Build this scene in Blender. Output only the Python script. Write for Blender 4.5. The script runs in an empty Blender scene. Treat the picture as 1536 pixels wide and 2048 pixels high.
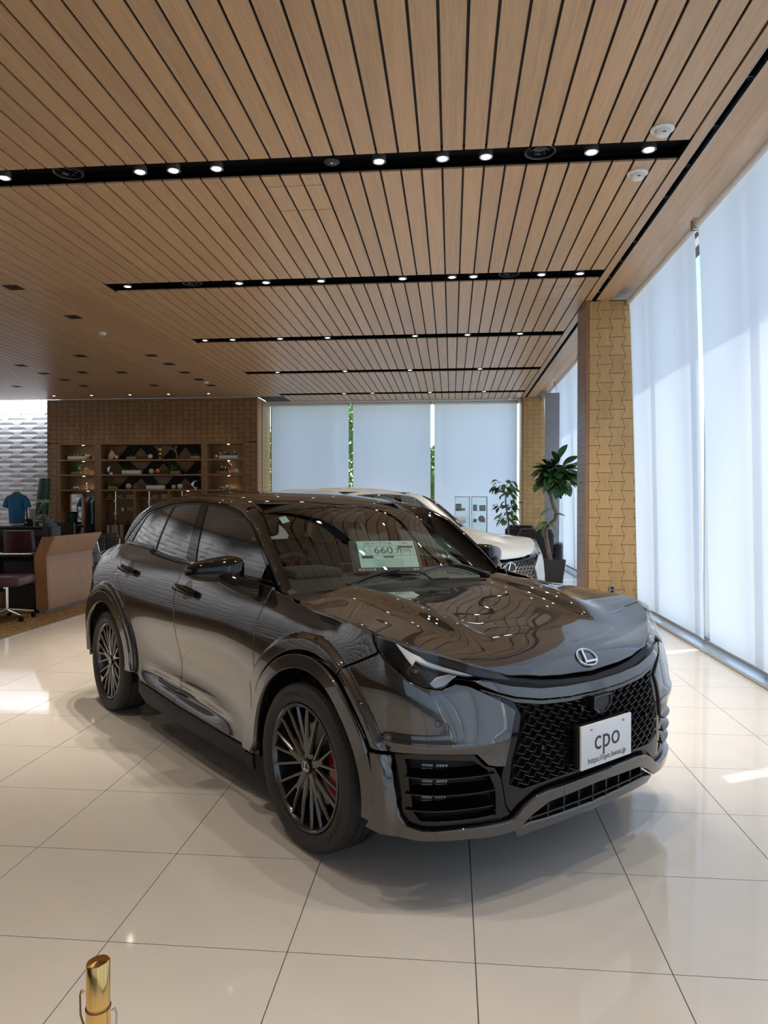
import bpy, bmesh, math, random
import numpy as np
from mathutils import Vector, Matrix
from mathutils.geometry import delaunay_2d_cdt
from mathutils.geometry import tessellate_polygon
R = random.Random(7)
SC = bpy.context.scene
COL_ = SC.collection
PI = math.pi

# ------------------------------------------------------------------ camera
CAM_H, YAW, PITCH, FPX = 1.443, 0.0930, 0.01293, 1450.7
cd = bpy.data.cameras.new('camera')
cd.sensor_fit = 'HORIZONTAL'; cd.sensor_width = 36.0
cd.lens = FPX / 1536.0 * 36.0
cd.clip_start = 0.05; cd.clip_end = 300
cam = bpy.data.objects.new('camera', cd); COL_.objects.link(cam)
cam.location = (0, 0, CAM_H)
cam.rotation_euler = (PI / 2 - PITCH, 0, YAW)
SC.camera = cam

# ------------------------------------------------------------------ world, sun, exposure
SUN_EL = math.radians(68.0)
SUN_DIR = Vector((-0.872 * math.cos(SUN_EL), -0.49 * math.cos(SUN_EL), -math.sin(SUN_EL)))   # way the light travels
w = bpy.data.worlds.new('sky'); SC.world = w; w.use_nodes = True
nt = w.node_tree; nt.nodes.clear()
sky = nt.nodes.new('ShaderNodeTexSky'); sky.sky_type = 'NISHITA'
sky.sun_disc = False; sky.sun_elevation = SUN_EL; sky.sun_rotation = math.radians(60)
sky.air_density = 1.2; sky.dust_density = 0.6
bg = nt.nodes.new('ShaderNodeBackground'); bg.inputs['Strength'].default_value = 0.34
wo = nt.nodes.new('ShaderNodeOutputWorld')
nt.links.new(sky.outputs[0], bg.inputs[0]); nt.links.new(bg.outputs[0], wo.inputs[0])
sl = bpy.data.lights.new('sun', 'SUN'); sl.energy = 3.6; sl.angle = math.radians(0.6); sl.color = (1, .96, .9)
so = bpy.data.objects.new('sun', sl); COL_.objects.link(so)
so.location = (6, 4, 9); so.rotation_euler = SUN_DIR.to_track_quat('-Z', 'Y').to_euler()
SC.view_settings.view_transform = 'Standard'; SC.view_settings.look = 'None'
SC.view_settings.exposure = 0.0; SC.view_settings.gamma = 1.0; SC.view_settings.use_curve_mapping = False
SC.cycles.use_denoising = True
SC.cycles.max_bounces = 10; SC.cycles.diffuse_bounces = 5; SC.cycles.glossy_bounces = 5
SC.cycles.transmission_bounces = 6; SC.cycles.transparent_max_bounces = 16
SC.cycles.sample_clamp_indirect = 6.0; SC.cycles.caustics_reflective = False; SC.cycles.caustics_refractive = False

# ------------------------------------------------------------------ materials
def mat(name, col, rough=.5, metal=0., coat=0., coat_r=.03, emit=None, es=0., spec=.5, sheen=0.):
    m = bpy.data.materials.new(name); m.use_nodes = True
    b = m.node_tree.nodes['Principled BSDF']
    b.inputs['Base Color'].default_value = (*col, 1); b.inputs['Roughness'].default_value = rough
    b.inputs['Metallic'].default_value = metal; b.inputs['Coat Weight'].default_value = coat
    b.inputs['Coat Roughness'].default_value = coat_r; b.inputs['Specular IOR Level'].default_value = spec
    if emit: b.inputs['Emission Color'].default_value = (*emit, 1); b.inputs['Emission Strength'].default_value = es
    return m
def N(m, t, **k):
    n = m.node_tree.nodes.new(t)
    for a, v in k.items(): setattr(n, a, v)
    return n
def L(m, a, b): m.node_tree.links.new(a, b)
def P_(m): return m.node_tree.nodes['Principled BSDF']
def ramp(m, pts):
    r = N(m, 'ShaderNodeValToRGB'); e = r.color_ramp.elements
    e[0].position, e[0].color = pts[0][0], (*pts[0][1], 1); e[1].position, e[1].color = pts[-1][0], (*pts[-1][1], 1)
    for p, c in pts[1:-1]:
        x = e.new(p); x.color = (*c, 1)
    return r
def wood(name, c0, c1, scale=(22, .9, 22), rough=.42, strips=0.0, bump=.02, coat=0.):
    """long grain along the axis whose scale is small; tone differs a little from piece to piece"""
    m = mat(name, c0, rough, coat=coat, coat_r=.15)
    tc = N(m, 'ShaderNodeTexCoord'); mp = N(m, 'ShaderNodeMapping'); mp.inputs['Scale'].default_value = scale
    oi = N(m, 'ShaderNodeObjectInfo'); cm = N(m, 'ShaderNodeVectorMath', operation='SCALE'); cv = N(m, 'ShaderNodeCombineXYZ')
    L(m, oi.outputs['Random'], cv.inputs[0]); L(m, oi.outputs['Random'], cv.inputs[1]); L(m, oi.outputs['Random'], cv.inputs[2])
    L(m, cv.outputs[0], cm.inputs[0]); cm.inputs['Scale'].default_value = 37.
    ad = N(m, 'ShaderNodeVectorMath', operation='ADD')
    L(m, tc.outputs['Object'], ad.inputs[0]); L(m, cm.outputs[0], ad.inputs[1]); L(m, ad.outputs[0], mp.inputs[0])
    n1 = N(m, 'ShaderNodeTexNoise'); n1.inputs['Scale'].default_value = 1.; n1.inputs['Detail'].default_value = 5; n1.inputs['Roughness'].default_value = .65
    L(m, mp.outputs[0], n1.inputs['Vector'])
    n2 = N(m, 'ShaderNodeTexNoise'); n2.inputs['Scale'].default_value = 5.; n2.inputs['Detail'].default_value = 3
    L(m, mp.outputs[0], n2.inputs['Vector'])
    mx = N(m, 'ShaderNodeMix'); mx.inputs['Factor'].default_value = .45
    L(m, n1.outputs[0], mx.inputs['A']); L(m, n2.outputs[0], mx.inputs['B'])
    r = ramp(m, [(.34, c0), (.5, tuple((a + b) / 2 for a, b in zip(c0, c1))), (.66, c1)])
    L(m, mx.outputs['Result'], r.inputs[0])
    hv = N(m, 'ShaderNodeHueSaturation'); mr = N(m, 'ShaderNodeMapRange'); mr.inputs['To Min'].default_value = .93; mr.inputs['To Max'].default_value = 1.07
    L(m, oi.outputs['Random'], mr.inputs[0]); L(m, mr.outputs[0], hv.inputs['Value']); L(m, r.outputs[0], hv.inputs['Color'])
    L(m, hv.outputs[0], P_(m).inputs['Base Color'])
    bp = N(m, 'ShaderNodeBump'); bp.inputs['Strength'].default_value = .12; bp.inputs['Distance'].default_value = bump * .1
    L(m, mx.outputs['Result'], bp.inputs['Height']); L(m, bp.outputs[0], P_(m).inputs['Normal'])
    return m
def noisy(m, scale, amt, bump=0., bscale=None, c=None):
    """mottle a plain material"""
    tc = N(m, 'ShaderNodeTexCoord'); n = N(m, 'ShaderNodeTexNoise'); n.inputs['Scale'].default_value = scale; n.inputs['Detail'].default_value = 4
    L(m, tc.outputs['Object'], n.inputs['Vector'])
    col = P_(m).inputs['Base Color'].default_value[:3]
    r = ramp(m, [(.3, tuple(x * (1 - amt) for x in col)), (.7, tuple(min(1, x * (1 + amt)) for x in (c or col)))])
    L(m, n.outputs[0], r.inputs[0]); L(m, r.outputs[0], P_(m).inputs['Base Color'])
    if bump:
        n2 = N(m, 'ShaderNodeTexNoise'); n2.inputs['Scale'].default_value = bscale or scale * 3
        L(m, tc.outputs['Object'], n2.inputs['Vector'])
        b = N(m, 'ShaderNodeBump'); b.inputs['Strength'].default_value = bump; b.inputs['Distance'].default_value = .01
        L(m, n2.outputs[0], b.inputs['Height']); L(m, b.outputs[0], P_(m).inputs['Normal'])
    return m
def glass(name, tint=(1, 1, 1), refl=1.0, rough=0.0):
    m = bpy.data.materials.new(name); m.use_nodes = True; t = m.node_tree; t.nodes.clear()
    o = N(m, 'ShaderNodeOutputMaterial'); mx = N(m, 'ShaderNodeMixShader'); tr = N(m, 'ShaderNodeBsdfTransparent'); gl = N(m, 'ShaderNodeBsdfGlossy')
    fr = N(m, 'ShaderNodeFresnel'); ge = N(m, 'ShaderNodeNewGeometry'); io = N(m, 'ShaderNodeMapRange'); io.inputs['To Min'].default_value = 1.52; io.inputs['To Max'].default_value = 1 / 1.52
    L(m, ge.outputs['Backfacing'], io.inputs[0]); L(m, io.outputs[0], fr.inputs['IOR'])      # the same reflectance from both sides of a thin pane
    tr.inputs[0].default_value = (*tint, 1); gl.inputs['Roughness'].default_value = rough
    mu = N(m, 'ShaderNodeMath', operation='MULTIPLY'); mu.inputs[1].default_value = refl; mu.use_clamp = True
    L(m, fr.outputs[0], mu.inputs[0]); L(m, mu.outputs[0], mx.inputs[0]); L(m, tr.outputs[0], mx.inputs[1]); L(m, gl.outputs[0], mx.inputs[2]); L(m, mx.outputs[0], o.inputs[0])
    return m
def blindmat(name, c, trans):
    m = bpy.data.materials.new(name); m.use_nodes = True; t = m.node_tree; t.nodes.clear()
    o = N(m, 'ShaderNodeOutputMaterial'); mx = N(m, 'ShaderNodeMixShader'); d = N(m, 'ShaderNodeBsdfDiffuse'); tr = N(m, 'ShaderNodeBsdfTranslucent')
    d.inputs[0].default_value = (*c, 1)
    tc = N(m, 'ShaderNodeTexCoord'); wv = N(m, 'ShaderNodeTexNoise'); wv.inputs['Scale'].default_value = 2.2
    mp = N(m, 'ShaderNodeMapping'); mp.inputs['Scale'].default_value = (1, 60, 160)
    L(m, tc.outputs['Object'], mp.inputs[0]); L(m, mp.outputs[0], wv.inputs['Vector'])
    r = ramp(m, [(.3, tuple(x * .95 for x in c)), (.7, c)]); L(m, wv.outputs[0], r.inputs[0]); L(m, r.outputs[0], tr.inputs[0])
    mx.inputs[0].default_value = trans
    L(m, d.outputs[0], mx.inputs[1]); L(m, tr.outputs[0], mx.inputs[2]); L(m, mx.outputs[0], o.inputs[0])
    return m

M = {}
M['slat'] = wood('ceiling oak', (.46, .285, .155), (.62, .41, .235), scale=(34, .9, 34), rough=.36)
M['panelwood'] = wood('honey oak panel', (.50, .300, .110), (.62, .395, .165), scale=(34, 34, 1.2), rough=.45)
M['wallwood'] = wood('oak wall panel', (.23, .125, .055), (.31, .18, .085), scale=(30, 30, 1.2), rough=.42)
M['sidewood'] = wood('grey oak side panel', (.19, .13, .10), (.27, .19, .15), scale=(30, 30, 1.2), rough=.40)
M['cabinet'] = wood('cabinet oak', (.20, .112, .052), (.28, .165, .080), scale=(4, 26, 26), rough=.4)
M['deskwood'] = wood('desk oak', (.33, .20, .12), (.43, .27, .165), scale=(24, 24, 1.1), rough=.38)
M['deskedge'] = wood('desk edge oak', (.32, .16, .075), (.40, .21, .10), scale=(24, 24, 1.1), rough=.38)
M['groove'] = mat('dark groove', (.028, .018, .012), .8)
M['black'] = mat('matt black', (.006, .006, .008), .55, spec=.3)
M['slotblack'] = mat('slot black', (.003, .003, .004), .5, spec=.2)
M['gapgrey'] = mat('gap backing', (.018, .018, .022), .6)
M['grout'] = mat('grout', (.11, .10, .095), .8)
M['alu'] = mat('aluminium', (.62, .63, .64), .3, 1.)
M['chrome'] = mat('chrome', (.78, .79, .80), .08, 1.)
M['white'] = noisy(mat('white plastic', (.75, .74, .71), .35), 8, .03)
M['brass'] = noisy(mat('brass', (.72, .47, .17), .10, 1.), 14, .06)
M['dimbrass'] = mat('aged brass hook', (.20, .15, .09), .35, 1.)
M['plate'] = mat('plate white', (.80, .81, .83), .35)
M['ink'] = mat('dark ink', (.04, .045, .055), .5)
M['whiteink'] = mat('white ink', (.85, .86, .86), .5)
t_ = mat('porcelain tile', (.60, .565, .52), .055, spec=.55)
noisy(t_, 3.5, .03)
oi = N(t_, 'ShaderNodeObjectInfo'); nn = N(t_, 'ShaderNodeTexNoise'); nn.inputs['Scale'].default_value = 2.2
tc_ = N(t_, 'ShaderNodeTexCoord'); L(t_, tc_.outputs['Object'], nn.inputs['Vector'])
bp_ = N(t_, 'ShaderNodeBump'); bp_.inputs['Strength'].default_value = .05; bp_.inputs['Distance'].default_value = .004
L(t_, nn.outputs[0], bp_.inputs['Height']); L(t_, bp_.outputs[0], P_(t_).inputs['Normal'])
M['tile'] = t_
cp = mat('brown loop carpet', (.17, .105, .045), .95, spec=.1)
tc_ = N(cp, 'ShaderNodeTexCoord'); wv = N(cp, 'ShaderNodeTexWave'); wv.inputs['Scale'].default_value = 3.0; wv.inputs['Distortion'].default_value = 6; wv.inputs['Detail'].default_value = 3; wv.inputs['Detail Scale'].default_value = 5
mp_ = N(cp, 'ShaderNodeMapping'); mp_.inputs['Scale'].default_value = (2.2, .8, 1); mp_.inputs['Rotation'].default_value = (0, 0, .7)
L(cp, tc_.outputs['Object'], mp_.inputs[0]); L(cp, mp_.outputs[0], wv.inputs['Vector'])
rp_ = ramp(cp, [(.0, (.15, .085, .035)), (.86, (.20, .125, .055)), (.97, (.36, .27, .14))]); L(cp, wv.outputs[0], rp_.inputs[0]); L(cp, rp_.outputs[0], P_(cp).inputs['Base Color'])
M['carpet'] = cp
M['embossed'] = noisy(mat('white embossed wall', (.62, .62, .63), .5), 5, .03)
M['blind'] = blindmat('translucent roller blind', (.86, .92, 1.0), .58)
M['plaster'] = noisy(mat('plaster', (.62, .60, .56), .7), 3, .03)
M['concrete'] = noisy(mat('pale concrete', (.72, .71, .69), .85), 1.5, .08)
M['pane'] = glass('window pane', (.93, .97, .96), 1.0)
M['clear'] = glass('display glass', (.965, .99, .985), 1.2)
M['carglass'] = glass('car side glass', (.16, .20, .20), 2.4)
M['carws'] = glass('car windshield', (.66, .76, .75), 1.5)
M['lens'] = glass('headlight lens', (.92, .94, .95), 1.3)
def paint(name, col, metal, rough, flake):
    m = mat(name, col, rough, metal, coat=1., coat_r=.004); P_(m).inputs['Coat IOR'].default_value = 2.0
    tc = N(m, 'ShaderNodeTexCoord'); v = N(m, 'ShaderNodeTexVoronoi'); v.inputs['Scale'].default_value = 900
    L(m, tc.outputs['Object'], v.inputs['Vector'])
    hs = N(m, 'ShaderNodeMix', data_type='RGBA', blend_type='MULTIPLY'); hs.inputs['Factor'].default_value = flake
    hs.inputs['A'].default_value = (*col, 1); L(m, v.outputs['Color'], hs.inputs['B']); L(m, hs.outputs['Result'], P_(m).inputs['Base Color'])
    return m
M['paint'] = paint('titanium grey metallic paint', (.028, .0255, .0265), .65, .34, .25); P_(M['paint']).inputs['Specular IOR Level'].default_value = .1
M['whitepaint'] = paint('pearl white paint', (.33, .365, .40), .0, .4, .04); P_(M['whitepaint']).inputs['Coat IOR'].default_value = 1.5
M['gloss'] = mat('piano black', (.004, .004, .005), .03)
M['roofblack'] = mat('black roof paint', (.006, .005, .005), .03)
M['pillarblack'] = mat('black pillar paint', (.005, .004, .004), .04, spec=.2)
M['trimblack'] = mat('satin black trim', (.012, .012, .013), .38)
M['rubber'] = mat('tyre rubber', (.030, .029, .029), .62, spec=.35)
M['tyretext'] = mat('raised tyre lettering', (.004, .004, .004), .5)
M['rim'] = mat('dark graphite rim', (.085, .08, .078), .22, .85, coat=.6)
M['disc'] = mat('brake disc', (.30, .29, .28), .35, 1.)
M['caliper'] = mat('red brake caliper', (.35, .012, .012), .35, coat=.6)
M['drl'] = mat('white light guide', (.85, .86, .88), .3)
M['silver'] = mat('satin silver', (.42, .45, .48), .25, .8)
M['interior'] = mat('dark cabin leather', (.025, .024, .026), .55)
M['dash'] = mat('dashboard vinyl', (.045, .040, .038), .6)
M['seat'] = mat('grey seat leather', (.06, .06, .064), .5)
M['leaf'] = noisy(mat('glossy ficus leaf', (.035, .10, .028), .35), 9, .35)
M['leaf2'] = noisy(mat('pale ficus leaf', (.09, .19, .05), .38), 9, .3)
M['bark'] = noisy(mat('ficus bark', (.24, .19, .14), .8), 20, .25, .5, 60)
M['soil'] = noisy(mat('potting soil', (.20, .14, .09), .95), 30, .4, .6)
M['pot'] = noisy(mat('charcoal planter', (.045, .043, .042), .55), 6, .08)
M['sofa'] = noisy(mat('black leather', (.022, .022, .024), .38), 12, .1, .15, 40)
M['burgundy'] = noisy(mat('burgundy leather', (.115, .026, .034), .34), 10, .1, .1, 50)
M['plum'] = noisy(mat('plum leather', (.105, .050, .065), .36), 10, .1, .1, 50)
M['navy'] = mat('dark blue binder', (.035, .045, .065), .5)
M['blueshirt'] = noisy(mat('blue polo fabric', (.03, .17, .34), .85), 12, .12, .3, 30)
M['green'] = noisy(mat('dark green golf bag vinyl', (.006, .085, .035), .4), 5, .1)
M['bagwhite'] = noisy(mat('white golf bag vinyl', (.50, .50, .46), .45), 5, .08)
M['leafout'] = noisy(mat('sunlit foliage', (.20, .38, .05), .6), 2, .5)
M['trunk'] = noisy(mat('tree bark', (.12, .09, .06), .9), 8, .3)
M['ball'] = noisy(mat('glazed ball', (.50, .47, .43), .25), 14, .35)
M['copper'] = mat('copper ornament', (.50, .20, .10), .25, .6)
M['hedge'] = noisy(mat('succulent leaves', (.045, .11, .035), .55), 25, .4)
M['terracotta'] = noisy(mat('wood planter box', (.25, .14, .07), .6), 15, .15)
M['ceramic'] = noisy(mat('white ceramic', (.62, .60, .56), .3), 9, .05)
M['coral'] = noisy(mat('bleached coral', (.46, .38, .28), .7), 20, .1)
M['cream'] = noisy(mat('cream card', (.55, .43, .27), .6), 6, .08)
M['mirrorglass'] = mat('mirror glass', (.55, .55, .53), .04, 1.)
for nm, c in (('pink', (.28, .05, .085)), ('teal', (.01, .075, .085)), ('blue', (.015, .05, .15)), ('cloth_white', (.45, .45, .44)), ('darknavy', (.01, .018, .04))):
    M[nm] = noisy(mat(nm + ' cloth', c, .9), 10, .12, .2, 30)
M['canvas'] = noisy(mat('canvas tote', (.36, .31, .25), .9), 12, .15)
M['pink_flower'] = mat('pale pink petals', (.55, .40, .42), .7)
M['yellow_flower'] = mat('yellow petals', (.60, .55, .15), .7)
M['paper'] = mat('pale paper', (.62, .82, .80), .6)
M['photo'] = noisy(mat('brochure print', (.16, .13, .10), .5), 7, .8, c=(.35, .33, .3))
M['bannergrey'] = noisy(mat('grey banner cloth', (.33, .33, .35), .7), 2, .1)
M['lamp'] = mat('lit lamp', (1, 1, 1), .5, emit=(1, .86, .66), es=30)
M['dimlamp'] = mat('lit shelf lamp', (1, 1, 1), .5, emit=(1, .84, .6), es=14)
M['lampoff'] = mat('lamp reflector', (.6, .58, .55), .2, 1.)

# ------------------------------------------------------------------ object helpers
def tag(o, label=None, cat=None, group=None, kind=None):
    if label: o['label'] = label
    if cat: o['category'] = cat
    if group: o['group'] = group
    if kind: o['kind'] = kind
    return o
def thing(name, label, cat, loc=(0, 0, 0), rz=0., group=None):
    o = bpy.data.objects.new(name, None); COL_.objects.link(o); o.empty_display_size = .1
    o.location = loc; o.rotation_euler = (0, 0, rz)
    return tag(o, label, cat, group)
def link(name, me, parent=None, loc=None, rot=None):
    o = bpy.data.objects.new(name, me); COL_.objects.link(o)
    if parent: o.parent = parent
    if loc is not None: o.location = loc
    if rot is not None: o.rotation_euler = rot
    return o
def mesh(name, V, F, m, smooth=False, normals=None):
    me = bpy.data.meshes.new(name); me.from_pydata([tuple(v) for v in V], [], [tuple(f) for f in F])
    mats = m if isinstance(m, (list, tuple)) else [m]
    for x in mats: me.materials.append(x)
    if smooth: me.polygons.foreach_set('use_smooth', [True] * len(me.polygons))
    me.update()
    if normals is not None: me.normals_split_custom_set_from_vertices([tuple(n) for n in normals])
    return me
class B:
    """collects simple shapes into ONE mesh"""
    def __init__(s): s.V = []; s.F = []; s.S = []; s.MI = []
    def add(s, V, F, smooth=False, mi=0):
        k = len(s.V); s.V += [tuple(v) for v in V]; s.F += [tuple(i + k for i in f) for f in F]; s.S += [smooth] * len(F); s.MI += [mi] * len(F); return s
    def box(s, x0, y0, z0, x1, y1, z1, bev=0., mi=0):
        if bev <= 0:
            V = [(x0, y0, z0), (x1, y0, z0), (x1, y1, z0), (x0, y1, z0), (x0, y0, z1), (x1, y0, z1), (x1, y1, z1), (x0, y1, z1)]
            return s.add(V, [(0, 3, 2, 1), (4, 5, 6, 7), (0, 1, 5, 4), (1, 2, 6, 5), (2, 3, 7, 6), (3, 0, 4, 7)], mi=mi)
        b = bmesh.new(); bmesh.ops.create_cube(b, size=1)
        bmesh.ops.scale(b, verts=b.verts, vec=(x1 - x0, y1 - y0, z1 - z0)); bmesh.ops.translate(b, verts=b.verts, vec=((x0 + x1) / 2, (y0 + y1) / 2, (z0 + z1) / 2))
        bmesh.ops.bevel(b, geom=b.edges[:], offset=bev, segments=2, affect='EDGES', profile=.5)
        return s.bm(b, True, mi)
    def bm(s, b, smooth=False, mi=0):
        b.verts.ensure_lookup_table(); V = [tuple(v.co) for v in b.verts]; F = [tuple(v.index for v in f.verts) for f in b.faces]; b.free(); return s.add(V, F, smooth, mi)
    def tube(s, pts, r, n=8, cap=True, mi=0, closed=False):
        P = [Vector(p) for p in pts]; rr = r if isinstance(r, (list, tuple)) else [r] * len(P); V = []; F = []; up = None
        m_ = len(P)
        for i, p in enumerate(P):
            if closed: t = (P[(i + 1) % m_] - P[i - 1])
            else: t = (P[min(i + 1, m_ - 1)] - P[max(i - 1, 0)])
            t = t.normalized() if t.length > 1e-9 else Vector((0, 0, 1))
            if up is None: up = Vector((0, 0, 1)) if abs(t.z) < .9 else Vector((1, 0, 0))
            a = t.cross(up);
            if a.length < 1e-6: a = t.cross(Vector((0, 1, 0)))
            a.normalize(); b = a.cross(t).normalized(); up = b
            for k in range(n):
                an = 2 * PI * k / n; V.append(p + (a * math.cos(an) + b * math.sin(an)) * rr[i])
        for i in range(m_ if closed else m_ - 1):
            j = (i + 1) % m_
            for k in range(n):
                F.append((i * n + k, i * n + (k + 1) % n, j * n + (k + 1) % n, j * n + k))
        if cap and not closed:
            F.append(tuple(range(n - 1, -1, -1))); F.append(tuple((m_ - 1) * n + k for k in range(n)))
        return s.add(V, F, True, mi)
    def lathe(s, prof, n=32, axis='z', org=(0, 0, 0), mi=0, smooth=True, cap=False):
        V = []; F = []; m_ = len(prof)
        for k in range(n):
            an = 2 * PI * k / n; c, q = math.cos(an), math.sin(an)
            for r_, h in prof:
                if axis == 'z': p = (r_ * c, r_ * q, h)
                elif axis == 'y': p = (r_ * c, h, r_ * q)
                else: p = (h, r_ * c, r_ * q)
                V.append((p[0] + org[0], p[1] + org[1], p[2] + org[2]))
        for k in range(n):
            k2 = (k + 1) % n
            for i in range(m_ - 1): F.append((k * m_ + i, k2 * m_ + i, k2 * m_ + i + 1, k * m_ + i + 1))
        if cap:
            F.append(tuple(k * m_ for k in range(n))[::-1]); F.append(tuple(k * m_ + m_ - 1 for k in range(n)))
        return s.add(V, F, smooth, mi)
    def prism(s, poly, d0, d1, axis='y', mi=0):
        """2D polygon extruded along an axis: axis y -> (x,z), axis z -> (x,y), axis x -> (y,z)"""
        n = len(poly); f = {'y': lambda p, d: (p[0], d, p[1]), 'z': lambda p, d: (p[0], p[1], d), 'x': lambda p, d: (d, p[0], p[1])}[axis]
        V = [f(p, d0) for p in poly] + [f(p, d1) for p in poly]
        tri = tessellate_polygon([[Vector((p[0], p[1], 0)) for p in poly]])
        F = [tuple(t) for t in tri] + [tuple(i + n for i in reversed(t)) for t in tri] + [(i, (i + 1) % n, n + (i + 1) % n, n + i) for i in range(n)]
        return s.add(V, F, False, mi)
    def ball(s, c, r, u=12, v=8, sc=(1, 1, 1), mi=0):
        b = bmesh.new(); bmesh.ops.create_uvsphere(b, u_segments=u, v_segments=v, radius=r)
        bmesh.ops.scale(b, verts=b.verts, vec=sc); bmesh.ops.translate(b, verts=b.verts, vec=c); return s.bm(b, True, mi)
    def xf(s, mtx, i0=0):
        for i in range(i0, len(s.V)): s.V[i] = tuple(mtx @ Vector(s.V[i]))
        return s
    def me(s, name, m):
        me = bpy.data.meshes.new(name); me.from_pydata(s.V, [], s.F)
        for x in (m if isinstance(m, (list, tuple)) else [m]): me.materials.append(x)
        me.polygons.foreach_set('use_smooth', s.S); me.polygons.foreach_set('material_index', s.MI)
        b = bmesh.new(); b.from_mesh(me); bmesh.ops.recalc_face_normals(b, faces=b.faces); b.to_mesh(me); b.free()
        if any(s.S): me.set_sharp_from_angle(angle=math.radians(42))
        me.update(); return me
    def obj(s, name, m, parent=None, loc=None, rot=None): return link(name, s.me(name, m), parent, loc, rot)
def text_mesh(txt, size, extrude=.0006, align='CENTER', spacing=1.0, res=3):
    """lettering as a mesh in the x,y plane facing +z"""
    cu = bpy.data.curves.new('lettering', 'FONT'); cu.body = txt; cu.size = size; cu.extrude = extrude; cu.align_x = align; cu.align_y = 'CENTER'; cu.space_character = spacing; cu.resolution_u = res
    o = bpy.data.objects.new('lettering', cu); COL_.objects.link(o)
    dg = bpy.context.evaluated_depsgraph_get(); me = bpy.data.meshes.new_from_object(o.evaluated_get(dg))
    V = [tuple(v.co) for v in me.vertices]; F = [tuple(p.vertices) for p in me.polygons]
    bpy.data.objects.remove(o); bpy.data.curves.remove(cu); bpy.data.meshes.remove(me)
    return V, F
def pix(u, v, Y=None, X=None, Z=None):
    """the world point a photograph pixel sees on the plane x, y or z = const"""
    x = (u - 768) / FPX; h = -(v - 1024) / FPX
    c, s = math.cos(PITCH), math.sin(PITCH); y = c + h * s; z = -s + h * c
    c, s = math.cos(YAW), math.sin(YAW); r = Vector((x * c - y * s, x * s + y * c, z)); o = Vector((0, 0, CAM_H))
    t = (Y - o.y) / r.y if Y is not None else (X - o.x) / r.x if X is not None else (Z - o.z) / r.z
    return o + r * t

# ================================================================== THE SETTING
CZ = 4.20
GX0, GP = 0.091, 0.1714                 # a slat gap and the slat pitch
SLOT0, SLOTP, SLOTW = 5.736, 3.087, 0.32
SLOTX0, SLOTX1 = GX0 - 26 * GP, GX0 + 10 * GP
def struct(name, b, m, parent=None, loc=None):
    o = b.obj(name, m, parent, loc)
    if parent is None: o['kind'] = 'structure'
    return o
# ---- floor: slab, porcelain tiles (parts), carpet
floor = struct('floor', B().box(-13.2, -6.3, -.20, 2.42, 20.3, -.006), M['grout'])
TX0, TY0, TP = -1.124, 2.2715, 0.6
g_ = .0018
tile_me = B().box(g_, g_, -.006, TP - g_, TP - g_, 0., 0).me('floor_tile', M['tile'])
tile_edge = B().box(g_, g_, -.006, 2.42 - (TX0 + TP * 5), TP - g_, 0., 0).me('floor_tile', M['tile'])
far = B()
for i in range(-6, 6):
    for j in range(-14, 30):
        if -2 <= j <= 19:
            link('floor_tile', tile_edge if i == 5 else tile_me, floor, (TX0 + i * TP, TY0 + j * TP, 0))
        else:
            x1 = 2.42 if i == 5 else TX0 + i * TP + TP - g_
            far.box(TX0 + i * TP + g_, TY0 + j * TP + g_, -.006, x1, TY0 + (j + 1) * TP - g_, 0)
o = far.obj('floor_tile_field', M['tile'], floor); o['kind'] = 'stuff'
carpet = struct('floor_carpet', B().box(-13.2, -6.3, -.006, TX0 - 6 * TP - .004, 20.3, .006), M['carpet'])
ct = B().box(-4.732, -6.3, -.006, -4.724, 20.3, .007).obj('trim_1', M['alu']); ct['kind'] = 'structure'

# ---- ceiling: backing with recessed light slots, oak slats (parts)
bk = B()
ys = [-6.3] + [v for k in range(-2, 5) for v in (SLOT0 + SLOTP * k, SLOT0 + SLOTP * k + SLOTW)] + [19.45]
for a, b_ in zip(ys[0::2], ys[1::2]): bk.box(SLOTX0, a, CZ + .03, SLOTX1 + .02, b_, CZ + .05)
bk.box(-13.2, -6.3, CZ + .03, SLOTX0, 18.6, CZ + .05).box(-5.02, 18.6, CZ + .0, SLOTX0, 19.45, CZ + .05)
bk.box(-13.4, -6.5, CZ + .26, 3.0, 20.4, CZ + .30)          # plenum roof
ceiling = struct('ceiling', bk, M['gapgrey'])
sb = B()
for k in range(-2, 5):
    y0 = SLOT0 + SLOTP * k; y1 = y0 + SLOTW
    sb.box(SLOTX0, y0 - .02, CZ + .10, SLOTX1 + .02, y1 + .02, CZ + .12)
    sb.box(SLOTX0, y0 - .02, CZ + .0145, SLOTX1 + .02, y0, CZ + .11); sb.box(SLOTX0, y1, CZ + .0145, SLOTX1 + .02, y1 + .02, CZ + .11)
    sb.box(SLOTX0 - .012, y0 - .02, CZ, SLOTX0, y1 + .02, CZ + .11); sb.box(SLOTX1 + .008, y0 - .02, CZ + .004, SLOTX1 + .022, y1 + .02, CZ + .11)
sb.obj('slot_lining', M['slotblack'], ceiling)
bands = [(ys[i], ys[i + 1]) for i in range(0, len(ys), 2)]
SW0, SW1 = .0095, GP - .0095
rest = B()
for bi, (a, b_) in enumerate(bands):
    me = B().box(SW0, 0, 0, SW1, b_ - a, .0145).me('ceiling_slat', M['slat'])
    for k in range(-26, 10):
        x = GX0 + k * GP
        if a > 2.5: link('ceiling_slat', me, ceiling, (x, a, CZ))
        else: rest.box(x + SW0, a, CZ, x + SW1, b_, CZ + .0145)
jy = [-6.3] + [SLOT0 + SLOTP * k + SLOTW / 2 for k in range(-2, 5)] + [18.55]
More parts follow.
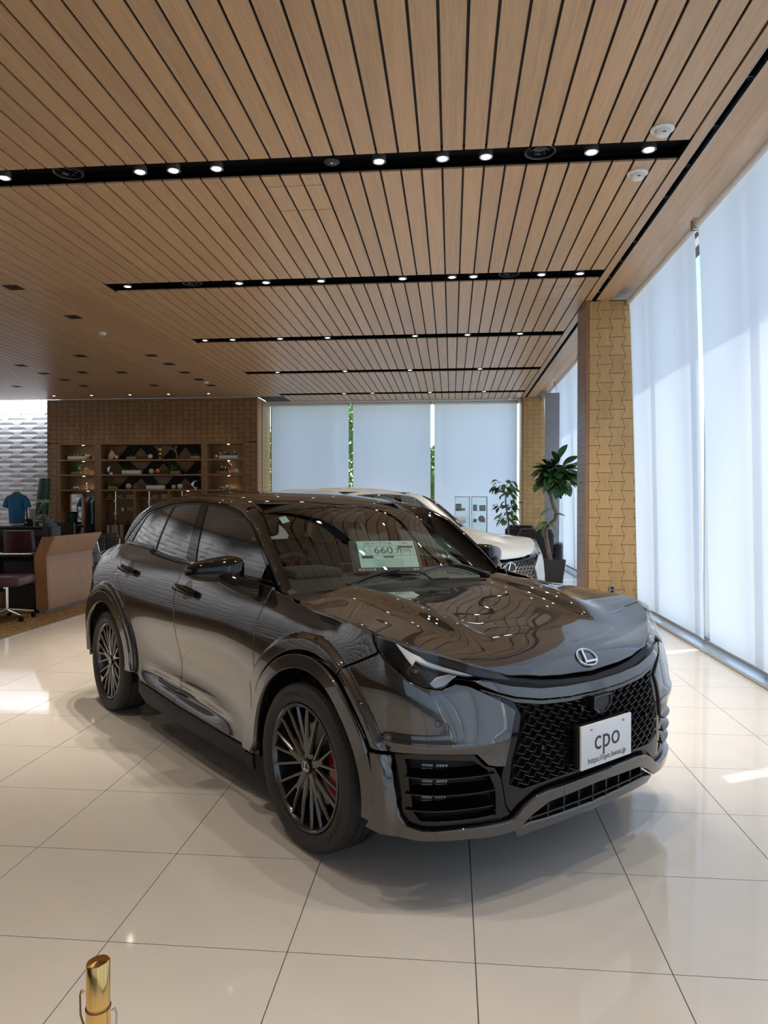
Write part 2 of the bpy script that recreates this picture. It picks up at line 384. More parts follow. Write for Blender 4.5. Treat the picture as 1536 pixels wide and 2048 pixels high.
for a, b_ in zip(jy[:-1], jy[1:]):
    me = B().box(SW0, 0.003, 0, SW1, b_ - a - .003, .0145).me('ceiling_slat', M['slat'])
    for k in range(-77, -26):
        x = GX0 + k * GP
        if k >= -51 and 5.5 < a < 13: link('ceiling_slat', me, ceiling, (x, a, CZ))
        else: rest.box(x + SW0, a + .003, CZ, x + SW1, b_ - .003, CZ + .0145)
o = rest.obj('ceiling_slat_field', M['slat'], ceiling); o['kind'] = 'stuff'
# flush access hatches: thin cross seams in the slats
hb = B()
for (u0, v0), (u1, v1) in (((536, 373), (646, 371)), ((562, 421), (665, 419)), ((1083, 573), (1160, 572)), ((1075, 600), (1140, 597))):
    p, q = pix(u0, v0, Z=CZ), pix(u1, v1, Z=CZ)
    for k in range(-26, 10):
        xa, xb = GX0 + k * GP + SW0, GX0 + k * GP + SW1
        if xa > min(p.x, q.x) - .1 and xb < max(p.x, q.x) + .1: hb.box(xa, (p.y + q.y) / 2 - .003, CZ - .0006, xb, (p.y + q.y) / 2 + .003, CZ)
hb.obj('hatch_seam', M['groove'], ceiling)
# boards and black track channel along the window side
rb = B()
for y0, y1 in ((-6.3, 10.12), (10.12, 19.28)):
    me1 = B().box(1.815, y0 + .002, CZ, 1.897, y1 - .002, CZ + .018).obj('ceiling_board', M['slat'], ceiling)
    me2 = B().box(1.960, y0 + .002, CZ, 2.185, y1 - .002, CZ + .018).obj('ceiling_board', M['slat'], ceiling)
tc = B().box(1.897, -6.3, CZ + .09, 1.960, 19.28, CZ + .10).box(1.890, -6.3, CZ + .018, 1.897, 19.28, CZ + .10).box(1.960, -6.3, CZ + .018, 1.967, 19.28, CZ + .10)
tc.obj('track_channel', M['slotblack'], ceiling)
B().box(1.897, -6.3, CZ - .003, 1.9, 19.28, CZ + .03).box(1.957, -6.3, CZ - .003, 1.960, 19.28, CZ + .03).obj('track_lip', M['alu'], ceiling)
B().box(2.185, -6.3, CZ + .16, 2.72, 19.4, CZ + .18).box(2.180, -6.3, CZ + .018, 2.185, 19.4, CZ + .17).obj('blind_pocket', M['slat'], ceiling)
# roof slab and eave
struct('trim_2', B().box(-13.4, -6.5, CZ + .30, 2.98, 20.5, CZ + .62), M['concrete'])

# ---- patterned panels: hourglass pieces
def hour(x0, x1, zlo, zhi, zc, p, A, h, ph, straightL=False, straightR=False, gap=.003):
    """outline of one piece between z=zlo and zhi in a column whose pieces are cut at zc+n*h (wide there)"""
    def ex(z):
        t = ((z - zc) / h) % 1.0; return A * (1 - 4 * min(t, 1 - t)) if True else 0   # +A at the cuts, -A midway
    zs = [zlo] + [zz for zz in (zc + h * (math.floor((zlo - zc) / h) + f) for f in (.5, 1, 1.5)) if zlo + 1e-4 < zz < zhi - 1e-4] + [zhi]
    Lp = [((x0 if straightL else x0 - ex(z + 1e-6 if z == zlo else z - 1e-6)) + gap, z) for z in zs]
    Rp = [((x1 if straightR else x1 + ex(z + 1e-6 if z == zlo else z - 1e-6)) - gap, z) for z in zs]
    Lp[0] = (Lp[0][0], zlo + gap); Rp[0] = (Rp[0][0], zlo + gap); Lp[-1] = (Lp[-1][0], zhi - gap); Rp[-1] = (Rp[-1][0], zhi - gap)
    return Lp, Rp
def piece(Lp, Rp, face, depth, inset, m, pillow=False):
    """face(x, z, d) -> world, d = how proud"""
    n = len(Lp); V = []; F = []
    lay = [0, depth] if not pillow else [0, depth * .25, depth]
    def ring(ins, d):
        xs = []
        for i in range(n): xs.append((Lp[i][0] + ins, Lp[i][1] + (ins if i == 0 else -ins if i == n - 1 else 0)))
        for i in range(n - 1, -1, -1): xs.append((Rp[i][0] - ins, Rp[i][1] + (ins if i == 0 else -ins if i == n - 1 else 0)))
        return [face(x, z, d) for x, z in xs]
    rings = [ring(0, 0), ring(0, lay[1] if not pillow else depth * .2), ring(inset, depth)]
    for r in rings: V += r
    m_ = 2 * n
    for k in range(2):
        for i in range(m_): F.append((k * m_ + i, k * m_ + (i + 1) % m_, (k + 1) * m_ + (i + 1) % m_, (k + 1) * m_ + i))
    o = 2 * m_
    for i in range(n - 1): F.append((o + i, o + m_ - 1 - i, o + m_ - 2 - i, o + i + 1))
    return V, F
def field(parent, nm, face_at, x0, x1, z0, z1, first, p, A, h, zc, m, depth=.006, inset=.002, gap=.003, pillow=False, holes=(), joined=False):
    """face_at(x,z) -> (origin Vector, ux Vector, normal Vector) is constant: given as a tuple (o,ux,n)"""
    o, ux, nn = face_at; uz = Vector((0, 0, 1)); cache = {}; J = B()
    k0 = math.floor((x0 - first) / p) ; k = k0
    while first + k * p < x1 - .01:
        a, b_ = first + k * p, first + (k + 1) * p; sL = a < x0 + A; sR = b_ > x1 - A
        a2, b2 = max(a, x0), min(b_, x1)
        if sL: a2 = x0
        if sR: b2 = x1
        if b2 - a2 > .02:
            zz = zc + (h / 2 if k % 2 else 0); z = zz + h * math.floor((z0 - zz) / h)
            while z < z1 - .02:
                lo, hi = max(z, z0), min(z + h, z1)
                if hi - lo > .03 and not any(hx0 < (a2 + b2) / 2 < hx1 and hz0 < (lo + hi) / 2 < hz1 for hx0, hx1, hz0, hz1 in holes):
                    Lp, Rp = hour(a2, b2, lo, hi, zz, p, A, h, 0, sL, sR, gap)
                    base = (lo,)
                    key = (round(b2 - a2, 4), sL, sR, round(hi - lo, 4), round((lo - zz) / h % 1, 3))
                    f = lambda x, z_, d, a2=a2, lo=lo: tuple(ux * (x - a2) + uz * (z_ - lo) + nn * d)
                    if joined:
                        V, F = piece(Lp, Rp, lambda x, z_, d: tuple(o + ux * x + uz * z_ + nn * d), depth, inset, m, pillow); J.add(V, F)
                    else:
                        if key not in cache:
                            V, F = piece(Lp, Rp, f, depth, inset, m, pillow); bb = B().add(V, F); cache[key] = bb.me(nm, m)
                        link(nm, cache[key], parent, o + ux * a2 + uz * lo)
                z += h
        k += 1
    if joined:
        q = J.obj(nm + '_field', m, parent); q['kind'] = 'stuff'
PX, PA, PH = .1665, .0254, .246
def column(name, X0, X1, Y0, Y1, zc, first):
    c = struct(name, B().box(X0 + .008, Y0 + .008, 0, X1 - .001, Y1, CZ), M['groove'])
    # corner moulding
    B().box(X0, Y0, 0, X0 + .045, Y0 + .045, CZ, .004).obj('corner_moulding', M['deskedge'], c)
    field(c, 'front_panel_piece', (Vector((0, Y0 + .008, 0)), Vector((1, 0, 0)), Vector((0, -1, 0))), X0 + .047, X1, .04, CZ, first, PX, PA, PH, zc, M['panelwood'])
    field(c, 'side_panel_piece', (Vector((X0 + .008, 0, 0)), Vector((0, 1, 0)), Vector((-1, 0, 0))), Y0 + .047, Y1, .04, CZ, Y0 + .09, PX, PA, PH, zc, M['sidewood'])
    return c
fz = pix(1210, 620, Y=10.15)
colA = column('column', 1.822, 2.56, 10.15, 10.82, fz.z, pix(1197.3, 700, Y=10.15).x)
colB = column('column', 1.822, 2.56, 19.30, 19.95, fz.z + .05, 1.96)
B().box(1.80, 10.12, 0, 2.56, 10.15, .012).obj('base_strip', M['alu'], colA)

# ---- wall behind the desks (holds the bookcase) and its return to the far window
WY = 18.6
def zx(u, v, Y=WY): p = pix(u, v, Y=Y); return p.x, p.z
CX0, CZ1 = zx(118, 886); CX1, _ = zx(488, 886)
WX0, _ = zx(94, 900); WX1, _ = zx(515, 900)
wl = B().box(WX0, WY + .02, 0, CX0, WY + .2, CZ).box(CX1, WY + .02, 0, WX1 - .008, WY + .2, CZ).box(CX0, WY + .02, CZ1, CX1, WY + .2, CZ)
wl.box(WX0, WY + .45, 0, WX1, WY + .5, CZ).box(WX1 - .2, WY + .05, 0, WX1 - .008, 19.95, CZ)
wall_back = struct('wall_back', wl, M['groove'])
fr = (Vector((0, WY + .02, 0)), Vector((1, 0, 0)), Vector((0, -1, 0)))
field(wall_back, 'wall_panel_piece', fr, WX0 + .02, WX1 - .03, CZ1, CZ, WX0 + .1, PX, PA, PH, CZ1 + .1, M['wallwood'], depth=.014, gap=.0055)
field(wall_back, 'wall_panel_piece', fr, WX0 + .02, CX0, .1, CZ1 - .003, WX0 + .1, PX, PA, PH, CZ1 + .1, M['wallwood'], depth=.014, gap=.0055)
field(wall_back, 'wall_panel_piece', fr, CX1, WX1 - .03, .1, CZ1 - .003, CX1, PX, PA, PH, CZ1 + .1, M['wallwood'], depth=.014, gap=.0055)
B().box(WX1 - .03, WY - .003, 0, WX1, WY + .03, CZ).obj('corner_moulding', M['deskedge'], wall_back)
field(wall_back, 'return_panel_piece', (Vector((WX1 - .008, 0, 0)), Vector((0, 1, 0)), Vector((1, 0, 0))), WY + .06, 19.95, .04, CZ, WY + .1, PX, PA, PH, 1.0, M['panelwood'])
# white embossed walls on the left
wf = struct('wall_left_far', B().box(-13.2, 19.25, 0, WX0 + .05, 19.4, CZ + .25), M['embossed'])
field(wf, 'embossed_piece', (Vector((0, 19.25, 0)), Vector((1, 0, 0)), Vector((0, -1, 0))), -13.0, WX0 + .05, 0, CZ + .2, WX0, .355, .055, .265, .3, M['embossed'], depth=.024, inset=.06, gap=.002, pillow=True)
wl2 = struct('wall_left', B().box(-13.3, -6.4, 0, -13.05, 19.4, CZ + .25), M['embossed'])
field(wl2, 'embossed_piece', (Vector((-13.05, 0, 0)), Vector((0, 1, 0)), Vector((1, 0, 0))), -6.2, 19.2, 0, CZ, 0., .71, .11, .53, .3, M['embossed'], depth=.05, inset=.10, gap=.003, pillow=True, joined=True)
# light washing the far white wall from the ceiling cove
ca = bpy.data.lights.new('cove_light', 'AREA'); ca.shape = 'RECTANGLE'; ca.size = 2.2; ca.size_y = .25; ca.energy = 42; ca.color = (.82, .90, 1)
co = bpy.data.objects.new('cove_light', ca); COL_.objects.link(co); co.location = (-11.9, 18.85, CZ + .2); co.rotation_euler = (math.radians(22), 0, 0)
for i in range(9):      # added spots without fittings, brightening the unseen left wall for car reflections
    l = bpy.data.lights.new('wall_wash', 'SPOT'); l.energy = 180; l.color = (.97, .98, 1); l.spot_size = math.radians(110); l.spot_blend = .8; l.shadow_soft_size = .04
    o = bpy.data.objects.new('wall_wash', l); COL_.objects.link(o); o.location = (-11.3, -4 + 2.6 * i, CZ - .03); o.rotation_euler = (0, math.radians(38), 0)
# wall behind the viewer, with two lit blinds like the window side
struct('wall_front', B().box(-13.3, -6.5, 0, -5.0, -6.3, CZ + .25).box(-5.0, -6.5, 3.6, 2.7, -6.3, CZ + .25).box(-5, -6.5, 0, 2.7, -6.3, .5), M['plaster'])

# ---- window walls
def blind(nm, label, axis, a0, a1, c_top, c_bot, ztop, zbot, seed, group):
    """axis 'y': hangs along y at x = c; axis 'x': hangs along x at y = c"""
    rr = random.Random(seed); t = thing(nm, label, 'blind', (0, 0, 0), 0, group)
    def at(s, c, z): return (c, s, z) if axis == 'y' else (s, c, z)
    ny, nz = 24, 26; V = []; F = []
    ph = [rr.uniform(0, 6) for _ in range(4)]
    for j in range(nz + 1):
        f = j / nz; z = ztop + (zbot - ztop) * f
        for i in range(ny + 1):
            u = i / ny; s = a0 + (a1 - a0) * u
            amp = .002 + .007 * f ** 1.3
            wv = amp * (math.sin(u * 7 + ph[0] + f * .5) + .6 * math.sin(u * 15 + ph[1]) * f)
            c = c_top + (c_bot - c_top) * f ** .8 + wv * (1 if axis == 'y' else .4)
            V.append(at(s, c, z))
    for j in range(nz):
        for i in range(ny): k = j * (ny + 1) + i; F.append((k, k + 1, k + ny + 2, k + ny + 1))
    link('blind_fabric', mesh('blind_fabric', V, F, M['blind'], True), t)
    c0 = c_top + (.04 if axis == 'y' else .04)
    B().tube([at(a0 - .0, c_top + .0, ztop + .03), at(a1 + .0, c_top, ztop + .03)], .038, 14).obj('roller_tube', M['white'], t)
    B().tube([at(a0, c_bot, zbot), at(a1, c_bot, zbot)], .011, 8).obj('hem_bar', M['silver'], t)
    for s in (a0 - .02, a1 + .02):
        q = B(); d = .012
        q.box(*at(s - d, c_top - .045, ztop - .01), *at(s + d, c_top + .045, ztop + .10)) if axis == 'y' else q.box(s - d, c_top - .045, ztop - .01, s + d, c_top + .045, ztop + .10)
        q.tube([at(s - d * 1.5, c_top, ztop + .03), at(s + d * 1.5, c_top, ztop + .03)], .028, 12)
        q.obj('bracket', M['alu'], t)
    return t
BL = [(7.47, 10.12, 'wide pale roller blind beside the near oak column'), (4.53, 7.37, 'wide pale roller blind at the right edge, nearer than the gap'), (1.56, 4.43, 'roller blind just right of the viewer'), (-1.4, 1.46, 'roller blind behind the viewer on the window side'), (-4.4, -1.5, 'roller blind furthest behind the viewer'),
      (17.08, 19.27, 'narrow roller blind beside the far oak column'), (14.0, 16.98, 'roller blind behind the twisted ficus'), (10.88, 13.9, 'roller blind hidden behind the near oak column')]
for i, (a, b_, lb) in enumerate(BL):
    blind('roller_blind', lb, 'y', a, b_, 2.392, 2.515, 4.13, .075, i, 'roller blinds on the window side')
FX = [pix(543, 900, Y=19.7).x, pix(697.5, 900, Y=19.7).x, pix(706, 900, Y=19.7).x, pix(861, 900, Y=19.7).x, pix(869, 900, Y=19.7).x, pix(1034, 900, Y=19.7).x]
for i, lb in enumerate(('leftmost of the three pale blinds on the far window', 'middle of the three pale blinds on the far window', 'rightmost of the three pale blinds on the far window')):
    blind('roller_blind', lb, 'x', FX[2 * i], FX[2 * i + 1], 19.7, 19.7, 4.10, .08, 30 + i, 'roller blinds on the far window')
for i in range(2):
    blind('roller_blind', ('left' if i else 'right') + ' roller blind on the wall behind the viewer', 'x', -4.9 + 3.8 * i, -1.2 + 3.8 * i, -6.2, -6.2, 3.6, .5, 40 + i, 'roller blinds behind the viewer')
def windows(name, axis, edges, c, z0=.03, z1=CZ + .14, pane=True):
    t = None; f = B()
    a0, a1 = edges[0], edges[-1]
    def bx(s0, s1, c0, c1, za, zb): return f.box(c0, s0, za, c1, s1, zb) if axis == 'y' else f.box(s0, c0, za, s1, c1, zb)
    bx(a0, a1, c - .03, c + .06, 0, z0 + .03); bx(a0, a1, c - .03, c + .06, z1 - .06, z1 + .1)
    for e in edges: bx(e - .025, e + .025, c - .03, c + .20, z0, z1)
    t = struct(name, f, M['alu'])
    for e0, e1 in zip(edges[:-1], edges[1:]):
        g = B(); s0, s1 = e0 + .03, e1 - .03
        V = [(c, s0, z0), (c, s1, z0), (c, s1, z1 - .06), (c, s0, z1 - .06)] if axis == 'y' else [(s0, c, z0), (s1, c, z0), (s1, c, z1 - .06), (s0, c, z1 - .06)]
        if pane: link('pane', mesh('pane', V, [(0, 1, 2, 3)], M['pane']), t)
    return t
windows('window_1', 'y', [-6.3, -4.2, -2.7, -1.2, .3, 1.8, 3.3, 4.8, 6.3, 7.8, 9.3, 10.7, 12.3, 13.8, 15.3, 16.8, 18.3, 20.1], 2.64)
windows('window_2', 'x', [-5.05, FX[1] - .3, FX[3] + .25, 2.7], 20.1)
windows('window_3', 'x', [-5.0, -1.1, 2.7], -6.4, .5, 3.6)
struct('trim_3', B().box(2.42, -6.3, -.02, 2.66, 20.1, .004).box(2.42, -6.3, 0, 2.432, 10.12, .028), M['alu'])
struct('trim_4', B().box(-5.05, 19.45, CZ - .03, 2.5, 20.2, CZ + .25), M['plaster'])
# ---- outside: paving, a low wall, trees beyond the far window
struct('ground', B().box(-60, -60, -.30, 60, 60, -.21).box(2.66, -6.5, -.21, 3.6, 24, -.04), M['concrete'])
def tree(x, y, hgt, crown, label, seed):
    rr = random.Random(seed); crown *= .72; t = thing('broadleaf_tree', label, 'tree', (x, y, -.21), 0, 'trees beyond the far window')
    B().tube([(0, 0, 0), (.05, .02, hgt * .3), (0, .05, hgt * .75)], [.13, .09, .05], 8).obj('trunk', M['trunk'], t)
    V = []; F = []
    for i in range(3600):
        a, e, q = rr.uniform(0, 2 * PI), rr.uniform(-1, 1), rr.random() ** .4
        c = Vector((crown * q * math.cos(a) * math.sqrt(1 - e * e), crown * q * math.sin(a) * math.sqrt(1 - e * e), hgt * .55 + hgt * .47 * q * e))
        u = Vector((rr.gauss(0, 1), rr.gauss(0, 1), rr.gauss(0, 1))).normalized(); v = u.cross(Vector((rr.gauss(0, 1), 1, rr.gauss(0, 1)))).normalized(); s = rr.uniform(.07, .13); k = len(V)
        V += [c - u * s, c + v * s * .5, c + u * s, c - v * s * .5]; F.append((k, k + 1, k + 2, k + 3))
    o = link('leaf', mesh('leaf', V, F, M['leafout']), t); o['kind'] = 'stuff'
for i, (x, y, h_, c, lb) in enumerate(((-5.3, 24.5, 5.2, 1.5, 'leafy tree outside, left of the far blinds'), (-2.9, 24.0, 6.0, 1.7, 'yellow-green tree seen through the left gap of the far blinds'), (-.1, 24.6, 3.7, 1.6, 'lower leafy tree seen through the right gap of the far blinds'))):
    tree(x, y, h_, c, lb, 60 + i)

# ================================================================== CARS
# body surfaces in car axes: a = metres behind the front axle, y = metres to the car's right, z = up
def _nat(x):
    x=np.asarray(x,float);n=len(x);A=np.zeros((n,n));B=np.zeros((n,n));A[0,0]=A[-1,-1]=1
    for i in range(1,n-1):
        h0=x[i]-x[i-1];h1=x[i+1]-x[i]
        A[i,i-1]=h0;A[i,i]=2*(h0+h1);A[i,i+1]=h1
        B[i,i-1]=6/h0;B[i,i]=-6/h0-6/h1;B[i,i+1]=6/h1
    return np.linalg.solve(A,B)
class Spl:
    def __init__(s,x): s.x=np.asarray(x,float); s.M=_nat(x)
    def W(s,t):
        t=np.atleast_1d(np.asarray(t,float));x=s.x;n=len(x)
        k=np.clip(np.searchsorted(x,t)-1,0,n-2);h=x[k+1]-x[k]
        tt=np.clip(t,x[0],x[-1])
        a=(x[k+1]-tt)/h;b=1-a;W=np.zeros((len(t),n));r=np.arange(len(t))
        W[r,k]+=a;W[r,k+1]+=b
        W+=((a**3-a)*h*h/6)[:,None]*s.M[k]+((b**3-b)*h*h/6)[:,None]*s.M[k+1]
        return W
# ---------- lower body: rows z, columns s ----------
ZR=[.14,.22,.30,.40,.50,.60,.70,.78,.86,.94,1.02,1.10,1.18,1.26]
# side half widths y at stations a for each z row
SIDE={
-.15:[.84,.866,.876,.880,.880,.876,.868,.860,.848,.822,.782,.73,.67,.6],
.15 :[.84,.866,.876,.880,.880,.876,.870,.864,.854,.834,.792,.74,.68,.61],
.45 :[.85,.872,.872,.866,.864,.866,.872,.872,.864,.846,.812,.765,.71,.65],
.80 :[.86,.880,.868,.842,.834,.848,.868,.876,.872,.854,.824,.785,.735,.68],
1.20:[.86,.884,.868,.836,.826,.846,.872,.882,.878,.862,.834,.797,.75,.70],
1.60:[.86,.884,.874,.850,.842,.858,.880,.890,.886,.870,.842,.804,.758,.71],
2.00:[.86,.880,.880,.872,.870,.876,.888,.896,.894,.880,.852,.812,.762,.71],
2.40:[.86,.876,.882,.884,.886,.890,.896,.900,.898,.886,.858,.814,.758,.70],
2.75:[.85,.872,.880,.884,.888,.892,.896,.898,.892,.876,.842,.792,.73,.66],
3.05:[.82,.85,.862,.868,.872,.874,.874,.870,.858,.836,.798,.742,.68,.61]}
# front columns: s, then (a,y) per row
def _front():
    C={}
    c0=[-.74,-.785,-.80,-.81,-.815,-.815,-.80,-.772,-.72,-.665,-.60,-.54,-.48,-.42]
    ys=[0,.2,.40,.56,.69,.785,.85]
    ss=[-1.475,-1.275,-1.075,-.91,-.765,-.635,-.50]
    sb=[0,.004,.018,.05,.105,.19,.31]
    for k in range(7):
        a=[];y=[]
        for i,z in enumerate(ZR):
            base=c0[i]+sb[k]
            if k==6: base=-.505+.22*max(0,z-.78)-.0*max(0,.3-z)
            if k==5: base=-.625+.38*max(0,z-.74)
            a.append(base)
            f=1-[0,0,.0,.02,.10,.16,.16][k]*max(0,z-.76)-[0,0,0,0,.05,.1,.12][k]*max(0,.28-z)
            y.append(ys[k]*f)
        C[ss[k]]=(a,y)
    return C
def _rear():
    C={}
    pts=[(3.17,3.15,.80),(3.30,3.24,.70),(3.50,3.30,.52),(3.76,3.335,.27),(4.03,3.345,0)]
    for s,a,y in pts:
        C[s]=([a-.10*max(0,z-.8) for z in ZR],[y*(1-.28*max(0,(z-.85))) for z in ZR])
    return C
COL={}
for s,v in SIDE.items(): COL[s]=([s]*len(ZR),v)
COL.update(_front());COL.update(_rear())
for s0,m in ((-1.475,[-1.275,-1.075]),(4.03,[3.76,3.50])):
    for q in m: COL[2*s0-q]=(COL[q][0],[-t for t in COL[q][1]])
SS=sorted(COL);KA=np.array([COL[s][0] for s in SS]);KY=np.array([COL[s][1] for s in SS])
_S=Spl(SS);_Z=Spl(ZR)
def sm(t): t=np.clip(t,0,1);return t*t*(3-2*t)
def lower(s,z):
    s=np.atleast_1d(np.asarray(s,float));z=np.atleast_1d(np.asarray(z,float))
    Ws=_S.W(s);Wz=_Z.W(z)
    a=np.einsum('ij,jk,ik->i',Ws,KA,Wz);y=np.einsum('ij,jk,ik->i',Ws,KY,Wz)
    for ax,dy in ((0,.026),(2.58,.020)):
        r=np.hypot(a-ax,z-.34); y=y+dy*sm((.556-r)/.022)*sm((y-.6)/.15)
    # rolled shoulder above the front intakes
    g=.013*np.exp(-((z-.580)/.022)**2)*sm((s+1.0)/.12)*sm((-.47-s)/.05)
    a=a-g*.8;y=y+g*.6
    return np.stack([a,y,z],1)
# ---------- upper body heightfield z=T(a,y) ----------
AT=[-.86,-.80,-.76,-.70,-.60,-.45,-.2,.05,.30,.45]
HOODC=[.60,.735,.800,.848,.882,.925,.982,1.017,1.035,1.04]  # centre line
def _hood():
    Y=[0,.15,.30,.45,.58,.70,.80,.88]
    # drop relative to centre line
    D=[0,-.003,-.006,-.012,-.022,-.044,-.085,-.13]
    return Y,D
_HA=Spl(AT);_HY=Spl([0,.15,.30,.45,.58,.70,.80,.90]);_HYm=None
def hood(a,y):
    a=np.atleast_1d(np.asarray(a,float));y=np.abs(np.atleast_1d(np.asarray(y,float)))
    zc=_HA.W(a)@np.array(HOODC)
    x=y/.80
    drop=-.004*x**2-.040*x**5
    # nose sides fall with plan curvature
    drop=drop-.05*sm((-.35-a)/.5)*x**2
    # raised bulges and central trough
    b=.028*np.exp(-((y-.47-.10*(a))/.085)**2)*sm((a+.62)/.35)*1.0
    t=-.012*np.exp(-(y/.26)**2)*sm((a+.55)/.4)
    return np.stack([a,y*0,zc+drop+b+t],1)
def hoodz(a,y): return hood(a,y)[:,2]
# roof / windshield profile along centre: a,z
RA=[.10,.40,.70,.93,1.2,1.5,1.9,2.3,2.6,2.85,3.05,3.25]
RZ=[.985,1.145,1.300,1.412,1.482,1.512,1.521,1.505,1.468,1.40,1.27,1.12]
_R=Spl(RA)
def topz(a,y):
    a=np.atleast_1d(np.asarray(a,float));y=np.atleast_1d(np.asarray(y,float))
    ae=a-.16*sm((1.6-a)/1.3)*(y/.62)**2*1.15     # windshield wraps back at the sides
    z=_R.W(ae)@np.array(RZ)
    return z-.045*(np.abs(y)/.62)**2.6
# side glass plane y=G(a,z)
_G=Spl([.2,.8,1.4,2.0,2.5,3.0])
def glassy(a,z):
    a=np.atleast_1d(np.asarray(a,float));z=np.atleast_1d(np.asarray(z,float))
    yb=_G.W(a)@np.array([.735,.765,.782,.776,.745,.68])   # at z=1.10
    t=(z-1.10)
    return yb-.22*t-.30*t*t*np.sign(t)
# hood edge: (a, y, z) along the shut line
HE = [(.207, .776, 1.006), (.158, .802, .999), (.096, .808, .991), (-.249, .822, .970), (-.436, .832, .956), (-.577, .719, .903), (-.681, .567, .842), (-.738, .447, .798), (-.768, .30, .772), (-.778, .19, .761), (-.785, 0, .751)]
_he = sorted([(a, y, z) for a, y, z in HE if y > .4])
_hcor = np.array([z - hoodz(a, y)[0] for a, y, z in _he]); _hea = np.array([e[0] for e in _he]); _hey = np.array([e[1] for e in _he])
def hood2(a, y):
    a = np.atleast_1d(np.asarray(a, float)); y = np.atleast_1d(np.asarray(y, float))
    z = hoodz(a, y); ye = np.interp(a, _hea, _hey); cc = np.interp(a, _hea, _hcor) * sm((a + .80) / .12)
    z = z + cc * np.minimum((np.abs(y) / ye), 1.1) ** 4
    # crisp crests that open towards the windshield with a dished centre
    yc = .375 + .10 * (a + .5); dep = .018 * sm((a + .56) / .22) * sm((.35 - a) / .25)
    z = z - dep * (1 - sm((np.abs(y) - (yc - .05)) / .05))
    return np.stack([a, y, z], 1)
def low2(s, z):
    s = np.atleast_1d(np.asarray(s, float)); z = np.atleast_1d(np.asarray(z, float))
    fl = s < -1.475; s2 = np.where(fl, -2.95 - s, s); fr = s2 > 4.03; s2 = np.where(fr, 8.06 - s2, s2)
    p = lower(s2, z); p[fl ^ fr, 1] *= -1
    # crease groove low on the doors
    t = (p[:, 0] - .75) / (1.85 - .75); zl = .335 + .055 * t
    gd = .022 * sm((p[:, 0] - .6) / .5) * sm((1.98 - p[:, 0]) / .22) * np.exp(-((p[:, 2] - zl) / .028) ** 2)
    p[:, 1] -= gd * np.sign(p[:, 1])
    return p
def top2(a, y):
    a = np.atleast_1d(np.asarray(a, float)); y = np.atleast_1d(np.asarray(y, float)); return np.stack([a, y, topz(a, y)], 1)
def gls2(a, z):
    a = np.atleast_1d(np.asarray(a, float)); z = np.atleast_1d(np.asarray(z, float)); return np.stack([a, glassy(a, z), z], 1)
SURF = {'low': low2, 'hood': hood2, 'top': top2, 'gls': gls2}
def snorm(sf, u, v):
    e = 2e-3; du = sf(u + e, v) - sf(u - e, v); dv = sf(u, v + e) - sf(u, v - e); n = np.cross(du, dv)
    n /= np.linalg.norm(n, axis=1)[:, None] + 1e-12; P = sf(u, v); c = P - np.array([1.2, 0, .55]); c[:, 0] *= .45
    n[(n * c).sum(1) < 0] *= -1
    return P, n
def spts(surf, uv, off=0.):
    uv = np.array(uv, float); P, n = snorm(SURF[surf], uv[:, 0], uv[:, 1]); return P + n * off, n
def densify(poly, step, closed=True):
    out = []; n = len(poly)
    for i in range(n if closed else n - 1):
        p, q = np.array(poly[i], float), np.array(poly[(i + 1) % n], float); k = max(1, int(np.ceil(np.linalg.norm(q - p) / step)))
        out += [tuple(p + (q - p) * j / k) for j in range(k)]
    if not closed: out.append(tuple(poly[-1]))
    return out
def smooth_poly(pts, it=1, keep=()):
    """corner cutting for soft curves (closed)"""
    for _ in range(it):
        o = []
        for i in range(len(pts)):
            p, q = np.array(pts[i]), np.array(pts[(i + 1) % len(pts)]); o += [tuple(p * .75 + q * .25), tuple(p * .25 + q * .75)]
        pts = o
    return pts
def inset_poly(p, d):
    P = np.array(p, float); nx = np.roll(P, -1, 0) - P; pv = P - np.roll(P, 1, 0)
    nx /= np.linalg.norm(nx, axis=1)[:, None] + 1e-9; pv /= np.linalg.norm(pv, axis=1)[:, None] + 1e-9
    area = .5 * np.sum(P[:, 0] * np.roll(P[:, 1], -1) - np.roll(P[:, 0], -1) * P[:, 1]); sg = 1 if area > 0 else -1
    n1 = np.stack([-pv[:, 1], pv[:, 0]], 1); n2 = np.stack([-nx[:, 1], nx[:, 0]], 1); b = n1 + n2; l = np.linalg.norm(b, axis=1)[:, None] + 1e-9; b /= l
    c = np.clip((b * n1).sum(1), .5, 1)[:, None]
    return P + b * sg * d / c
def inside(pt, poly):
    x, y = pt[:, 0][:, None], pt[:, 1][:, None]; P = np.array(poly); Q = np.roll(P, -1, 0)
    c = ((P[:, 1] > y) != (Q[:, 1] > y)) & (x < (Q[:, 0] - P[:, 0]) * (y - P[:, 1]) / (Q[:, 1] - P[:, 1] + 1e-12) + P[:, 0])
    return c.sum(1) % 2 == 1
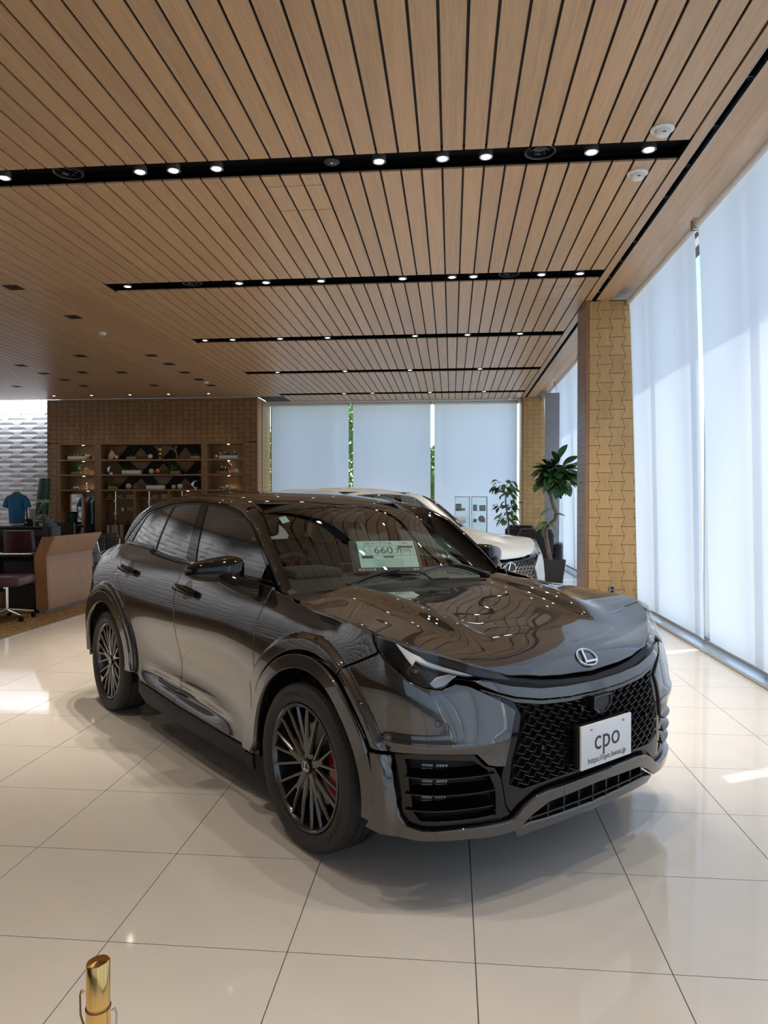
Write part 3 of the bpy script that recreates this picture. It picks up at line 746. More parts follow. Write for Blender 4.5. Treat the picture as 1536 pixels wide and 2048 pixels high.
def panel(surf, poly, holes=(), step=.03, gap=.0022, off=0., flange=.014, lip=.0014, back=False):
    """a sheet cut from a body surface with rolled edges; returns verts, faces, normals in car axes"""
    loops = [inset_poly(densify(poly, step * .8), gap)] + [inset_poly(densify(h, step * .8), -gap) for h in holes]
    inner = [inset_poly(loops[0], .0028)] + [inset_poly(l, -.0028) for l in loops[1:]]
    lo, hi = loops[0].min(0), loops[0].max(0)
    gx, gy = np.meshgrid(np.arange(lo[0] + step / 2, hi[0], step), np.arange(lo[1] + step / 2, hi[1], step)); gx[1::2] += step * .5
    G = np.stack([gx.ravel(), gy.ravel()], 1)
    shr = inset_poly(loops[0], step * .35); ok = inside(G, shr) & inside(G, loops[0])
    for l in loops[1:]: ok &= ~inside(G, inset_poly(l, -step * .35))
    G = G[ok]
    if surf == 'low':        # finer mesh where the wheel flares fold
        f_ = .0085; gx, gy = np.meshgrid(np.arange(lo[0] + f_ / 2, hi[0], f_), np.arange(lo[1] + f_ / 2, hi[1], f_)); gx[1::2] += f_ * .5
        H = np.stack([gx.ravel(), gy.ravel()], 1); near = lambda q: np.minimum(np.hypot(q[:, 0], q[:, 2] - .34), np.hypot(q[:, 0] - 2.58, q[:, 2] - .34))
        if len(H):
            r_ = near(low2(H[:, 0], H[:, 1])); H = H[(r_ > .522) & (r_ < .568)]
        if len(H):
            shr = inset_poly(loops[0], .006); H = H[inside(H, shr) & inside(H, loops[0])]
            if len(H):
                r_ = near(low2(G[:, 0], G[:, 1])) if len(G) else np.zeros(0); G = np.concatenate([G[~((r_ > .518) & (r_ < .572))], H])
    pts = []; edges = []
    for l in inner:
        k = len(pts); n = len(l); pts += [tuple(p) for p in l]; edges += [(k + i, k + (i + 1) % n) for i in range(n)]
    nb = len(pts); pts += [tuple(p) for p in G]
    r = delaunay_2d_cdt([Vector(p) for p in pts], edges, [], 0, 1e-7)
    V2 = np.array([tuple(v) for v in r[0]]); T = np.array([tuple(f) for f in r[2] if len(f) == 3])
    cen = V2[T].mean(1); ok = inside(cen, inner[0])
    for l in inner[1:]: ok &= ~inside(cen, l)
    T = T[ok]
    P, n = spts(surf, V2, off); Vt = [tuple(p) for p in P]; Nn = [tuple(q) for q in n]; F = [tuple(t) for t in T]
    for li, (a, b_) in enumerate(zip(inner, loops)):
        Pa, na = spts(surf, a, off); Pb, nb_ = spts(surf, b_, off - lip); Pc, _ = spts(surf, b_, off - flange)
        out = Pb - Pa; out /= np.linalg.norm(out, axis=1)[:, None] + 1e-9
        k = len(Vt); m_ = len(a); Vt += [tuple(p) for p in Pa] + [tuple(p) for p in Pb] + [tuple(p) for p in Pc]
        nm = na + out; nm /= np.linalg.norm(nm, axis=1)[:, None]
        Nn += [tuple(q) for q in na] + [tuple(q) for q in nm] + [tuple(q) for q in out]
        for i in range(m_):
            j = (i + 1) % m_; F += [(k + i, k + j, k + m_ + j, k + m_ + i), (k + m_ + i, k + m_ + j, k + 2 * m_ + j, k + 2 * m_ + i)]
    return Vt, F, Nn
def strip(surf, path, width, off0, off1, taper=False):
    """a narrow raised moulding that follows a line on a surface"""
    p = np.array(densify(path, .02, False)); t = np.gradient(p, axis=0); t /= np.linalg.norm(t, axis=1)[:, None] + 1e-9; nn = np.stack([-t[:, 1], t[:, 0]], 1)
    wv = np.full(len(p), width / 2)
    if taper: wv = wv * np.clip(np.minimum(np.arange(len(p)), np.arange(len(p))[::-1]) / 4 + .15, 0, 1)
    rows = []
    for f, o in ((-1, off0), (-.8, off1 * .85), (-.3, off1), (.3, off1), (.8, off1 * .85), (1, off0)):
        rows.append(spts(surf, p + nn * (wv * f)[:, None], o)[0])
    V = np.concatenate(rows); n = len(p); F = []
    for r_ in range(5):
        for i in range(n - 1): F.append((r_ * n + i, r_ * n + i + 1, (r_ + 1) * n + i + 1, (r_ + 1) * n + i))
    return [tuple(v) for v in V], F
def arc(cx, cz, r0, a0, a1, n, r1=None):
    r1 = r0 if r1 is None else r1
    return [(cx + (r0 + (r1 - r0) * i / n) * math.cos(math.radians(a0 + (a1 - a0) * i / n)), cz + (r0 + (r1 - r0) * i / n) * math.sin(math.radians(a0 + (a1 - a0) * i / n))) for i in range(n + 1)]
def mir(p): return [(-2.95 - s, z) for s, z in reversed(p)]
# ---- shared outlines
ARCH = .340
FA = arc(0, ARCH, .498, 152, 8, 30, .462)                 # around the front wheel, from the seam back to the sill
FA0 = arc(0, ARCH, .498, 188, 152, 10)
RA_ = arc(2.58, ARCH, .495, 172, 8, 34)
HLOW = [(-.44, .950), (-.462, .905), (-.50, .868), (-.553, .835), (-.600, .804), (-.666, .782), (-.735, .774), (-.765, .782), (-.80, .808), (-.835, .817), (-.91, .803), (-1.023, .783)]
HTOP = [(-1.030, .790), (-.985, .822), (-.90, .856), (-.816, .884), (-.70, .915), (-.572, .944), (-.50, .952)]
BELT = [(.43, 1.056), (.80, 1.070), (1.10, 1.080), (1.40, 1.090), (1.75, 1.105), (2.01, 1.128), (2.06, 1.146), (2.25, 1.156), (2.56, 1.160)]
FTOP = [(.41, 1.042), (.24, 1.020), (.215, 1.009), (.175, 1.002), (.10, .995), (-.08, .984), (-.249, .974), (-.42, .960)]
P_FENDER = FTOP + [(-.452, .905), (-.459, .888), (-.36, .848), (-.27, .812)] + arc(0, ARCH, .50, 119.5, 8, 26, .462)[0:] + [(.448, .30), (.428, .30), (.440, .40), (.447, .492), (.457, .65), (.464, .827), (.450, .90), (.426, .96), (.414, 1.01)]
UBT = [(-.80, .792), (-.854, .780), (-.929, .742), (-.985, .710), (-1.023, .682)]
UBS = [(-1.012, .655), (-1.004, .632), (-.986, .563), (-.967, .485)]
UBB = [(-.93, .489), (-.892, .499), (-.868, .522), (-.845, .543), (-.78, .548), (-.703, .549), (-.60, .545), (-.515, .540), (-.466, .548)]
P_BUMPER = [(-.27, .808), (-.36, .844), (-.462, .885), (-.470, .894)] + HLOW[2:8] + UBT + UBS + UBB + arc(0, ARCH, .505, 155, 120.5, 12)
INT = [(-.535, .531), (-.552, .43), (-.572, .330), (-.592, .300), (-.647, .288), (-.816, .290), (-.967, .287), (-1.000, .30), (-1.035, .36), (-.98, .45), (-.93, .482), (-.88, .497), (-.858, .522), (-.84, .538), (-.75, .542), (-.62, .540)]
BLADE_T = [(-1.010, .284), (-1.055, .322), (-1.120, .352), (-1.193, .362), (-1.475, .367)]
BLADE_B = [(-1.475, .322), (-1.18, .312), (-1.10, .282), (-1.030, .238)]
P_LOWER = ([(-.464, .541), (-.528, .534), (-.543, .43), (-.563, .322), (-.588, .292), (-.645, .281), (-.816, .283), (-.967, .280)] + BLADE_T +
           mir(BLADE_T[:-1]) + mir([(-.464, .541), (-.528, .534), (-.543, .43), (-.563, .322), (-.588, .292), (-.645, .281), (-.816, .283), (-.967, .280)]) +
           [(-2.95 - s, z) for s, z in [(-.480, .40), (-.470, .30), (-.44, .262), (-.534, .246), (-.628, .241), (-.722, .241), (-.835, .238), (-.93, .234)] + BLADE_B[::-1][:-1]] + BLADE_B + [(-.93, .234), (-.835, .238), (-.722, .241), (-.628, .241), (-.534, .246), (-.44, .262), (-.470, .30), (-.480, .40)])
TB_T = [(-.865, .800), (-.93, .792), (-1.023, .768), (-1.155, .744), (-1.30, .733), (-1.475, .729)]
TB_B = [(-1.475, .686), (-1.30, .690), (-1.155, .702), (-1.03, .726), (-.96, .748), (-.90, .775)]
P_TOPBAR = TB_T + mir(TB_T[:-1]) + mir(TB_B[1:]) + TB_B
MESH = [(-1.035, .704), (-1.055, .66), (-1.03, .58), (-1.004, .505), (-.99, .414), (-1.06, .385), (-1.2, .388), (-1.475, .398)]
FDW = [(.500, 1.066), (.600, 1.150), (.693, 1.228), (.826, 1.322), (.92, 1.362), (1.05, 1.396), (1.20, 1.418), (1.41, 1.433), (1.375, 1.26), (1.340, 1.098), (1.0, 1.086), (.70, 1.074)]
RDW = [(1.478, 1.108), (1.49, 1.26), (1.505, 1.436), (1.70, 1.434), (1.90, 1.421), (1.94, 1.35), (1.985, 1.20), (1.995, 1.138), (1.75, 1.118)]
QTW = [(2.02, 1.146), (2.01, 1.20), (1.965, 1.35), (1.94, 1.416), (2.15, 1.398), (2.33, 1.372), (2.40, 1.345), (2.56, 1.20), (2.585, 1.172), (2.30, 1.168), (2.07, 1.160)]
FRM_T = [(.445, 1.058), (.57, 1.165), (.68, 1.248), (.82, 1.345), (.98, 1.403), (1.2, 1.437), (1.6, 1.452), (2.0, 1.433), (2.4, 1.375), (2.66, 1.24), (2.80, 1.15)]
WSE = [(.425, .668), (.56, .640), (.68, .612), (.82, .583), (1.00, .540), (1.2, .530), (1.6, .535), (2.0, .532), (2.4, .52), (2.72, .50), (2.95, .47)]
P_FRAME = FRM_T + [(2.78, 1.135), (2.56, 1.150), (2.25, 1.146), (2.06, 1.136), (2.01, 1.118), (1.75, 1.095), (1.40, 1.080), (1.10, 1.070), (.80, 1.060), (.45, 1.046)]
P_FDOOR = [(.414, 1.052)] + [(.80, 1.068), (1.10, 1.078), (1.40, 1.088), (1.412, 1.05), (1.424, .969), (1.402, .86), (1.386, .752), (1.396, .55), (1.424, .324), (1.424, .300), (.784, .290), (.428, .286), (.428, .36), (.447, .492), (.457, .65), (.464, .827), (.450, .90), (.426, .96)]
P_RDOOR = [(1.402, 1.088), (1.75, 1.103), (2.01, 1.126), (2.06, 1.144), (2.30, 1.154), (2.42, 1.07), (2.43, .98), (2.33, .92), (2.20, .83)] + arc(2.58, ARCH, .500, 138, 172, 8) + [(2.06, .375), (1.969, .322), (1.424, .300), (1.424, .324), (1.396, .55), (1.386, .752), (1.402, .86), (1.424, .969), (1.412, 1.05)]
P_QTR = [(2.30, 1.154), (2.56, 1.158), (2.85, 1.14), (3.02, 1.09), (3.10, 1.02), (3.10, .70), (3.07, .36)] + arc(2.58, ARCH, .500, 8, 138, 28) + [(2.20, .83), (2.33, .92), (2.43, .98), (2.42, 1.07)]

class Car:
    def __init__(s, O, heading, sa=1., sy=1., zmap=None, root=None):
        s.O = np.array(O, float); s.d = np.array([math.cos(heading), math.sin(heading), 0]); s.r = np.array([s.d[1], -s.d[0], 0]); s.sa, s.sy, s.zmap = sa, sy, zmap; s.root = root
    def w(s, P):
        P = np.array(P, float).reshape(-1, 3); z = P[:, 2] if s.zmap is None else np.interp(P[:, 2], *s.zmap)
        return -np.outer(P[:, 0] * s.sa, s.d) + np.outer(P[:, 1] * s.sy, s.r) + np.stack([z * 0, z * 0, z], 1)     # relative to the thing's base
    def wn(s, n):
        n = np.array(n, float).reshape(-1, 3); return -np.outer(n[:, 0], s.d) + np.outer(n[:, 1], s.r) + np.stack([n[:, 2] * 0, n[:, 2] * 0, n[:, 2]], 1)
    def put(s, nm, V, F, m, parent=None, normals=None, smooth=True, flip=False, label=None):
        V = np.array(V, float)
        if flip: V = V * [1, -1, 1]
        if normals is not None:
            nn = np.array(normals, float)
            if flip: nn = nn * [1, -1, 1]
            nn = s.wn(nn)
        me = mesh(nm, s.w(V), F, m, smooth, None)
        b = bmesh.new(); b.from_mesh(me)
        if normals is not None:
            # face winding must agree with the surface normal
            b.faces.ensure_lookup_table()
            fl = [f for f in b.faces if f.normal.dot(Vector(nn[f.verts[0].index] + nn[f.verts[1].index] + nn[f.verts[2].index])) < 0]
            bmesh.ops.reverse_faces(b, faces=fl); b.to_mesh(me); b.free()
            me.normals_split_custom_set_from_vertices([tuple(q) for q in nn])
        else:
            bmesh.ops.recalc_face_normals(b, faces=b.faces); b.to_mesh(me); b.free()
            if smooth: me.set_sharp_from_angle(angle=math.radians(40))
        o = link(nm, me, parent or s.root)
        if label: o['label'] = label
        return o
    def pan(s, nm, surf, poly, m, both=True, parent=None, label=None, **k):
        V, F, n = panel(surf, poly, **k); o = [s.put(nm, V, F, m, parent, n, True, False, label)]
        if both: o.append(s.put(nm, V, F, m, parent, n, True, True, label))
        return o
    def builder(s, nm, b, m, parent=None, flip=False, label=None):
        return s.put(nm, b.V, b.F, m, parent, None, True, flip, label)

def emblem(w_=1.0):
    """ring with a slanting L, in x (right), y (up), about 1 wide"""
    ring = B(); n = 48; V = []; F = []
    for k in range(n):
        a = 2 * PI * k / n; c, q = math.cos(a), math.sin(a)
        for r_, h in ((1.0, 0), (.985, .06), (.90, .06), (.885, 0)): V.append((.5 * r_ * c, .36 * (r_ if r_ > .95 else r_ - .03) * q, h))
    for k in range(n):
        j = (k + 1) % n
        for i in range(3): F.append((4 * k + i, 4 * j + i, 4 * j + i + 1, 4 * k + i + 1))
    ring.add(V, F, True)
    Lp = [(-.045, .325), (.05, .325), (-.115, -.135), (.395, -.135), (.335, -.215), (-.27, -.215), (-.225, -.16), (-.20, -.10)]
    ring.prism(Lp, 0, .06, 'z')
    return ring
def make_wheel(nm, car, a, side, parent_label, steer=0., detail=True):
    """tyre mesh is the part; rim, spokes, disc, caliper, lettering are its pieces. local: axis y outward"""
    y0 = .785; cz = .345
    prof = [(.255, -.085), (.268, -.105), (.29, -.114), (.322, -.112), (.340, -.098), (.3465, -.075), (.3475, -.045), (.342, -.043), (.342, -.037), (.3475, -.035), (.3478, -.004), (.342, -.003), (.342, .003), (.3478, .004), (.3475, .035), (.342, .037), (.342, .043), (.3475, .045), (.3465, .075), (.340, .098), (.324, .1125), (.302, .1165), (.296, .1150), (.278, .110), (.266, .101), (.262, .090), (.255, .06)]
    def P(V):
        out = []
        for x, y, z in V: out.append((a + x, (y0 + y) , cz + z))
        return out
    def putb(n_, b, m, par, label=None): 
        return car.put(n_, P(b.V), b.F, m, par, None, True, side < 0, label)
    b = B().lathe(prof, 72, 'y')
    sip = B()
    for k in range(64):                                   # shoulder sipes cut as thin dark ribs
        an = 2 * PI * k / 64; c, q = math.cos(an), math.sin(an); c2, q2 = math.cos(an + .022), math.sin(an + .022)
        for ya, yb in ((.047, .097), (-.097, -.047)):
            r1, r2 = (.3484, .3408) if ya > 0 else (.3408, .3484)
            V = [(r1 * c, ya, r1 * q), (r1 * c2, ya, r1 * q2), (r2 * c2, yb, r2 * q2), (r2 * c, yb, r2 * q), (.33 * c, ya, .33 * q), (.33 * c2, ya, .33 * q2), (.33 * c2, yb, .33 * q2), (.33 * c, yb, .33 * q)]
            sip.add(V, [(0, 1, 2, 3), (0, 4, 5, 1), (3, 2, 6, 7)], False)
    W = putb(nm, b, M['rubber'], car.root, parent_label); o = putb('tread_sipes', sip, M['black'], W); o['kind'] = 'stuff'
    rim = B().lathe([(.262, .088), (.265, .096), (.261, .104), (.253, .106), (.246, .100), (.240, .080), (.236, .02), (.215, -.03), (.215, -.085)], 72, 'y')
    putb('rim', rim, M['rim'], W)
    # five arms, each fanning into four thin spokes
    for k in range(5):
        th = math.radians(90 + 72 * k - 4); s_ = B()
        def pt(r_, da, y): an = th + math.radians(da); return Vector((r_ * math.cos(an), y, r_ * math.sin(an)))
        def bar(p, q, w0, w1, d0, d1):
            t = (q - p).normalized(); o = Vector((0, 1, 0)); sd = t.cross(o).normalized(); V = []
            for pp, ww, dd in ((p, w0, d0), ((p + q) / 2 + o * .003, (w0 + w1) / 2, (d0 + d1) / 2), (q, w1, d1)):
                V += [pp - sd * ww - o * dd, pp - sd * ww * .55, pp + sd * ww * .55, pp + sd * ww - o * dd, pp - o * (dd + .014)]
            F = []
            for i in range(2):
                for j in range(5): F.append((i * 5 + j, i * 5 + (j + 1) % 5, i * 5 + 5 + (j + 1) % 5, i * 5 + 5 + j))
            s_.add(V, F + [(0, 1, 2, 3, 4), (14, 13, 12, 11, 10)], False)
        bar(pt(.030, 0, .080), pt(.135, 0, .088), .026, .019, .016, .012)
        bar(pt(.118, -4, .088), pt(.249, -9, .098), .0095, .006, .010, .007)
        bar(pt(.118, 4, .088), pt(.249, 9, .098), .0095, .006, .010, .007)
        bar(pt(.055, -14, .078), pt(.249, -27, .098), .0105, .006, .010, .007)
        bar(pt(.055, 14, .078), pt(.249, 27, .098), .0105, .006, .010, .007)
        putb('spoke', s_, M['rim'], W)
    h = B().lathe([(.0, .088), (.030, .088), (.034, .085), (.036, .070), (.070, .055), (.072, .02), (.0, .02)], 32, 'y')
    for k in range(5):
        an = math.radians(90 + 36 + 72 * k); h.lathe([(.0, .068), (.007, .068), (.008, .064), (.008, .04)], 8, 'y', (.054 * math.cos(an), 0, .054 * math.sin(an)))
    putb('hub', h, M['gloss'], W)
    e = emblem(); e2 = B().add([(-x * .050, .0885 + z * .03, y * .062) for x, y, z in e.V], e.F, False); putb('hub_emblem', e2, M['chrome'], W, 'small chrome oval emblem with a slanting L')
    putb('brake_disc', B().lathe([(.07, .0), (.075, .015), (.168, .015), (.168, -.008), (.07, -.008)], 48, 'y'), M['disc'], W)
    cal = B(); pv = []
    for i in range(9):
        an = math.radians(-38 + 72 * i / 8) if a > 1 else math.radians(142 + 68 * i / 8)
        for r_, y in ((.118, .045), (.186, .045), (.192, .02), (.192, -.03), (.112, -.03)): pv.append((r_ * math.cos(an), y, r_ * math.sin(an)))
    cal.add(pv, [(i * 5 + j, i * 5 + (j + 1) % 5, i * 5 + 5 + (j + 1) % 5, i * 5 + 5 + j) for i in range(8) for j in range(5)] + [(0, 1, 2, 3, 4), (44, 43, 42, 41, 40)], False)
    putb('brake_caliper', cal, M['caliper'], W, 'red brake caliper behind the spokes')
    if detail and side > 0:
        tb = B()
        def curved(txt, size, rmid, ang, spacing=1.0, sgn=1):
            V, F = text_mesh(txt, size, .0004, 'CENTER', spacing); out = []
            for x, y, z in V:
                # text runs clockwise when seen from outside (+y looking towards -y): outside view has +a to the left
                r_ = rmid + y * sgn; an = math.radians(ang) + sgn * x / rmid; out.append((r_ * math.cos(an), .1178 + z - abs(r_ - .300) * .10, r_ * math.sin(an)))
            tb.add(out, F, False)
        if a < 1:
            curved('SportContact 7', .027, .304, 80, 1.05); curved('235/45 R 19 Y', .027, .304, 212, 1.1)
        else: curved('SportContact 7', .027, .304, 70, 1.05)
        putb('tyre_lettering', tb, M['tyretext'], W, 'raised black sidewall lettering')
    return W

def build_body(car, style):
    dark = style == 'dark'; Pm = M['paint'] if dark else M['whitepaint']; RM = M['roofblack'] if dark else M['whitepaint']
    st = .03 if dark else .05
    # --- inner shell so the gaps read dark and nothing shows through
    sh = B()
    def shell_ring(a, hw, z0, z1, hw2=None): return [(a, -hw, z0), (a, -(hw2 or hw), z1), (a, (hw2 or hw), z1), (a, hw, z0)]
    rings = [(-.66, .40, .26, .66), (-.50, .60, .24, .76), (-.38, .44, .20, .86), (.40, .44, .20, .92), (.44, .76, .20, .94), (2.12, .76, .20, .98), (2.16, .42, .20, 1.0), (2.98, .42, .22, 1.0), (3.02, .70, .24, .98), (3.22, .60, .3, .95)]
    V = []; F = []
    for r_ in rings: V += shell_ring(*r_)
    for i in range(len(rings) - 1):
        for j in range(4): F.append((i * 4 + j, i * 4 + (j + 1) % 4, i * 4 + 4 + (j + 1) % 4, i * 4 + 4 + j))
    F += [(0, 1, 2, 3), (len(V) - 4, len(V) - 3, len(V) - 2, len(V) - 1)]
    car.put('floor_pan', V, F, M['trimblack'], smooth=False)
    # wheel arch liners
    for ax in (0, 2.58):
        lb = B(); prof = [(.415, 188), (.415, -8)]
        V = []; F = []; n = 20
        for i in range(n + 1):
            an = math.radians(-10 + 200 * i / n); 
            for y in (.46, .865): V.append((ax + .425 * math.cos(an), y, ARCH + .425 * math.sin(an)))
        for i in range(n): F.append((2 * i, 2 * i + 1, 2 * i + 3, 2 * i + 2))
        k = len(V); V += [(ax, .46, ARCH)]; F += [(2 * i, 2 * i + 2, k) for i in range(n)]
        car.put('wheel_arch_liner', V, F, M['black'], smooth=False); car.put('wheel_arch_liner', V, F, M['black'], smooth=False, flip=True)
    # --- outer panels
    hoodP = [(a, y) for a, y, z in HE] + [(a, -y) for a, y, z in HE[-2::-1]] + [(.235, -.70), (.215, -.5), (.175, -.25), (.165, 0), (.175, .25), (.215, .5), (.235, .70)]
    hd = car.pan('hood', 'hood', hoodP, Pm, both=False, step=.013 if dark else .045)[0]
    car.pan('front_fender', 'low', P_FENDER, Pm, step=st)
    car.pan('front_bumper', 'low', P_BUMPER, Pm, step=st)
    bl = car.pan('lower_bumper', 'low', P_LOWER, Pm, both=False, step=st, off=.012, flange=.04)[0]
    car.pan('quarter_panel', 'low', P_QTR, Pm, step=st)
    fd = car.pan('front_door', 'low', P_FDOOR, Pm, step=st); rd = car.pan('rear_door', 'low', P_RDOOR, Pm, step=st)
    car.pan('tailgate', 'low', [(3.105, .70), (3.105, 1.02), (3.16, 1.06), (3.5, 1.09), (4.03, 1.10), (4.56, 1.09), (4.9, 1.06), (4.955, 1.02), (4.955, .70)], Pm, both=False, step=.06)
    car.pan('rear_bumper', 'low', [(3.075, .30), (3.105, .69), (4.955, .69), (4.985, .30), (4.03, .27)], Pm, both=False, step=.06)
    # sill: black skirt, made matt black for the shade under the car
    car.pan('sill', 'low', [(.44, .276), (.784, .280), (1.424, .290), (1.969, .312), (2.03, .33), (2.02, .24), (1.9, .185), (.6, .185), (.44, .20)], M['black'], step=.05, off=-.012)
    # wheel arch mouldings
    MO = arc(0, ARCH, .494, 187, 8, 40, .458) + [(.448, .285)] + arc(0, ARCH, .400, 0, 187, 40, .424)
    car.pan('arch_moulding', 'low', MO, Pm if dark else M['trimblack'], step=.02, off=.008, flange=.05)
    MO2 = [(2.06, .36)] + arc(2.58, ARCH, .495, 172, 4, 40) + arc(2.58, ARCH, .415, 2, 178, 40)
    car.pan('arch_moulding', 'low', MO2, Pm if dark else M['trimblack'], step=.02, off=.008, flange=.05)
    # --- greenhouse
    for fl in (False, True):
        V, F, n = panel('gls', P_FRAME, holes=(FDW, RDW, QTW), step=.03, gap=0.0, off=-.004, flange=.02)
        fr_ = car.put('window_frame', V, F, M['gloss'], None, n, True, fl)
    for nm, pl, pr in (('side_window', FDW, fd), ('side_window', RDW, rd)):
        V, F, n = panel('gls', pl, step=.08, gap=.0005, off=-.009, flange=.004)
        for i, fl in enumerate((False, True)): car.put(nm, V, F, M['carglass'], pr[i], n, True, fl, 'tinted door glass')
    V, F, n = panel('gls', QTW, step=.08, gap=.0005, off=-.009, flange=.004)
    for fl in (False, True): car.put('quarter_window', V, F, M['carglass'], None, n, True, fl, 'tinted quarter glass')
    WSP = [(.425, .664), (.56, .636), (.68, .608), (.82, .579), (.99, .536), (.965, .40), (.945, .2), (.94, 0)]
    WSP = WSP + [(a, -y) for a, y in WSP[-2::-1]] + [(.35, -.52), (.27, -.3), (.24, 0), (.27, .3), (.35, .52)]
    ws = car.pan('windshield', 'top', WSP, M['carws'], both=False, step=.05, off=.001, flange=.005)[0]
    RP = [(1.0, .540), (1.2, .530), (1.6, .535), (2.0, .532), (2.4, .52), (2.72, .50), (2.78, .48)]
    rf = [(.955, 0), (.96, .2), (.978, .40)] + RP + [(2.80, 0)] + [(a, -y) for a, y in RP[::-1]] + [(.978, -.40), (.96, -.2)]
    car.pan('roof', 'top', rf, RM, both=False, step=.05)
    car.pan('rear_window', 'top', [(2.80, .47), (3.12, .42), (3.17, 0), (3.12, -.42), (2.80, -.47), (2.82, 0)], M['carglass'], both=False, step=.06)
    # roof rail and A pillar: a rounded strip between windshield edge and side frame
    A_, Bq = [], []
    t = np.linspace(0, 1, 60); sF = np.linspace(0, 1, len(FRM_T)); F_ = np.array(FRM_T); W_ = np.array(WSE)
    fa = np.stack([np.interp(t, sF, F_[:, 0]), np.interp(t, sF, F_[:, 1])], 1); wa = np.stack([np.interp(t, sF, W_[:, 0]), np.interp(t, sF, W_[:, 1])], 1)
    e0 = spts('gls', fa, 0.)[0]; e1 = spts('top', wa, -.001)[0]; ct = np.stack([(e0[:, 0] + e1[:, 0]) / 2, e0[:, 1] * .88 + e1[:, 1] * .12 - .004, e1[:, 2] * .82 + e0[:, 2] * .18 + .004], 1)
    V = []; nq = 8
    for q in range(nq + 1):
        f = q / nq; V.append(e0 * (1 - f) ** 2 + ct * 2 * f * (1 - f) + e1 * f * f)
    V = np.concatenate(V); F = [(q * 60 + i, q * 60 + i + 1, q * 60 + 61 + i, q * 60 + 60 + i) for q in range(nq) for i in range(59)]
    for fl in (False, True): car.put('roof_pillar', V, F, M['pillarblack'] if dark else M['whitepaint'], None, None, True, fl)
    # belt moulding
    V, F = strip('gls', [(.44, 1.054), (.80, 1.066), (1.10, 1.076), (1.40, 1.087), (1.75, 1.102), (2.0, 1.122), (2.055, 1.140), (2.25, 1.15), (2.56, 1.155), (2.72, 1.15)], .012, -.004, .008)
    for fl in (False, True): car.put('belt_moulding', V, F, M['gloss'] if dark else M['silver'], None, None, True, fl)
    # cowl, between hood and windshield
    cw = [(.22, .74), (.43, .68), (.36, .5), (.29, .3), (.26, 0), (.29, -.3), (.36, -.5), (.43, -.68), (.22, -.74), (.18, -.5), (.14, -.25), (.13, 0), (.14, .25), (.18, .5)]
    P0 = []; 
    for i in range(31):
        y = -.74 + 1.48 * i / 30
        P0 += [(.13 + .10 * (y / .74) ** 2, y, .992), (.20 + .14 * (y / .74) ** 2, y, 1.002), (.30 + .16 * (y / .74) ** 2, y, 1.045 - .055 * abs(y))]
    car.put('cowl', P0, [(3 * i + j, 3 * i + 3 + j, 3 * i + 4 + j, 3 * i + 1 + j) for i in range(30) for j in range(2)], M['trimblack'])
    # --- grille zone
    gb = [(-.86, .795), (-.93, .78), (-1.475, .76), (-2.02, .78), (-2.09, .795), (-2.02, .45), (-2.0, .25), (-1.475, .245), (-.95, .25), (-.93, .45)]
    car.pan('grille_backing', 'low', gb, M['slotblack'], both=False, step=.06, off=-.075, flange=.01)
    car.pan('bonnet_gap_seal', 'low', [(-.86, .802), (-.93, .806), (-1.023, .786), (-1.155, .764), (-1.475, .748), (-1.795, .764), (-1.927, .786), (-2.02, .806), (-2.09, .802), (-2.02, .770), (-1.9, .75), (-1.475, .720), (-1.05, .75), (-.93, .770)], M['gloss'], both=False, step=.03, off=-.018, flange=.03)
    if dark:
        car.pan('grille_header', 'low', P_TOPBAR, Pm, both=False, step=.025, off=.004, flange=.03, label='grey body-coloured band above the grille')
        TBB = [(-1.475, .686), (-1.30, .690), (-1.155, .702), (-1.03, .726), (-.96, .748), (-.89, .772)]
        dn = [(s, z - (.020 if s < -1 else .012)) for s, z in TBB[::-1]]
        car.pan('grille_header_lip', 'low', TBB + dn + [(-2.95 - s, z) for s, z in dn[::-1][1:]] + [(-2.95 - s, z) for s, z in TBB[::-1][:-1]], M['rim'], both=False, step=.03, off=-.004, flange=.03)
    # surround
    sur = [(-.895, .768), (-.929, .738), (-.985, .706), (-1.019, .680), (-1.008, .655), (-1.000, .632), (-.982, .563), (-.963, .485), (-.955, .44), (-.985, .33), (-1.01, .30), (-1.06, .335), (-1.12, .366), (-1.193, .374), (-1.475, .378)]
    inn = [(-1.475, .398), (-1.2, .392), (-1.06, .385), (-.995, .414), (-1.004, .505), (-1.03, .58), (-1.052, .66), (-1.035, .702), (-1.02, .722), (-.95, .744), (-.90, .770)]
    ring_ = sur + [(-2.95 - s, z) for s, z in sur[::-1][1:]] + [(-2.95 - s, z) for s, z in inn[::-1][0:-1]] + inn
    gs = car.pan('grille_surround', 'low', sur + inn, M['gloss'], step=.03, off=-.010, flange=.05)
    # woven rows of the grille
    gl = None
    zr0, zr1 = (.388, .700)
    rows = 13; polyM = np.array(MESH + [(-2.95 - s, z) for s, z in MESH[::-1][1:]])
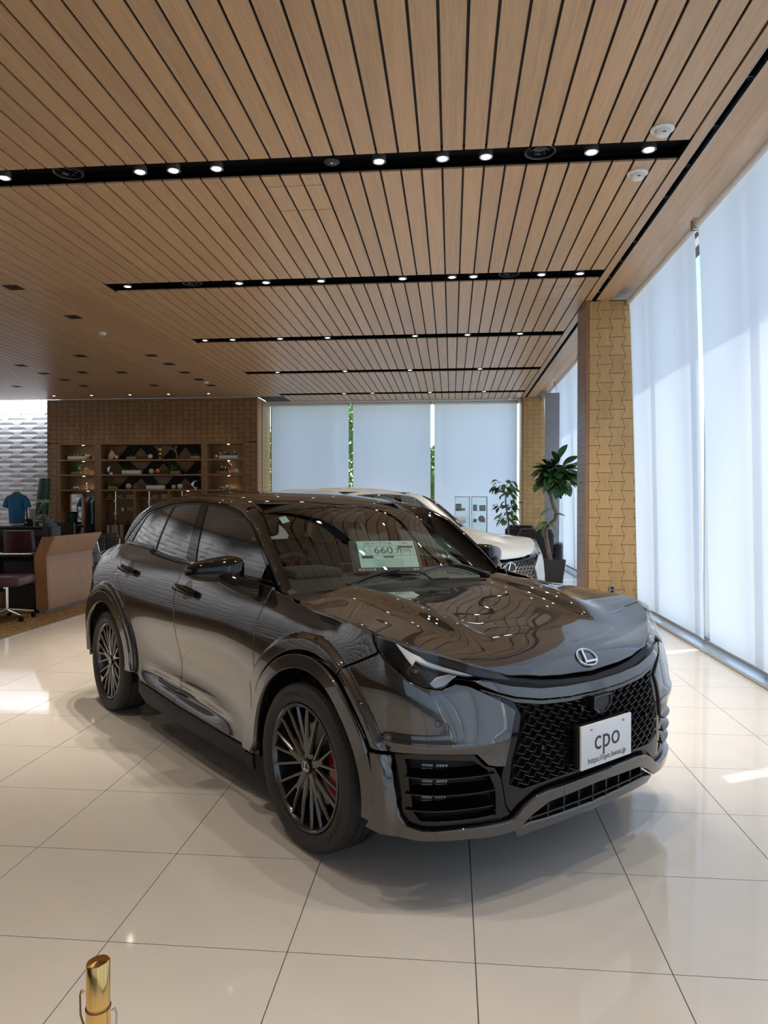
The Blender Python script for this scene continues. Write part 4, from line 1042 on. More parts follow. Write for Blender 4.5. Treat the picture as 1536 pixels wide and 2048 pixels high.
    for r_ in range(rows):
        z = zr0 + (zr1 - zr0) * (r_ + .2) / rows; bb = B(); nseg = 17; cw_ = .053; ph = .5 * (r_ % 2)
        for side in (1, -1):
            k = 0
            while True:
                y0 = (k + ph - .5) * cw_ * side
                pts = []
                for i in range(9):
                    f = i / 8; yy = y0 + side * f * cw_
                    if f < .75: zz = z + .005 + .016 * (f / .75) ** 1.6
                    else: zz = z + .021 - .021 * ((f - .75) / .25) ** .8
                    pts.append((yy, zz))
                # y -> s on the front (inverse of the plan outline)
                def y2s(y): 
                    return np.interp(abs(y), [0, .2, .40, .56, .69], [-1.475, -1.275, -1.075, -.91, -.765])
                ss = [(y2s(y), zz) for y, zz in pts]
                ins = inside(np.array(ss), polyM)
                if abs(y0) > .56: break
                if ins.sum() >= 5:
                    q = np.array([s_ for s_, o_ in zip(ss, ins) if o_]); yy = [p[0] for p, o_ in zip(pts, ins) if o_]
                    sg = np.sign(np.array(yy)); sg[sg == 0] = 1
                    Pf, n = spts('low', q, -.006); Pk, _ = spts('low', q, -.027)
                    Pf[:, 1] *= sg; Pk[:, 1] *= sg
                    n_ = len(q); hw = .0012
                    V = np.concatenate([Pf + [0, 0, hw], Pf - [0, 0, hw], Pk - [0, 0, hw - .008], Pk + [0, 0, hw + .008]])
                    F = [(j * n_ + i, j * n_ + i + 1, ((j + 1) % 4) * n_ + i + 1, ((j + 1) % 4) * n_ + i) for j in range(4) for i in range(n_ - 1)]
                    bb.add([tuple(v) for v in V], F, False)
                k += 1
        o = car.put('grille_bar', bb.V, bb.F, M['rim'] if dark else M['silver'], gs[0], None, False)
    return fd, rd, hd, bl, gs, ws

# ---------------------------------------------------------------- the dark grey compact crossover
HEAD = math.radians(-46.807)
_d = np.array([math.cos(HEAD), math.sin(HEAD), 0]); _r = np.array([_d[1], -_d[0], 0])
O1 = np.array([-.594, 2.97, 0]) - _r * .86
root = thing('dark_grey_crossover_car', 'dark grey metallic compact crossover with black roof, black wheels and white plate in front', 'car', tuple(O1))
car = Car(O1, HEAD, root=root)
fd, rd, hd, bl, gs, ws = build_body(car, 'dark')
make_wheel('wheel', car, 0., 1, 'front wheel, black tyre on graphite multi-spoke rim'); make_wheel('wheel', car, 2.58, 1, 'rear wheel, black tyre on graphite multi-spoke rim')
make_wheel('wheel', car, 0., -1, None, detail=False); make_wheel('wheel', car, 2.58, -1, None, detail=False)
# headlights
HLP = HLOW + HTOP
for fl in (False, True):
    V, F, n = panel('low', HLP, step=.03, gap=.003, off=-.055, flange=.01); hb_ = car.put('headlight', V, F, M['gloss'], None, n, True, fl, 'black headlight housing under a clear lens')
    V, F, n = panel('low', HLP, step=.03, gap=.003, off=.001, flange=.05); car.put('lens', V, F, M['lens'], hb_, n, True, fl, 'clear headlight cover')
    g1 = [(-.545, .930), (-.62, .905), (-.80, .862), (-.93, .828), (-1.012, .795), (-1.0, .787), (-.93, .809), (-.84, .828), (-.73, .858), (-.655, .877), (-.625, .858), (-.600, .878), (-.568, .908)]
    V, F, n = panel('low', g1, step=.03, gap=0, off=-.022, flange=.02); car.put('light_guide', V, F, M['drl'], hb_, n, True, fl, 'pale L-shaped light guide')
    g2 = [(-.72, .784), (-.70, .800), (-.74, .822), (-.80, .832), (-.83, .824), (-.79, .806), (-.765, .792)]
    V, F, n = panel('low', g2, step=.03, gap=0, off=-.030, flange=.02); car.put('turn_lamp', V, F, M['silver'], hb_, n, True, fl)
    c, n = spts('low', [(-.630, .842)], -.050); c = c[0]; pj = B().lathe([(.0, .014), (.010, .012), (.017, .005), (.019, -.004), (.023, -.004), (.025, -.02)], 24, 'x')
    dr = Vector((-.80, .55, .05)).normalized(); q = Vector((1, 0, 0)).rotation_difference(dr).to_matrix()
    car.put('projector', [tuple(Vector(c) + q @ Vector(v)) for v in pj.V], pj.F, M['rim'], hb_, None, True, fl, 'round glass projector')
# intakes: recessed black pocket, three fins, perforated mesh
for fl in (False, True):
    V, F, n = panel('low', INT, step=.04, gap=.0, off=-.052, flange=.004); pk = car.put('intake_pocket', V, F, M['black'], None, n, True, fl)
    fr_o = [(-.530, .536), (-.545, .43), (-.565, .322), (-.590, .294), (-.647, .283), (-.816, .285), (-.967, .282), (-1.005, .30), (-.985, .33), (-.955, .44), (-.925, .484), (-.885, .496), (-.862, .518), (-.842, .540), (-.75, .546), (-.62, .544)]
    fr_i = [(-.575, .522), (-.588, .43), (-.606, .335), (-.635, .306), (-.80, .303), (-.945, .306), (-.932, .40), (-.895, .478), (-.835, .518), (-.70, .526)]
    V, F, n = panel('low', fr_o, holes=(fr_i,), step=.03, gap=0., off=-.012, flange=.05); car.put('intake_frame', V, F, M['gloss'], pk, n, True, fl, 'gloss black intake frame')
    for zf in (.462, .402, .345):
        b = B(); pts = [(-.580 - .34 * i / 12, zf + .006 * i / 12) for i in range(13)]; hw = [.006 + .007 * math.sin(PI * i / 12) ** .6 for i in range(13)]
        Pf, n = spts('low', pts, .002); Pk, _ = spts('low', pts, -.05); V = []
        for i in range(13): V += [tuple(Pf[i] + [0, 0, -.002]), tuple(Pf[i] + [0, 0, .002]), tuple(Pk[i] + [0, 0, hw[i] + .008]), tuple(Pk[i] + [0, 0, -hw[i] * .2])]
        b.add(V, [(4 * i + j, 4 * i + (j + 1) % 4, 4 * i + 4 + (j + 1) % 4, 4 * i + 4 + j) for i in range(12) for j in range(4)], False)
        car.put('intake_fin', b.V, b.F, M['gloss'], pk, None, False, fl)
    b = B()
    for i in range(9):
        for j in range(12):
            if i == 4: continue
            c, n = spts('low', [(-.635 - .0125 * i, .335 + .0145 * j)], -.050); c = c[0]; b.box(c[0] - .0035, c[1] - .0035, c[2] - .0045, c[0] + .0035, c[1] + .0035, c[2] + .0045)
    o = car.put('perforated_mesh', b.V, b.F, M['silver'], pk, None, False, fl)
# lower grille behind the blade, splitter
o = car.pan('lower_grille', 'low', [(-1.09, .275), (-1.18, .305), (-1.475, .315), (-1.77, .305), (-1.86, .275), (-1.83, .20), (-1.475, .19), (-1.12, .20)], M['slotblack'], both=False, step=.05, off=-.04, flange=.01)[0]
b = B()
for i in range(9):
    y = -.36 + .09 * i; s_ = np.interp(abs(y), [0, .2, .4, .56], [-1.475, -1.275, -1.075, -.91]); c, n = spts('low', [(s_, .262)], -.01); c = c[0]; yy = c[1] * (1 if y >= 0 else -1); b.box(c[0], yy - .004, .225, c[0] + .03, yy + .004, .31)
for z in (.262,):
    q = []
    for i in range(25):
        y = -.38 + .76 * i / 24; s_ = np.interp(abs(y), [0, .2, .4, .56], [-1.475, -1.275, -1.075, -.91]); c, n = spts('low', [(s_, z)], -.006); q.append((c[0][0], c[0][1] * (1 if y >= 0 else -1), z))
    b.tube(q, .0035, 6)
car.put('grille_slat', b.V, b.F, M['trimblack'], o, None, False)
spl = [(-1.02, .238), (-1.10, .250), (-1.20, .243), (-1.475, .236), (-1.75, .243), (-1.85, .250), (-1.93, .238), (-1.90, .200), (-1.475, .196), (-1.05, .200)]
car.pan('splitter', 'low', spl, Pm_ if False else M['paint'], both=False, step=.03, off=.004, flange=.05, label='grey lower lip')
# front plate
pr = B().box(-.838, -.165, .418, -.812, .165, .578, .004); car.builder('plate_holder', pr, M['trimblack'])
pb = B().box(-.852, -.165, .412, -.842, .165, .582, .003); pl_ = car.builder('number_plate', pb, M['plate'], label='white plate with dark grey lettering')
def plate_text(txt, size, zc, x=0., spacing=1.):
    V, F = text_mesh(txt, size, .0004, 'CENTER', spacing)
    # seen from the front, the car's right is on the left
    return [(-.8528 - z, -(vx + x), zc + vy) for vx, vy, z in V], F
b = B()
for tx, sz, zc, sp in (('cpo', .115, .512, 1.02), ('https://cpo.lexus.jp', .0315, .440, 1.04)):
    V, F = plate_text(tx, sz, zc, 0, sp); b.add(V, F, False)
car.put('plate_lettering', b.V, b.F, M['ink'], pl_, None, False, label='dark grey lettering')
b = B()
for y in (-.105, .105): b.lathe([(.0, -.856), (.005, -.856), (.006, -.853), (.006, -.85)], 10, 'x', (0, y, .563))
car.put('plate_screw', b.V, b.F, M['silver'], pl_, None, True)
# radar cover, sensors
b = B(); b.prism([(-.052, .672), (.052, .672), (.052, .632), (.02, .612), (-.02, .612), (-.052, .632)], -.826, -.80, 'x'); car.put('radar_cover', b.V, b.F, M['trimblack'], None, None, False, label='dark flat sensor panel in the grille')
b = B()
for y0, y1, z0, z1 in ((-.057, .057, .672, .677), (-.057, -.052, .63, .677), (.052, .057, .63, .677), (-.022, .022, .607, .612)): b.box(-.832, y0, z0, -.80, y1, z1)
b.tube([(-.830, -.0545, .63), (-.830, -.022, .6095)], .0025, 6); b.tube([(-.830, .0545, .63), (-.830, .022, .6095)], .0025, 6)
car.put('radar_frame', b.V, b.F, M['rim'], None, None, False)
for s_, z in ((-1.365, .633), (-1.136, .53)):
    for fl in (False, True):
        if s_ == -1.365 and fl: continue
        c, n = spts('low', [(s_, z)], .002); b = B().lathe([(0, -.004), (.009, -.003), (.0105, .02)], 14, 'x', tuple(c[0])); car.put('parking_sensor', b.V, b.F, M['gloss'], None, None, True, fl)
for fl in (False, True):
    c, n = spts('low', [(-.703, .661)], .0004); nrm = Vector(n[0]); q = Vector((0, 0, 1)).rotation_difference(nrm).to_matrix()
    b = B().lathe([(.0125, .0), (.0125, .0006), (.0105, .0006), (.0105, 0)], 24); car.put('bumper_sensor', [tuple(Vector(c[0]) + q @ Vector(v)) for v in b.V], b.F, M['black'], None, None, True, fl)
# hood emblem
e = emblem(); cN = hood2([-.758], [0.])[0]; P0_ = []
nn_ = snorm(hood2, np.array([-.745]), np.array([0.]))[1][0]; upv = np.array([1, 0, 0]) - nn_ * nn_[0]; upv /= np.linalg.norm(upv); rt = np.array([0, -1., 0])
cc_, _ = spts('hood', [(-.750, 0)], .003)
for x, y, z in e.V:
    p = cc_[0] + rt * x * .118 + upv * y * .118 + nn_ * z * .07; P0_.append(tuple(p))
car.put('hood_emblem', P0_, e.F, M['chrome'], hd, None, False, label='chrome oval emblem with a slanting L')
# door handles
for (ac, zc), pr_ in (((1.265, .958), fd), ((2.20, 1.008), rd)):
    for i, fl in enumerate((False, True)):
        c, n = spts('low', [(ac, zc)], 0.); y = c[0][1]; b = B()
        b.tube([(ac + .13, y + .012, zc + .012), (ac + .10, y + .026, zc + .010), (ac, y + .031, zc), (ac - .10, y + .026, zc - .010), (ac - .135, y + .010, zc - .012)], [.014, .022, .024, .024, .015], 12)
        car.put('door_handle', b.V, b.F, M['gloss'], pr_[i], None, True, fl, 'gloss black door handle')
        V, F, n = panel('low', arc(ac, zc, .055, 0, 345, 23), step=.03, gap=0, off=.0008, flange=.001); car.put('handle_bowl', V, F, M['gloss'], pr_[i], n, True, fl, 'dark bowl behind the handle')
# black wedge sheet painting the shade of a recess low on the doors
for i, fl in enumerate((False, True)):
    V, F, n = panel('low', [(1.84, .402), (1.74, .402), (1.46, .381), (1.20, .360), (1.02, .343), (1.10, .340), (1.45, .343), (1.72, .362)], step=.03, gap=0, off=.0015, flange=.002); car.put('door_recess', V, F, M['gloss'], fd[i] if False else None, n, True, fl, 'dark wedge-shaped recess low across the doors')
# mirrors
for i, fl in enumerate((False, True)):
    b = B(); bm_ = bmesh.new(); bmesh.ops.create_uvsphere(bm_, u_segments=32, v_segments=20, radius=1.)
    for v in bm_.verts:
        x, y, z = v.co
        e_ = lambda t, p: math.copysign(abs(t) ** p, t)
        x, y, z = e_(x, .62), e_(y, .6), e_(z, .55)
        yy = y * .125; w_ = 1 - .45 * (yy + .125) / .25         # slimmer towards the tip
        xx = x * (.125 if x < 0 else .055) * w_; zz = z * .074 * w_ + .018 * (1 - w_)
        v.co = (xx + .30 * (yy + .05) * .9, yy, zz - .02 * (yy + .118) / .236 + .012)
    bmesh.ops.translate(bm_, verts=bm_.verts, vec=(.715, .952, 1.108)); b.bm(bm_, True)
    mo = car.put('door_mirror', b.V, b.F, M['gloss'], None, None, True, fl, 'gloss black door mirror')
    b = B().tube([(.535, .805, 1.022), (.555, .845, 1.030), (.60, .885, 1.052), (.66, .93, 1.085)], [.046, .044, .044, .040], 12); car.put('mirror_stalk', b.V, b.F, M['gloss'], mo, None, True, fl)
    b = B(); b.box(.768, .87, 1.075, .774, 1.045, 1.155, .003); car.put('mirror_glass', b.V, b.F, M['mirrorglass'], mo, None, True, fl)
# added black tube under the hood edge, blocking light through the gap
hg_ = [(a + .012, y - .022 * (1 if y > 0 else 0), z - .030) for a, y, z in HE[:-1]] + [(-.772, 0, .722)] + [(a + .012, -y + .022, z - .030) for a, y, z in HE[-2::-1]]
b = B().tube([tuple(p) for p in hg_], .024, 8); car.put('hood_gutter', b.V, b.F, M['black'], None, None, True)
# wipers
for a0, y0, a1, y1 in ((.30, .44, .22, -.14), (.33, -.50, .255, .02)):
    b = B(); P1 = []
    for i in range(13):
        f = i / 12; a, y = a0 + (a1 - a0) * f + .05 * math.sin(PI * f) * .6, y0 + (y1 - y0) * f; P1.append((a, y, topz(a, y)[0] + .012 if a > .25 else 1.045 + .02 * abs(y)))
    b.tube(P1, .006, 6); b.tube([(p[0] - .018, p[1], p[2] + .012) for p in P1[:7]], [.010] * 6 + [.006], 8); b.box(a0 - .05, y0 - .02, 1.02, a0 - .0, y0 + .02, 1.055, .004)
    car.put('wiper', b.V, b.F, M['trimblack'], None, None, True)
# cabin
b = B()
pf = [(.36, .98), (.52, 1.045), (.72, 1.055), (.86, 1.03), (.90, .96), (.88, .78), (.80, .70), (.50, .60), (.30, .60)]
V = [(a, y, z) for y in (-.70, .70) for a, z in pf]; n_ = len(pf); F = [(i, (i + 1) % n_, n_ + (i + 1) % n_, n_ + i) for i in range(n_)] + [tuple(range(n_)), tuple(range(2 * n_ - 1, n_ - 1, -1))]
b.add(V, F, False); b.box(.60, .26, 1.03, .85, .56, 1.10, .03); b.box(.78, -.13, 1.00, .82, .16, 1.10, .008); db = car.put('dashboard', b.V, b.F, M['dash'], None, None, True)
b = B(); cs = Vector((1.02, .37, .985)); ax = Vector((-.92, 0, -.40)).normalized(); u_ = Vector((0, 1, 0)); v_ = ax.cross(u_).normalized()
b.tube([tuple(cs + (u_ * math.cos(t_) + v_ * math.sin(t_)) * .18) for t_ in [2 * PI * i / 32 for i in range(32)]], .015, 8, closed=True)
for an in (0, PI, -PI / 2): b.tube([tuple(cs), tuple(cs + (u_ * math.cos(an) + v_ * math.sin(an)) * .175)], .014, 6)
b.tube([tuple(cs + ax * -.03), tuple(cs + ax * .2)], [.055, .04], 12); car.put('steering_wheel', b.V, b.F, M['interior'], None, None, True)
def seat(yc, a0):
    b = B(); b.box(a0 - .10, yc - .25, .50, a0 + .42, yc + .25, .68, .05); s0 = len(b.V)
    b.box(a0 + .36, yc - .25, .62, a0 + .50, yc + .25, 1.17, .05); b.xf(Matrix.Translation((a0 + .4, 0, .62)) @ Matrix.Rotation(math.radians(14), 4, 'Y') @ Matrix.Translation((-a0 - .4, 0, -.62)), s0)
    b.box(a0 + .55, yc - .13, 1.17, a0 + .66, yc + .13, 1.34, .04); b.tube([(a0 + .58, yc - .05, 1.1), (a0 + .6, yc - .05, 1.2)], .007, 6); b.tube([(a0 + .58, yc + .05, 1.1), (a0 + .6, yc + .05, 1.2)], .007, 6)
    b.box(a0 - .1, yc - .22, .2, a0 + .4, yc + .22, .5); return b
for yc, a0 in ((.37, 1.10), (-.37, 1.10), (.34, 2.0), (-.34, 2.0)):
    b = seat(yc, a0); car.put('seat', b.V, b.F, M['seat'], None, None, True)
b = B().box(.93, -.12, 1.325, .95, .12, 1.385, .01).tube([(.94, 0, 1.385), (.95, 0, 1.43)], .01, 6); b.box(.93, -.07, 1.39, 1.03, .07, 1.425, .01); car.put('rear_view_mirror', b.V, b.F, M['trimblack'], None, None, True)
b = B().box(1.05, -.50, 1.435, 2.6, .50, 1.443); car.put('headliner', b.V, b.F, M['seat'], None, None, False)
# small sticker at the top corner of the windshield
V, F, n = panel('top', [(.925, .475), (.925, .43), (.870, .435), (.870, .48)], step=.03, gap=0, off=-.002, flange=.001); car.put('windshield_sticker', V, F, M['paper'], ws, n, True, False, 'small pale sticker in the top corner')
# price card standing on the dashboard (a thing of its own)
def carpt(P): return car.w([P])[0] + O1
BLc, BRc, TLc = carpt((.600, .150, 1.090)), carpt((.452, -.140, 1.090)), carpt((.800, .180, 1.214))
BLc, BRc, TLc = Vector(BLc), Vector(BRc), Vector(TLc)
ex = (BRc - BLc); wd = ex.length; ex.normalize(); ey = (TLc - BLc); ey = (ey - ex * ey.dot(ex)); hg = .222; ey.normalize(); ez = ex.cross(ey)
card = thing('price_card', 'black stand with a white price sheet reading 660.7 behind the dark car windshield', 'price card', tuple(BLc))
def onc(x, y, z): return tuple(ex * x + ey * y + ez * z)
def cbox(x0, y0, x1, y1, z0, z1):
    V = [onc(x, y, z) for z in (z0, z1) for x, y in ((x0, y0), (x1, y0), (x1, y1), (x0, y1))]; return V, [(0, 3, 2, 1), (4, 5, 6, 7), (0, 1, 5, 4), (1, 2, 6, 5), (2, 3, 7, 6), (3, 0, 4, 7)]
b = B(); b.add(*cbox(-.045, -.035, wd + .018, hg + .006, -.008, -.001)); stand = b.obj('card_stand', M['trimblack'], card)
b = B(); b.add(*cbox(0, 0, wd, hg, -.0005, .0006)); sheet = b.obj('price_sheet', M['paper'], card)
ink = B()
def ctext(tx, size, x, y, al='CENTER', sp=1.): V, F = text_mesh(tx, size, .0002, al, sp); ink.add([onc(x + a, y + c, .0012 + z) for a, c, z in V], F, False)
def crect(x0, y0, x1, y1): ink.add(*cbox(x0, y0, x1, y1, .0004, .0010))
W_c = wd
ctext('LBX モリゾウ RR', .022, W_c * .36, hg * .90); ctext('R07', .020, W_c * .84, hg * .90)
ctext('660', .078, W_c * .44, hg * .625, 'CENTER', .95); ctext('.7', .060, W_c * .665, hg * .60); ctext('万円', .036, W_c * .82, hg * .60)
for y in (.80, .44): crect(W_c * .10, hg * y, W_c * .97, hg * y + .0022)
crect(W_c * .10, hg * .44, W_c * .106, hg * .80); crect(W_c * .20, hg * .44, W_c * .206, hg * .80); crect(W_c * .735, hg * .44, W_c * .74, hg * .72); crect(W_c * .70, hg * .72, W_c * .97, hg * .80); crect(W_c * .965, hg * .35, W_c * .97, hg * .8)
crect(W_c * .04, hg * .34, W_c * .24, hg * .43); crect(W_c * .42, hg * .35, W_c * .60, hg * .42)
for i in range(7): ctext('—' * (10 + i % 3) + '　' + '—' * (7 - i % 2), .0085, W_c * (.50 + .02 * (i % 2)), hg * (.29 - .041 * i))
ink.obj('print', M['ink'], sheet, None)
ink = B(); ctext('認定中古車', .020, W_c * .10, -.018, 'CENTER'); ctext('cpo', .026, W_c * .93, -.016)
o = ink.obj('stand_lettering', M['whiteink'], stand)

# ================================================================== CEILING FITTINGS
SPOT_W, WARM = 195., (1.0, .88, .73)
ring_me = B().lathe([(.040, .0), (.050, -.004), (.056, .0), (.056, .030), (.050, .055), (.040, .055), (.040, .0)], 24).me('trim_ring', M['silver'])
lamp_me = B().lathe([(.0, .018), (.039, .018)], 20).me('lamp', M['lamp'])
can_me = B().lathe([(.052, .055), (.052, .09)], 16).me('housing', M['slotblack'])
def downlight(x, y, z, label, group, power=SPOT_W, tilt=0.):
    t = thing('downlight', label, 'ceiling light', (x, y, z), 0, group)
    link('trim_ring', ring_me, t); link('lamp', lamp_me, t); link('housing', can_me, t)
    if power:
        l = bpy.data.lights.new('downlight_beam', 'SPOT'); l.energy = power; l.color = WARM; l.spot_size = math.radians(76); l.spot_blend = .75; l.shadow_soft_size = .030
        o = bpy.data.objects.new('downlight_beam', l); COL_.objects.link(o); o.parent = t; o.location = (0, 0, -.012)
    return t
ORD = ['leftmost', 'second', 'third', 'fourth', 'fifth', 'sixth', 'seventh', 'eighth', 'ninth', 'tenth']
SLN = ['nearest', 'second nearest', 'third', 'fourth', 'farthest']
slots_px = [[(9, 345), (280, 333), (347, 330), (433, 327), (758, 312), (885, 308), (972, 303), (1183, 294), (1298, 291)],
            [(255, 566), (478, 555), (532, 554), (642, 553), (805, 548), (904, 546), (947, 545), (1083, 541), (1160, 539)],
            [(410, 673), (465, 672), (560, 671), (655, 670), (830, 672), (935, 668), (1040, 666)],
            [(555, 744), (690, 743), (820, 741), (960, 739)],
            [(688, 786), (745, 785), (860, 784), (968, 783)]]
for k, L_ in enumerate(slots_px):
    for i, (u, v) in enumerate(L_):
        x = pix(u, v, Z=CZ + .03).x * (1 if k == 0 else 1)
        # each slot's fittings sit on one line
        yy = SLOT0 + SLOTP * k + .15; x = pix(u, v, Y=yy).x
        downlight(x, yy, CZ + .005, ('%s lit round downlight in the %s black ceiling slot' % (ORD[i] + ('' if i == 0 else ' from left'), SLN[k])), 'downlights in the %s ceiling slot' % SLN[k], SPOT_W * 1.25 if k < 1 else SPOT_W * .62)
for k in (-1, -2):
    for i, x in enumerate((-3.6, -2.4, -1.2, -.2, .8, 1.5)):
        downlight(x, SLOT0 + SLOTP * k + .15, CZ + .005, '%s downlight in the %s ceiling slot above and behind the viewer' % (ORD[i], 'first' if k == -1 else 'second'), 'downlights over the viewer', SPOT_W * (.42 if k == -1 else .75))
# warm wash over the lounge side, from square recessed fittings
sq = [(27, 575), (147, 634), (161, 712), (42, 731), (88, 747), (165, 745), (243, 745), (303, 711), (338, 728), (370, 745), (398, 759), (423, 771), (130, 760), (168, 772), (308, 771), (33, 773)]
sqf = B().box(-.10, -.10, -.004, .10, .10, 0.).me('frame', M['black'])
sqi = B().lathe([(.045, -.0045), (.05, -.008), (.055, -.0045)], 16).me('dark_lens', M['gapgrey'])
SQN = ['alone at the left edge above the lounge', 'left of the round sensor, nearer row', 'beyond the round sensor, in the middle of the lounge', 'at the far left, second row', 'left of centre in the dense far group', 'centre of the dense far group', 'right of centre in the dense far group', 'first of the diagonal row', 'second of the diagonal row', 'third of the diagonal row', 'fourth of the diagonal row', 'last of the diagonal row, near the bookcase', 'small one over the polo shirt', 'small one left over the bookcase', 'small one over the middle of the bookcase', 'small one over the embossed wall']
for (u, v), nm in zip(sq, SQN):
    p = pix(u, v, Z=CZ - .001); t = thing('square_downlight', 'unlit square black ceiling fitting, ' + nm, 'ceiling light', (p.x, p.y, CZ), 0, 'square black fittings over the lounge')
    link('frame', sqf, t); link('dark_lens', sqi, t)
for i, (u, lit) in enumerate(((108, 1), (183, 1), (260, 1), (337, 1), (417, 1))):
    p = pix(u, 790, Y=17.9); t = thing('wall_washer', '%s of five tiny lit spots along the top of the bookcase wall' % ['leftmost', 'second', 'third', 'fourth', 'rightmost'][i], 'ceiling light', (p.x, 17.9, CZ), 0, 'tiny spots above the bookcase wall')
    B().lathe([(.03, -.002), (.045, -.004), (.05, 0)], 12).obj('trim_ring', M['silver'], t); B().lathe([(0, -.001), (.03, -.001)], 12).obj('lamp', M['dimlamp'], t)
    l = bpy.data.lights.new('wash', 'SPOT'); l.energy = 14; l.color = WARM; l.spot_size = math.radians(80); l.spot_blend = .8; l.shadow_soft_size = .03
    o = bpy.data.objects.new('wash', l); COL_.objects.link(o); o.parent = t; o.location = (0, 0, -.01); o.rotation_euler = (math.radians(10), 0, 0)
# detectors, speakers, emergency lamp
for (u, v), lb in (((1325, 262), 'white domed motion detector nearest the window, in front of the nearest slot'), ((1275, 350), 'white domed motion detector just beyond the nearest black slot')):
    p = pix(u, v, Z=CZ - .02); t = thing('motion_detector', lb, 'detector', (p.x, p.y, CZ)); B().lathe([(0, 0), (.085, 0), (.085, -.012), (.078, -.018), (.06, -.02), (.0, -.02)], 32).obj('base_ring', M['white'], t)
    B().lathe([(.060, -.018), (.056, -.040), (.040, -.058), (.018, -.066), (.0, -.068)], 28).obj('dome', M['white'], t); B().box(-.012, -.052, -.05, .012, -.046, -.044).obj('status_window', M['ink'], t)
for (u, v), lb in (((205, 667), 'small pale smoke detector among the square fittings'), ((412, 765), 'tiny pale detector near the bookcase wall'), ((1020, 797), 'small white detector by the far oak column')):
    p = pix(u, v, Z=CZ - .01); t = thing('smoke_detector', lb, 'detector', (p.x, p.y, CZ)); B().lathe([(0, 0), (.06, 0), (.058, -.02), (.04, -.035), (0, -.038)], 20).obj('housing', M['white'], t)
for k, u, lb in ((0, 136, 'round black ceiling speaker at the left of the nearest slot'), (0, 1080, 'round black ceiling speaker at the right of the nearest slot'), (1, 384, 'dark round speaker at the left of the second slot'), (1, 1018, 'dark round speaker at the right of the second slot')):
    yy = SLOT0 + SLOTP * k + .16; x = pix(u, 300 if k == 0 else 548, Y=yy).x; t = thing('ceiling_speaker', lb, 'speaker', (x, yy, CZ + .05))
    B().lathe([(.125, .03), (.125, -.02), (.118, -.026), (.108, -.018), (.104, .02), (.0, .02)], 40).obj('rim', M['trimblack'], t); B().lathe([(.070, .02), (.070, -.012), (.064, -.016), (.058, .0), (.0, .006)], 32).obj('cone', M['gloss'], t)
yy = SLOT0 + .15; t = thing('emergency_lamp', 'small dark disc emergency lamp in the middle of the nearest slot', 'ceiling light', (pix(663, 321, Y=yy).x, yy, CZ + .02))
B().lathe([(0, -.010), (.060, -.006), (.066, 0), (.066, .02)], 28).obj('disc', M['trimblack'], t); B().lathe([(.0, -.017), (.010, -.014), (.014, -.006)], 12).obj('lens', M['chrome'], t); B().lathe([(0, -.013), (.004, -.011), (.005, -.005)], 8, org=(.035, 0, 0)).obj('indicator', M['silver'], t)
# dim spots in the window-side track
for i in range(9):
    y = 4.35 + .62 * i + (.5 if i > 4 else 0); t = thing('track_spot', 'small dark spot in the window-side ceiling track, %s from the viewer' % ORD[i].replace('leftmost', 'nearest'), 'ceiling light', (1.928, y, CZ + .01), 0, 'small spots in the window-side track')
    B().lathe([(0, .012), (.018, .012), (.021, 0), (.024, .002), (.024, .07)], 16).obj('housing', M['rim'], t)

# ================================================================== SECOND CAR
ZM = ([0, .30, .60, .75, .80, .86, .95, 1.0, 1.05, 1.52], [0, .33, .69, .885, .93, .985, 1.06, 1.11, 1.17, 1.645])
O2c = np.array([.565, 7.02, 0]) + _d * (-.885) + _r * .045               # front axle from the grille
root2 = thing('white_suv_car', 'pearl white sport utility car with a black mesh grille, parked behind the dark one', 'car', tuple(O2c))
car2 = Car(O2c, HEAD, 1.10, .965, ZM, root2)
fd2, rd2, hd2, bl2, gs2, ws2 = build_body(car2, 'white')
make_wheel('wheel', car2, 0., 1, None, detail=False); make_wheel('wheel', car2, 2.58, 1, None, detail=False); make_wheel('wheel', car2, 0., -1, None, detail=False); make_wheel('wheel', car2, 2.58, -1, None, detail=False)
for fl in (False, True):
    V, F, n = panel('low', HLP, step=.05, gap=.003, off=-.03, flange=.01); hb_ = car2.put('headlight', V, F, M['silver'], None, n, True, fl, 'narrow silver headlight')
    V, F, n = panel('low', HLP, step=.05, gap=.003, off=.001, flange=.03); car2.put('lens', V, F, M['lens'], hb_, n, True, fl)
    V, F, n = panel('low', INT, step=.05, gap=0., off=-.02, flange=.01); pk = car2.put('fog_grille', V, F, M['slotblack'], None, n, True, fl, 'black mesh pocket low on the bumper')
    b = B()
    for i in range(9):
        for sgn in (1, -1):
            q = [(-.56 - .045 * i, .31), (-.56 - .045 * i - .10 * sgn, .53)]; q = [p for p in densify(q, .03, False)]
            q = [p for p, k in zip(q, inside(np.array(q), np.array(INT))) if k]
            if len(q) > 2: Pq, _ = spts('low', q, -.008); b.tube([tuple(v) for v in Pq], .003, 4)
    car2.put('mesh', b.V, b.F, M['silver'], pk, None, False, fl)
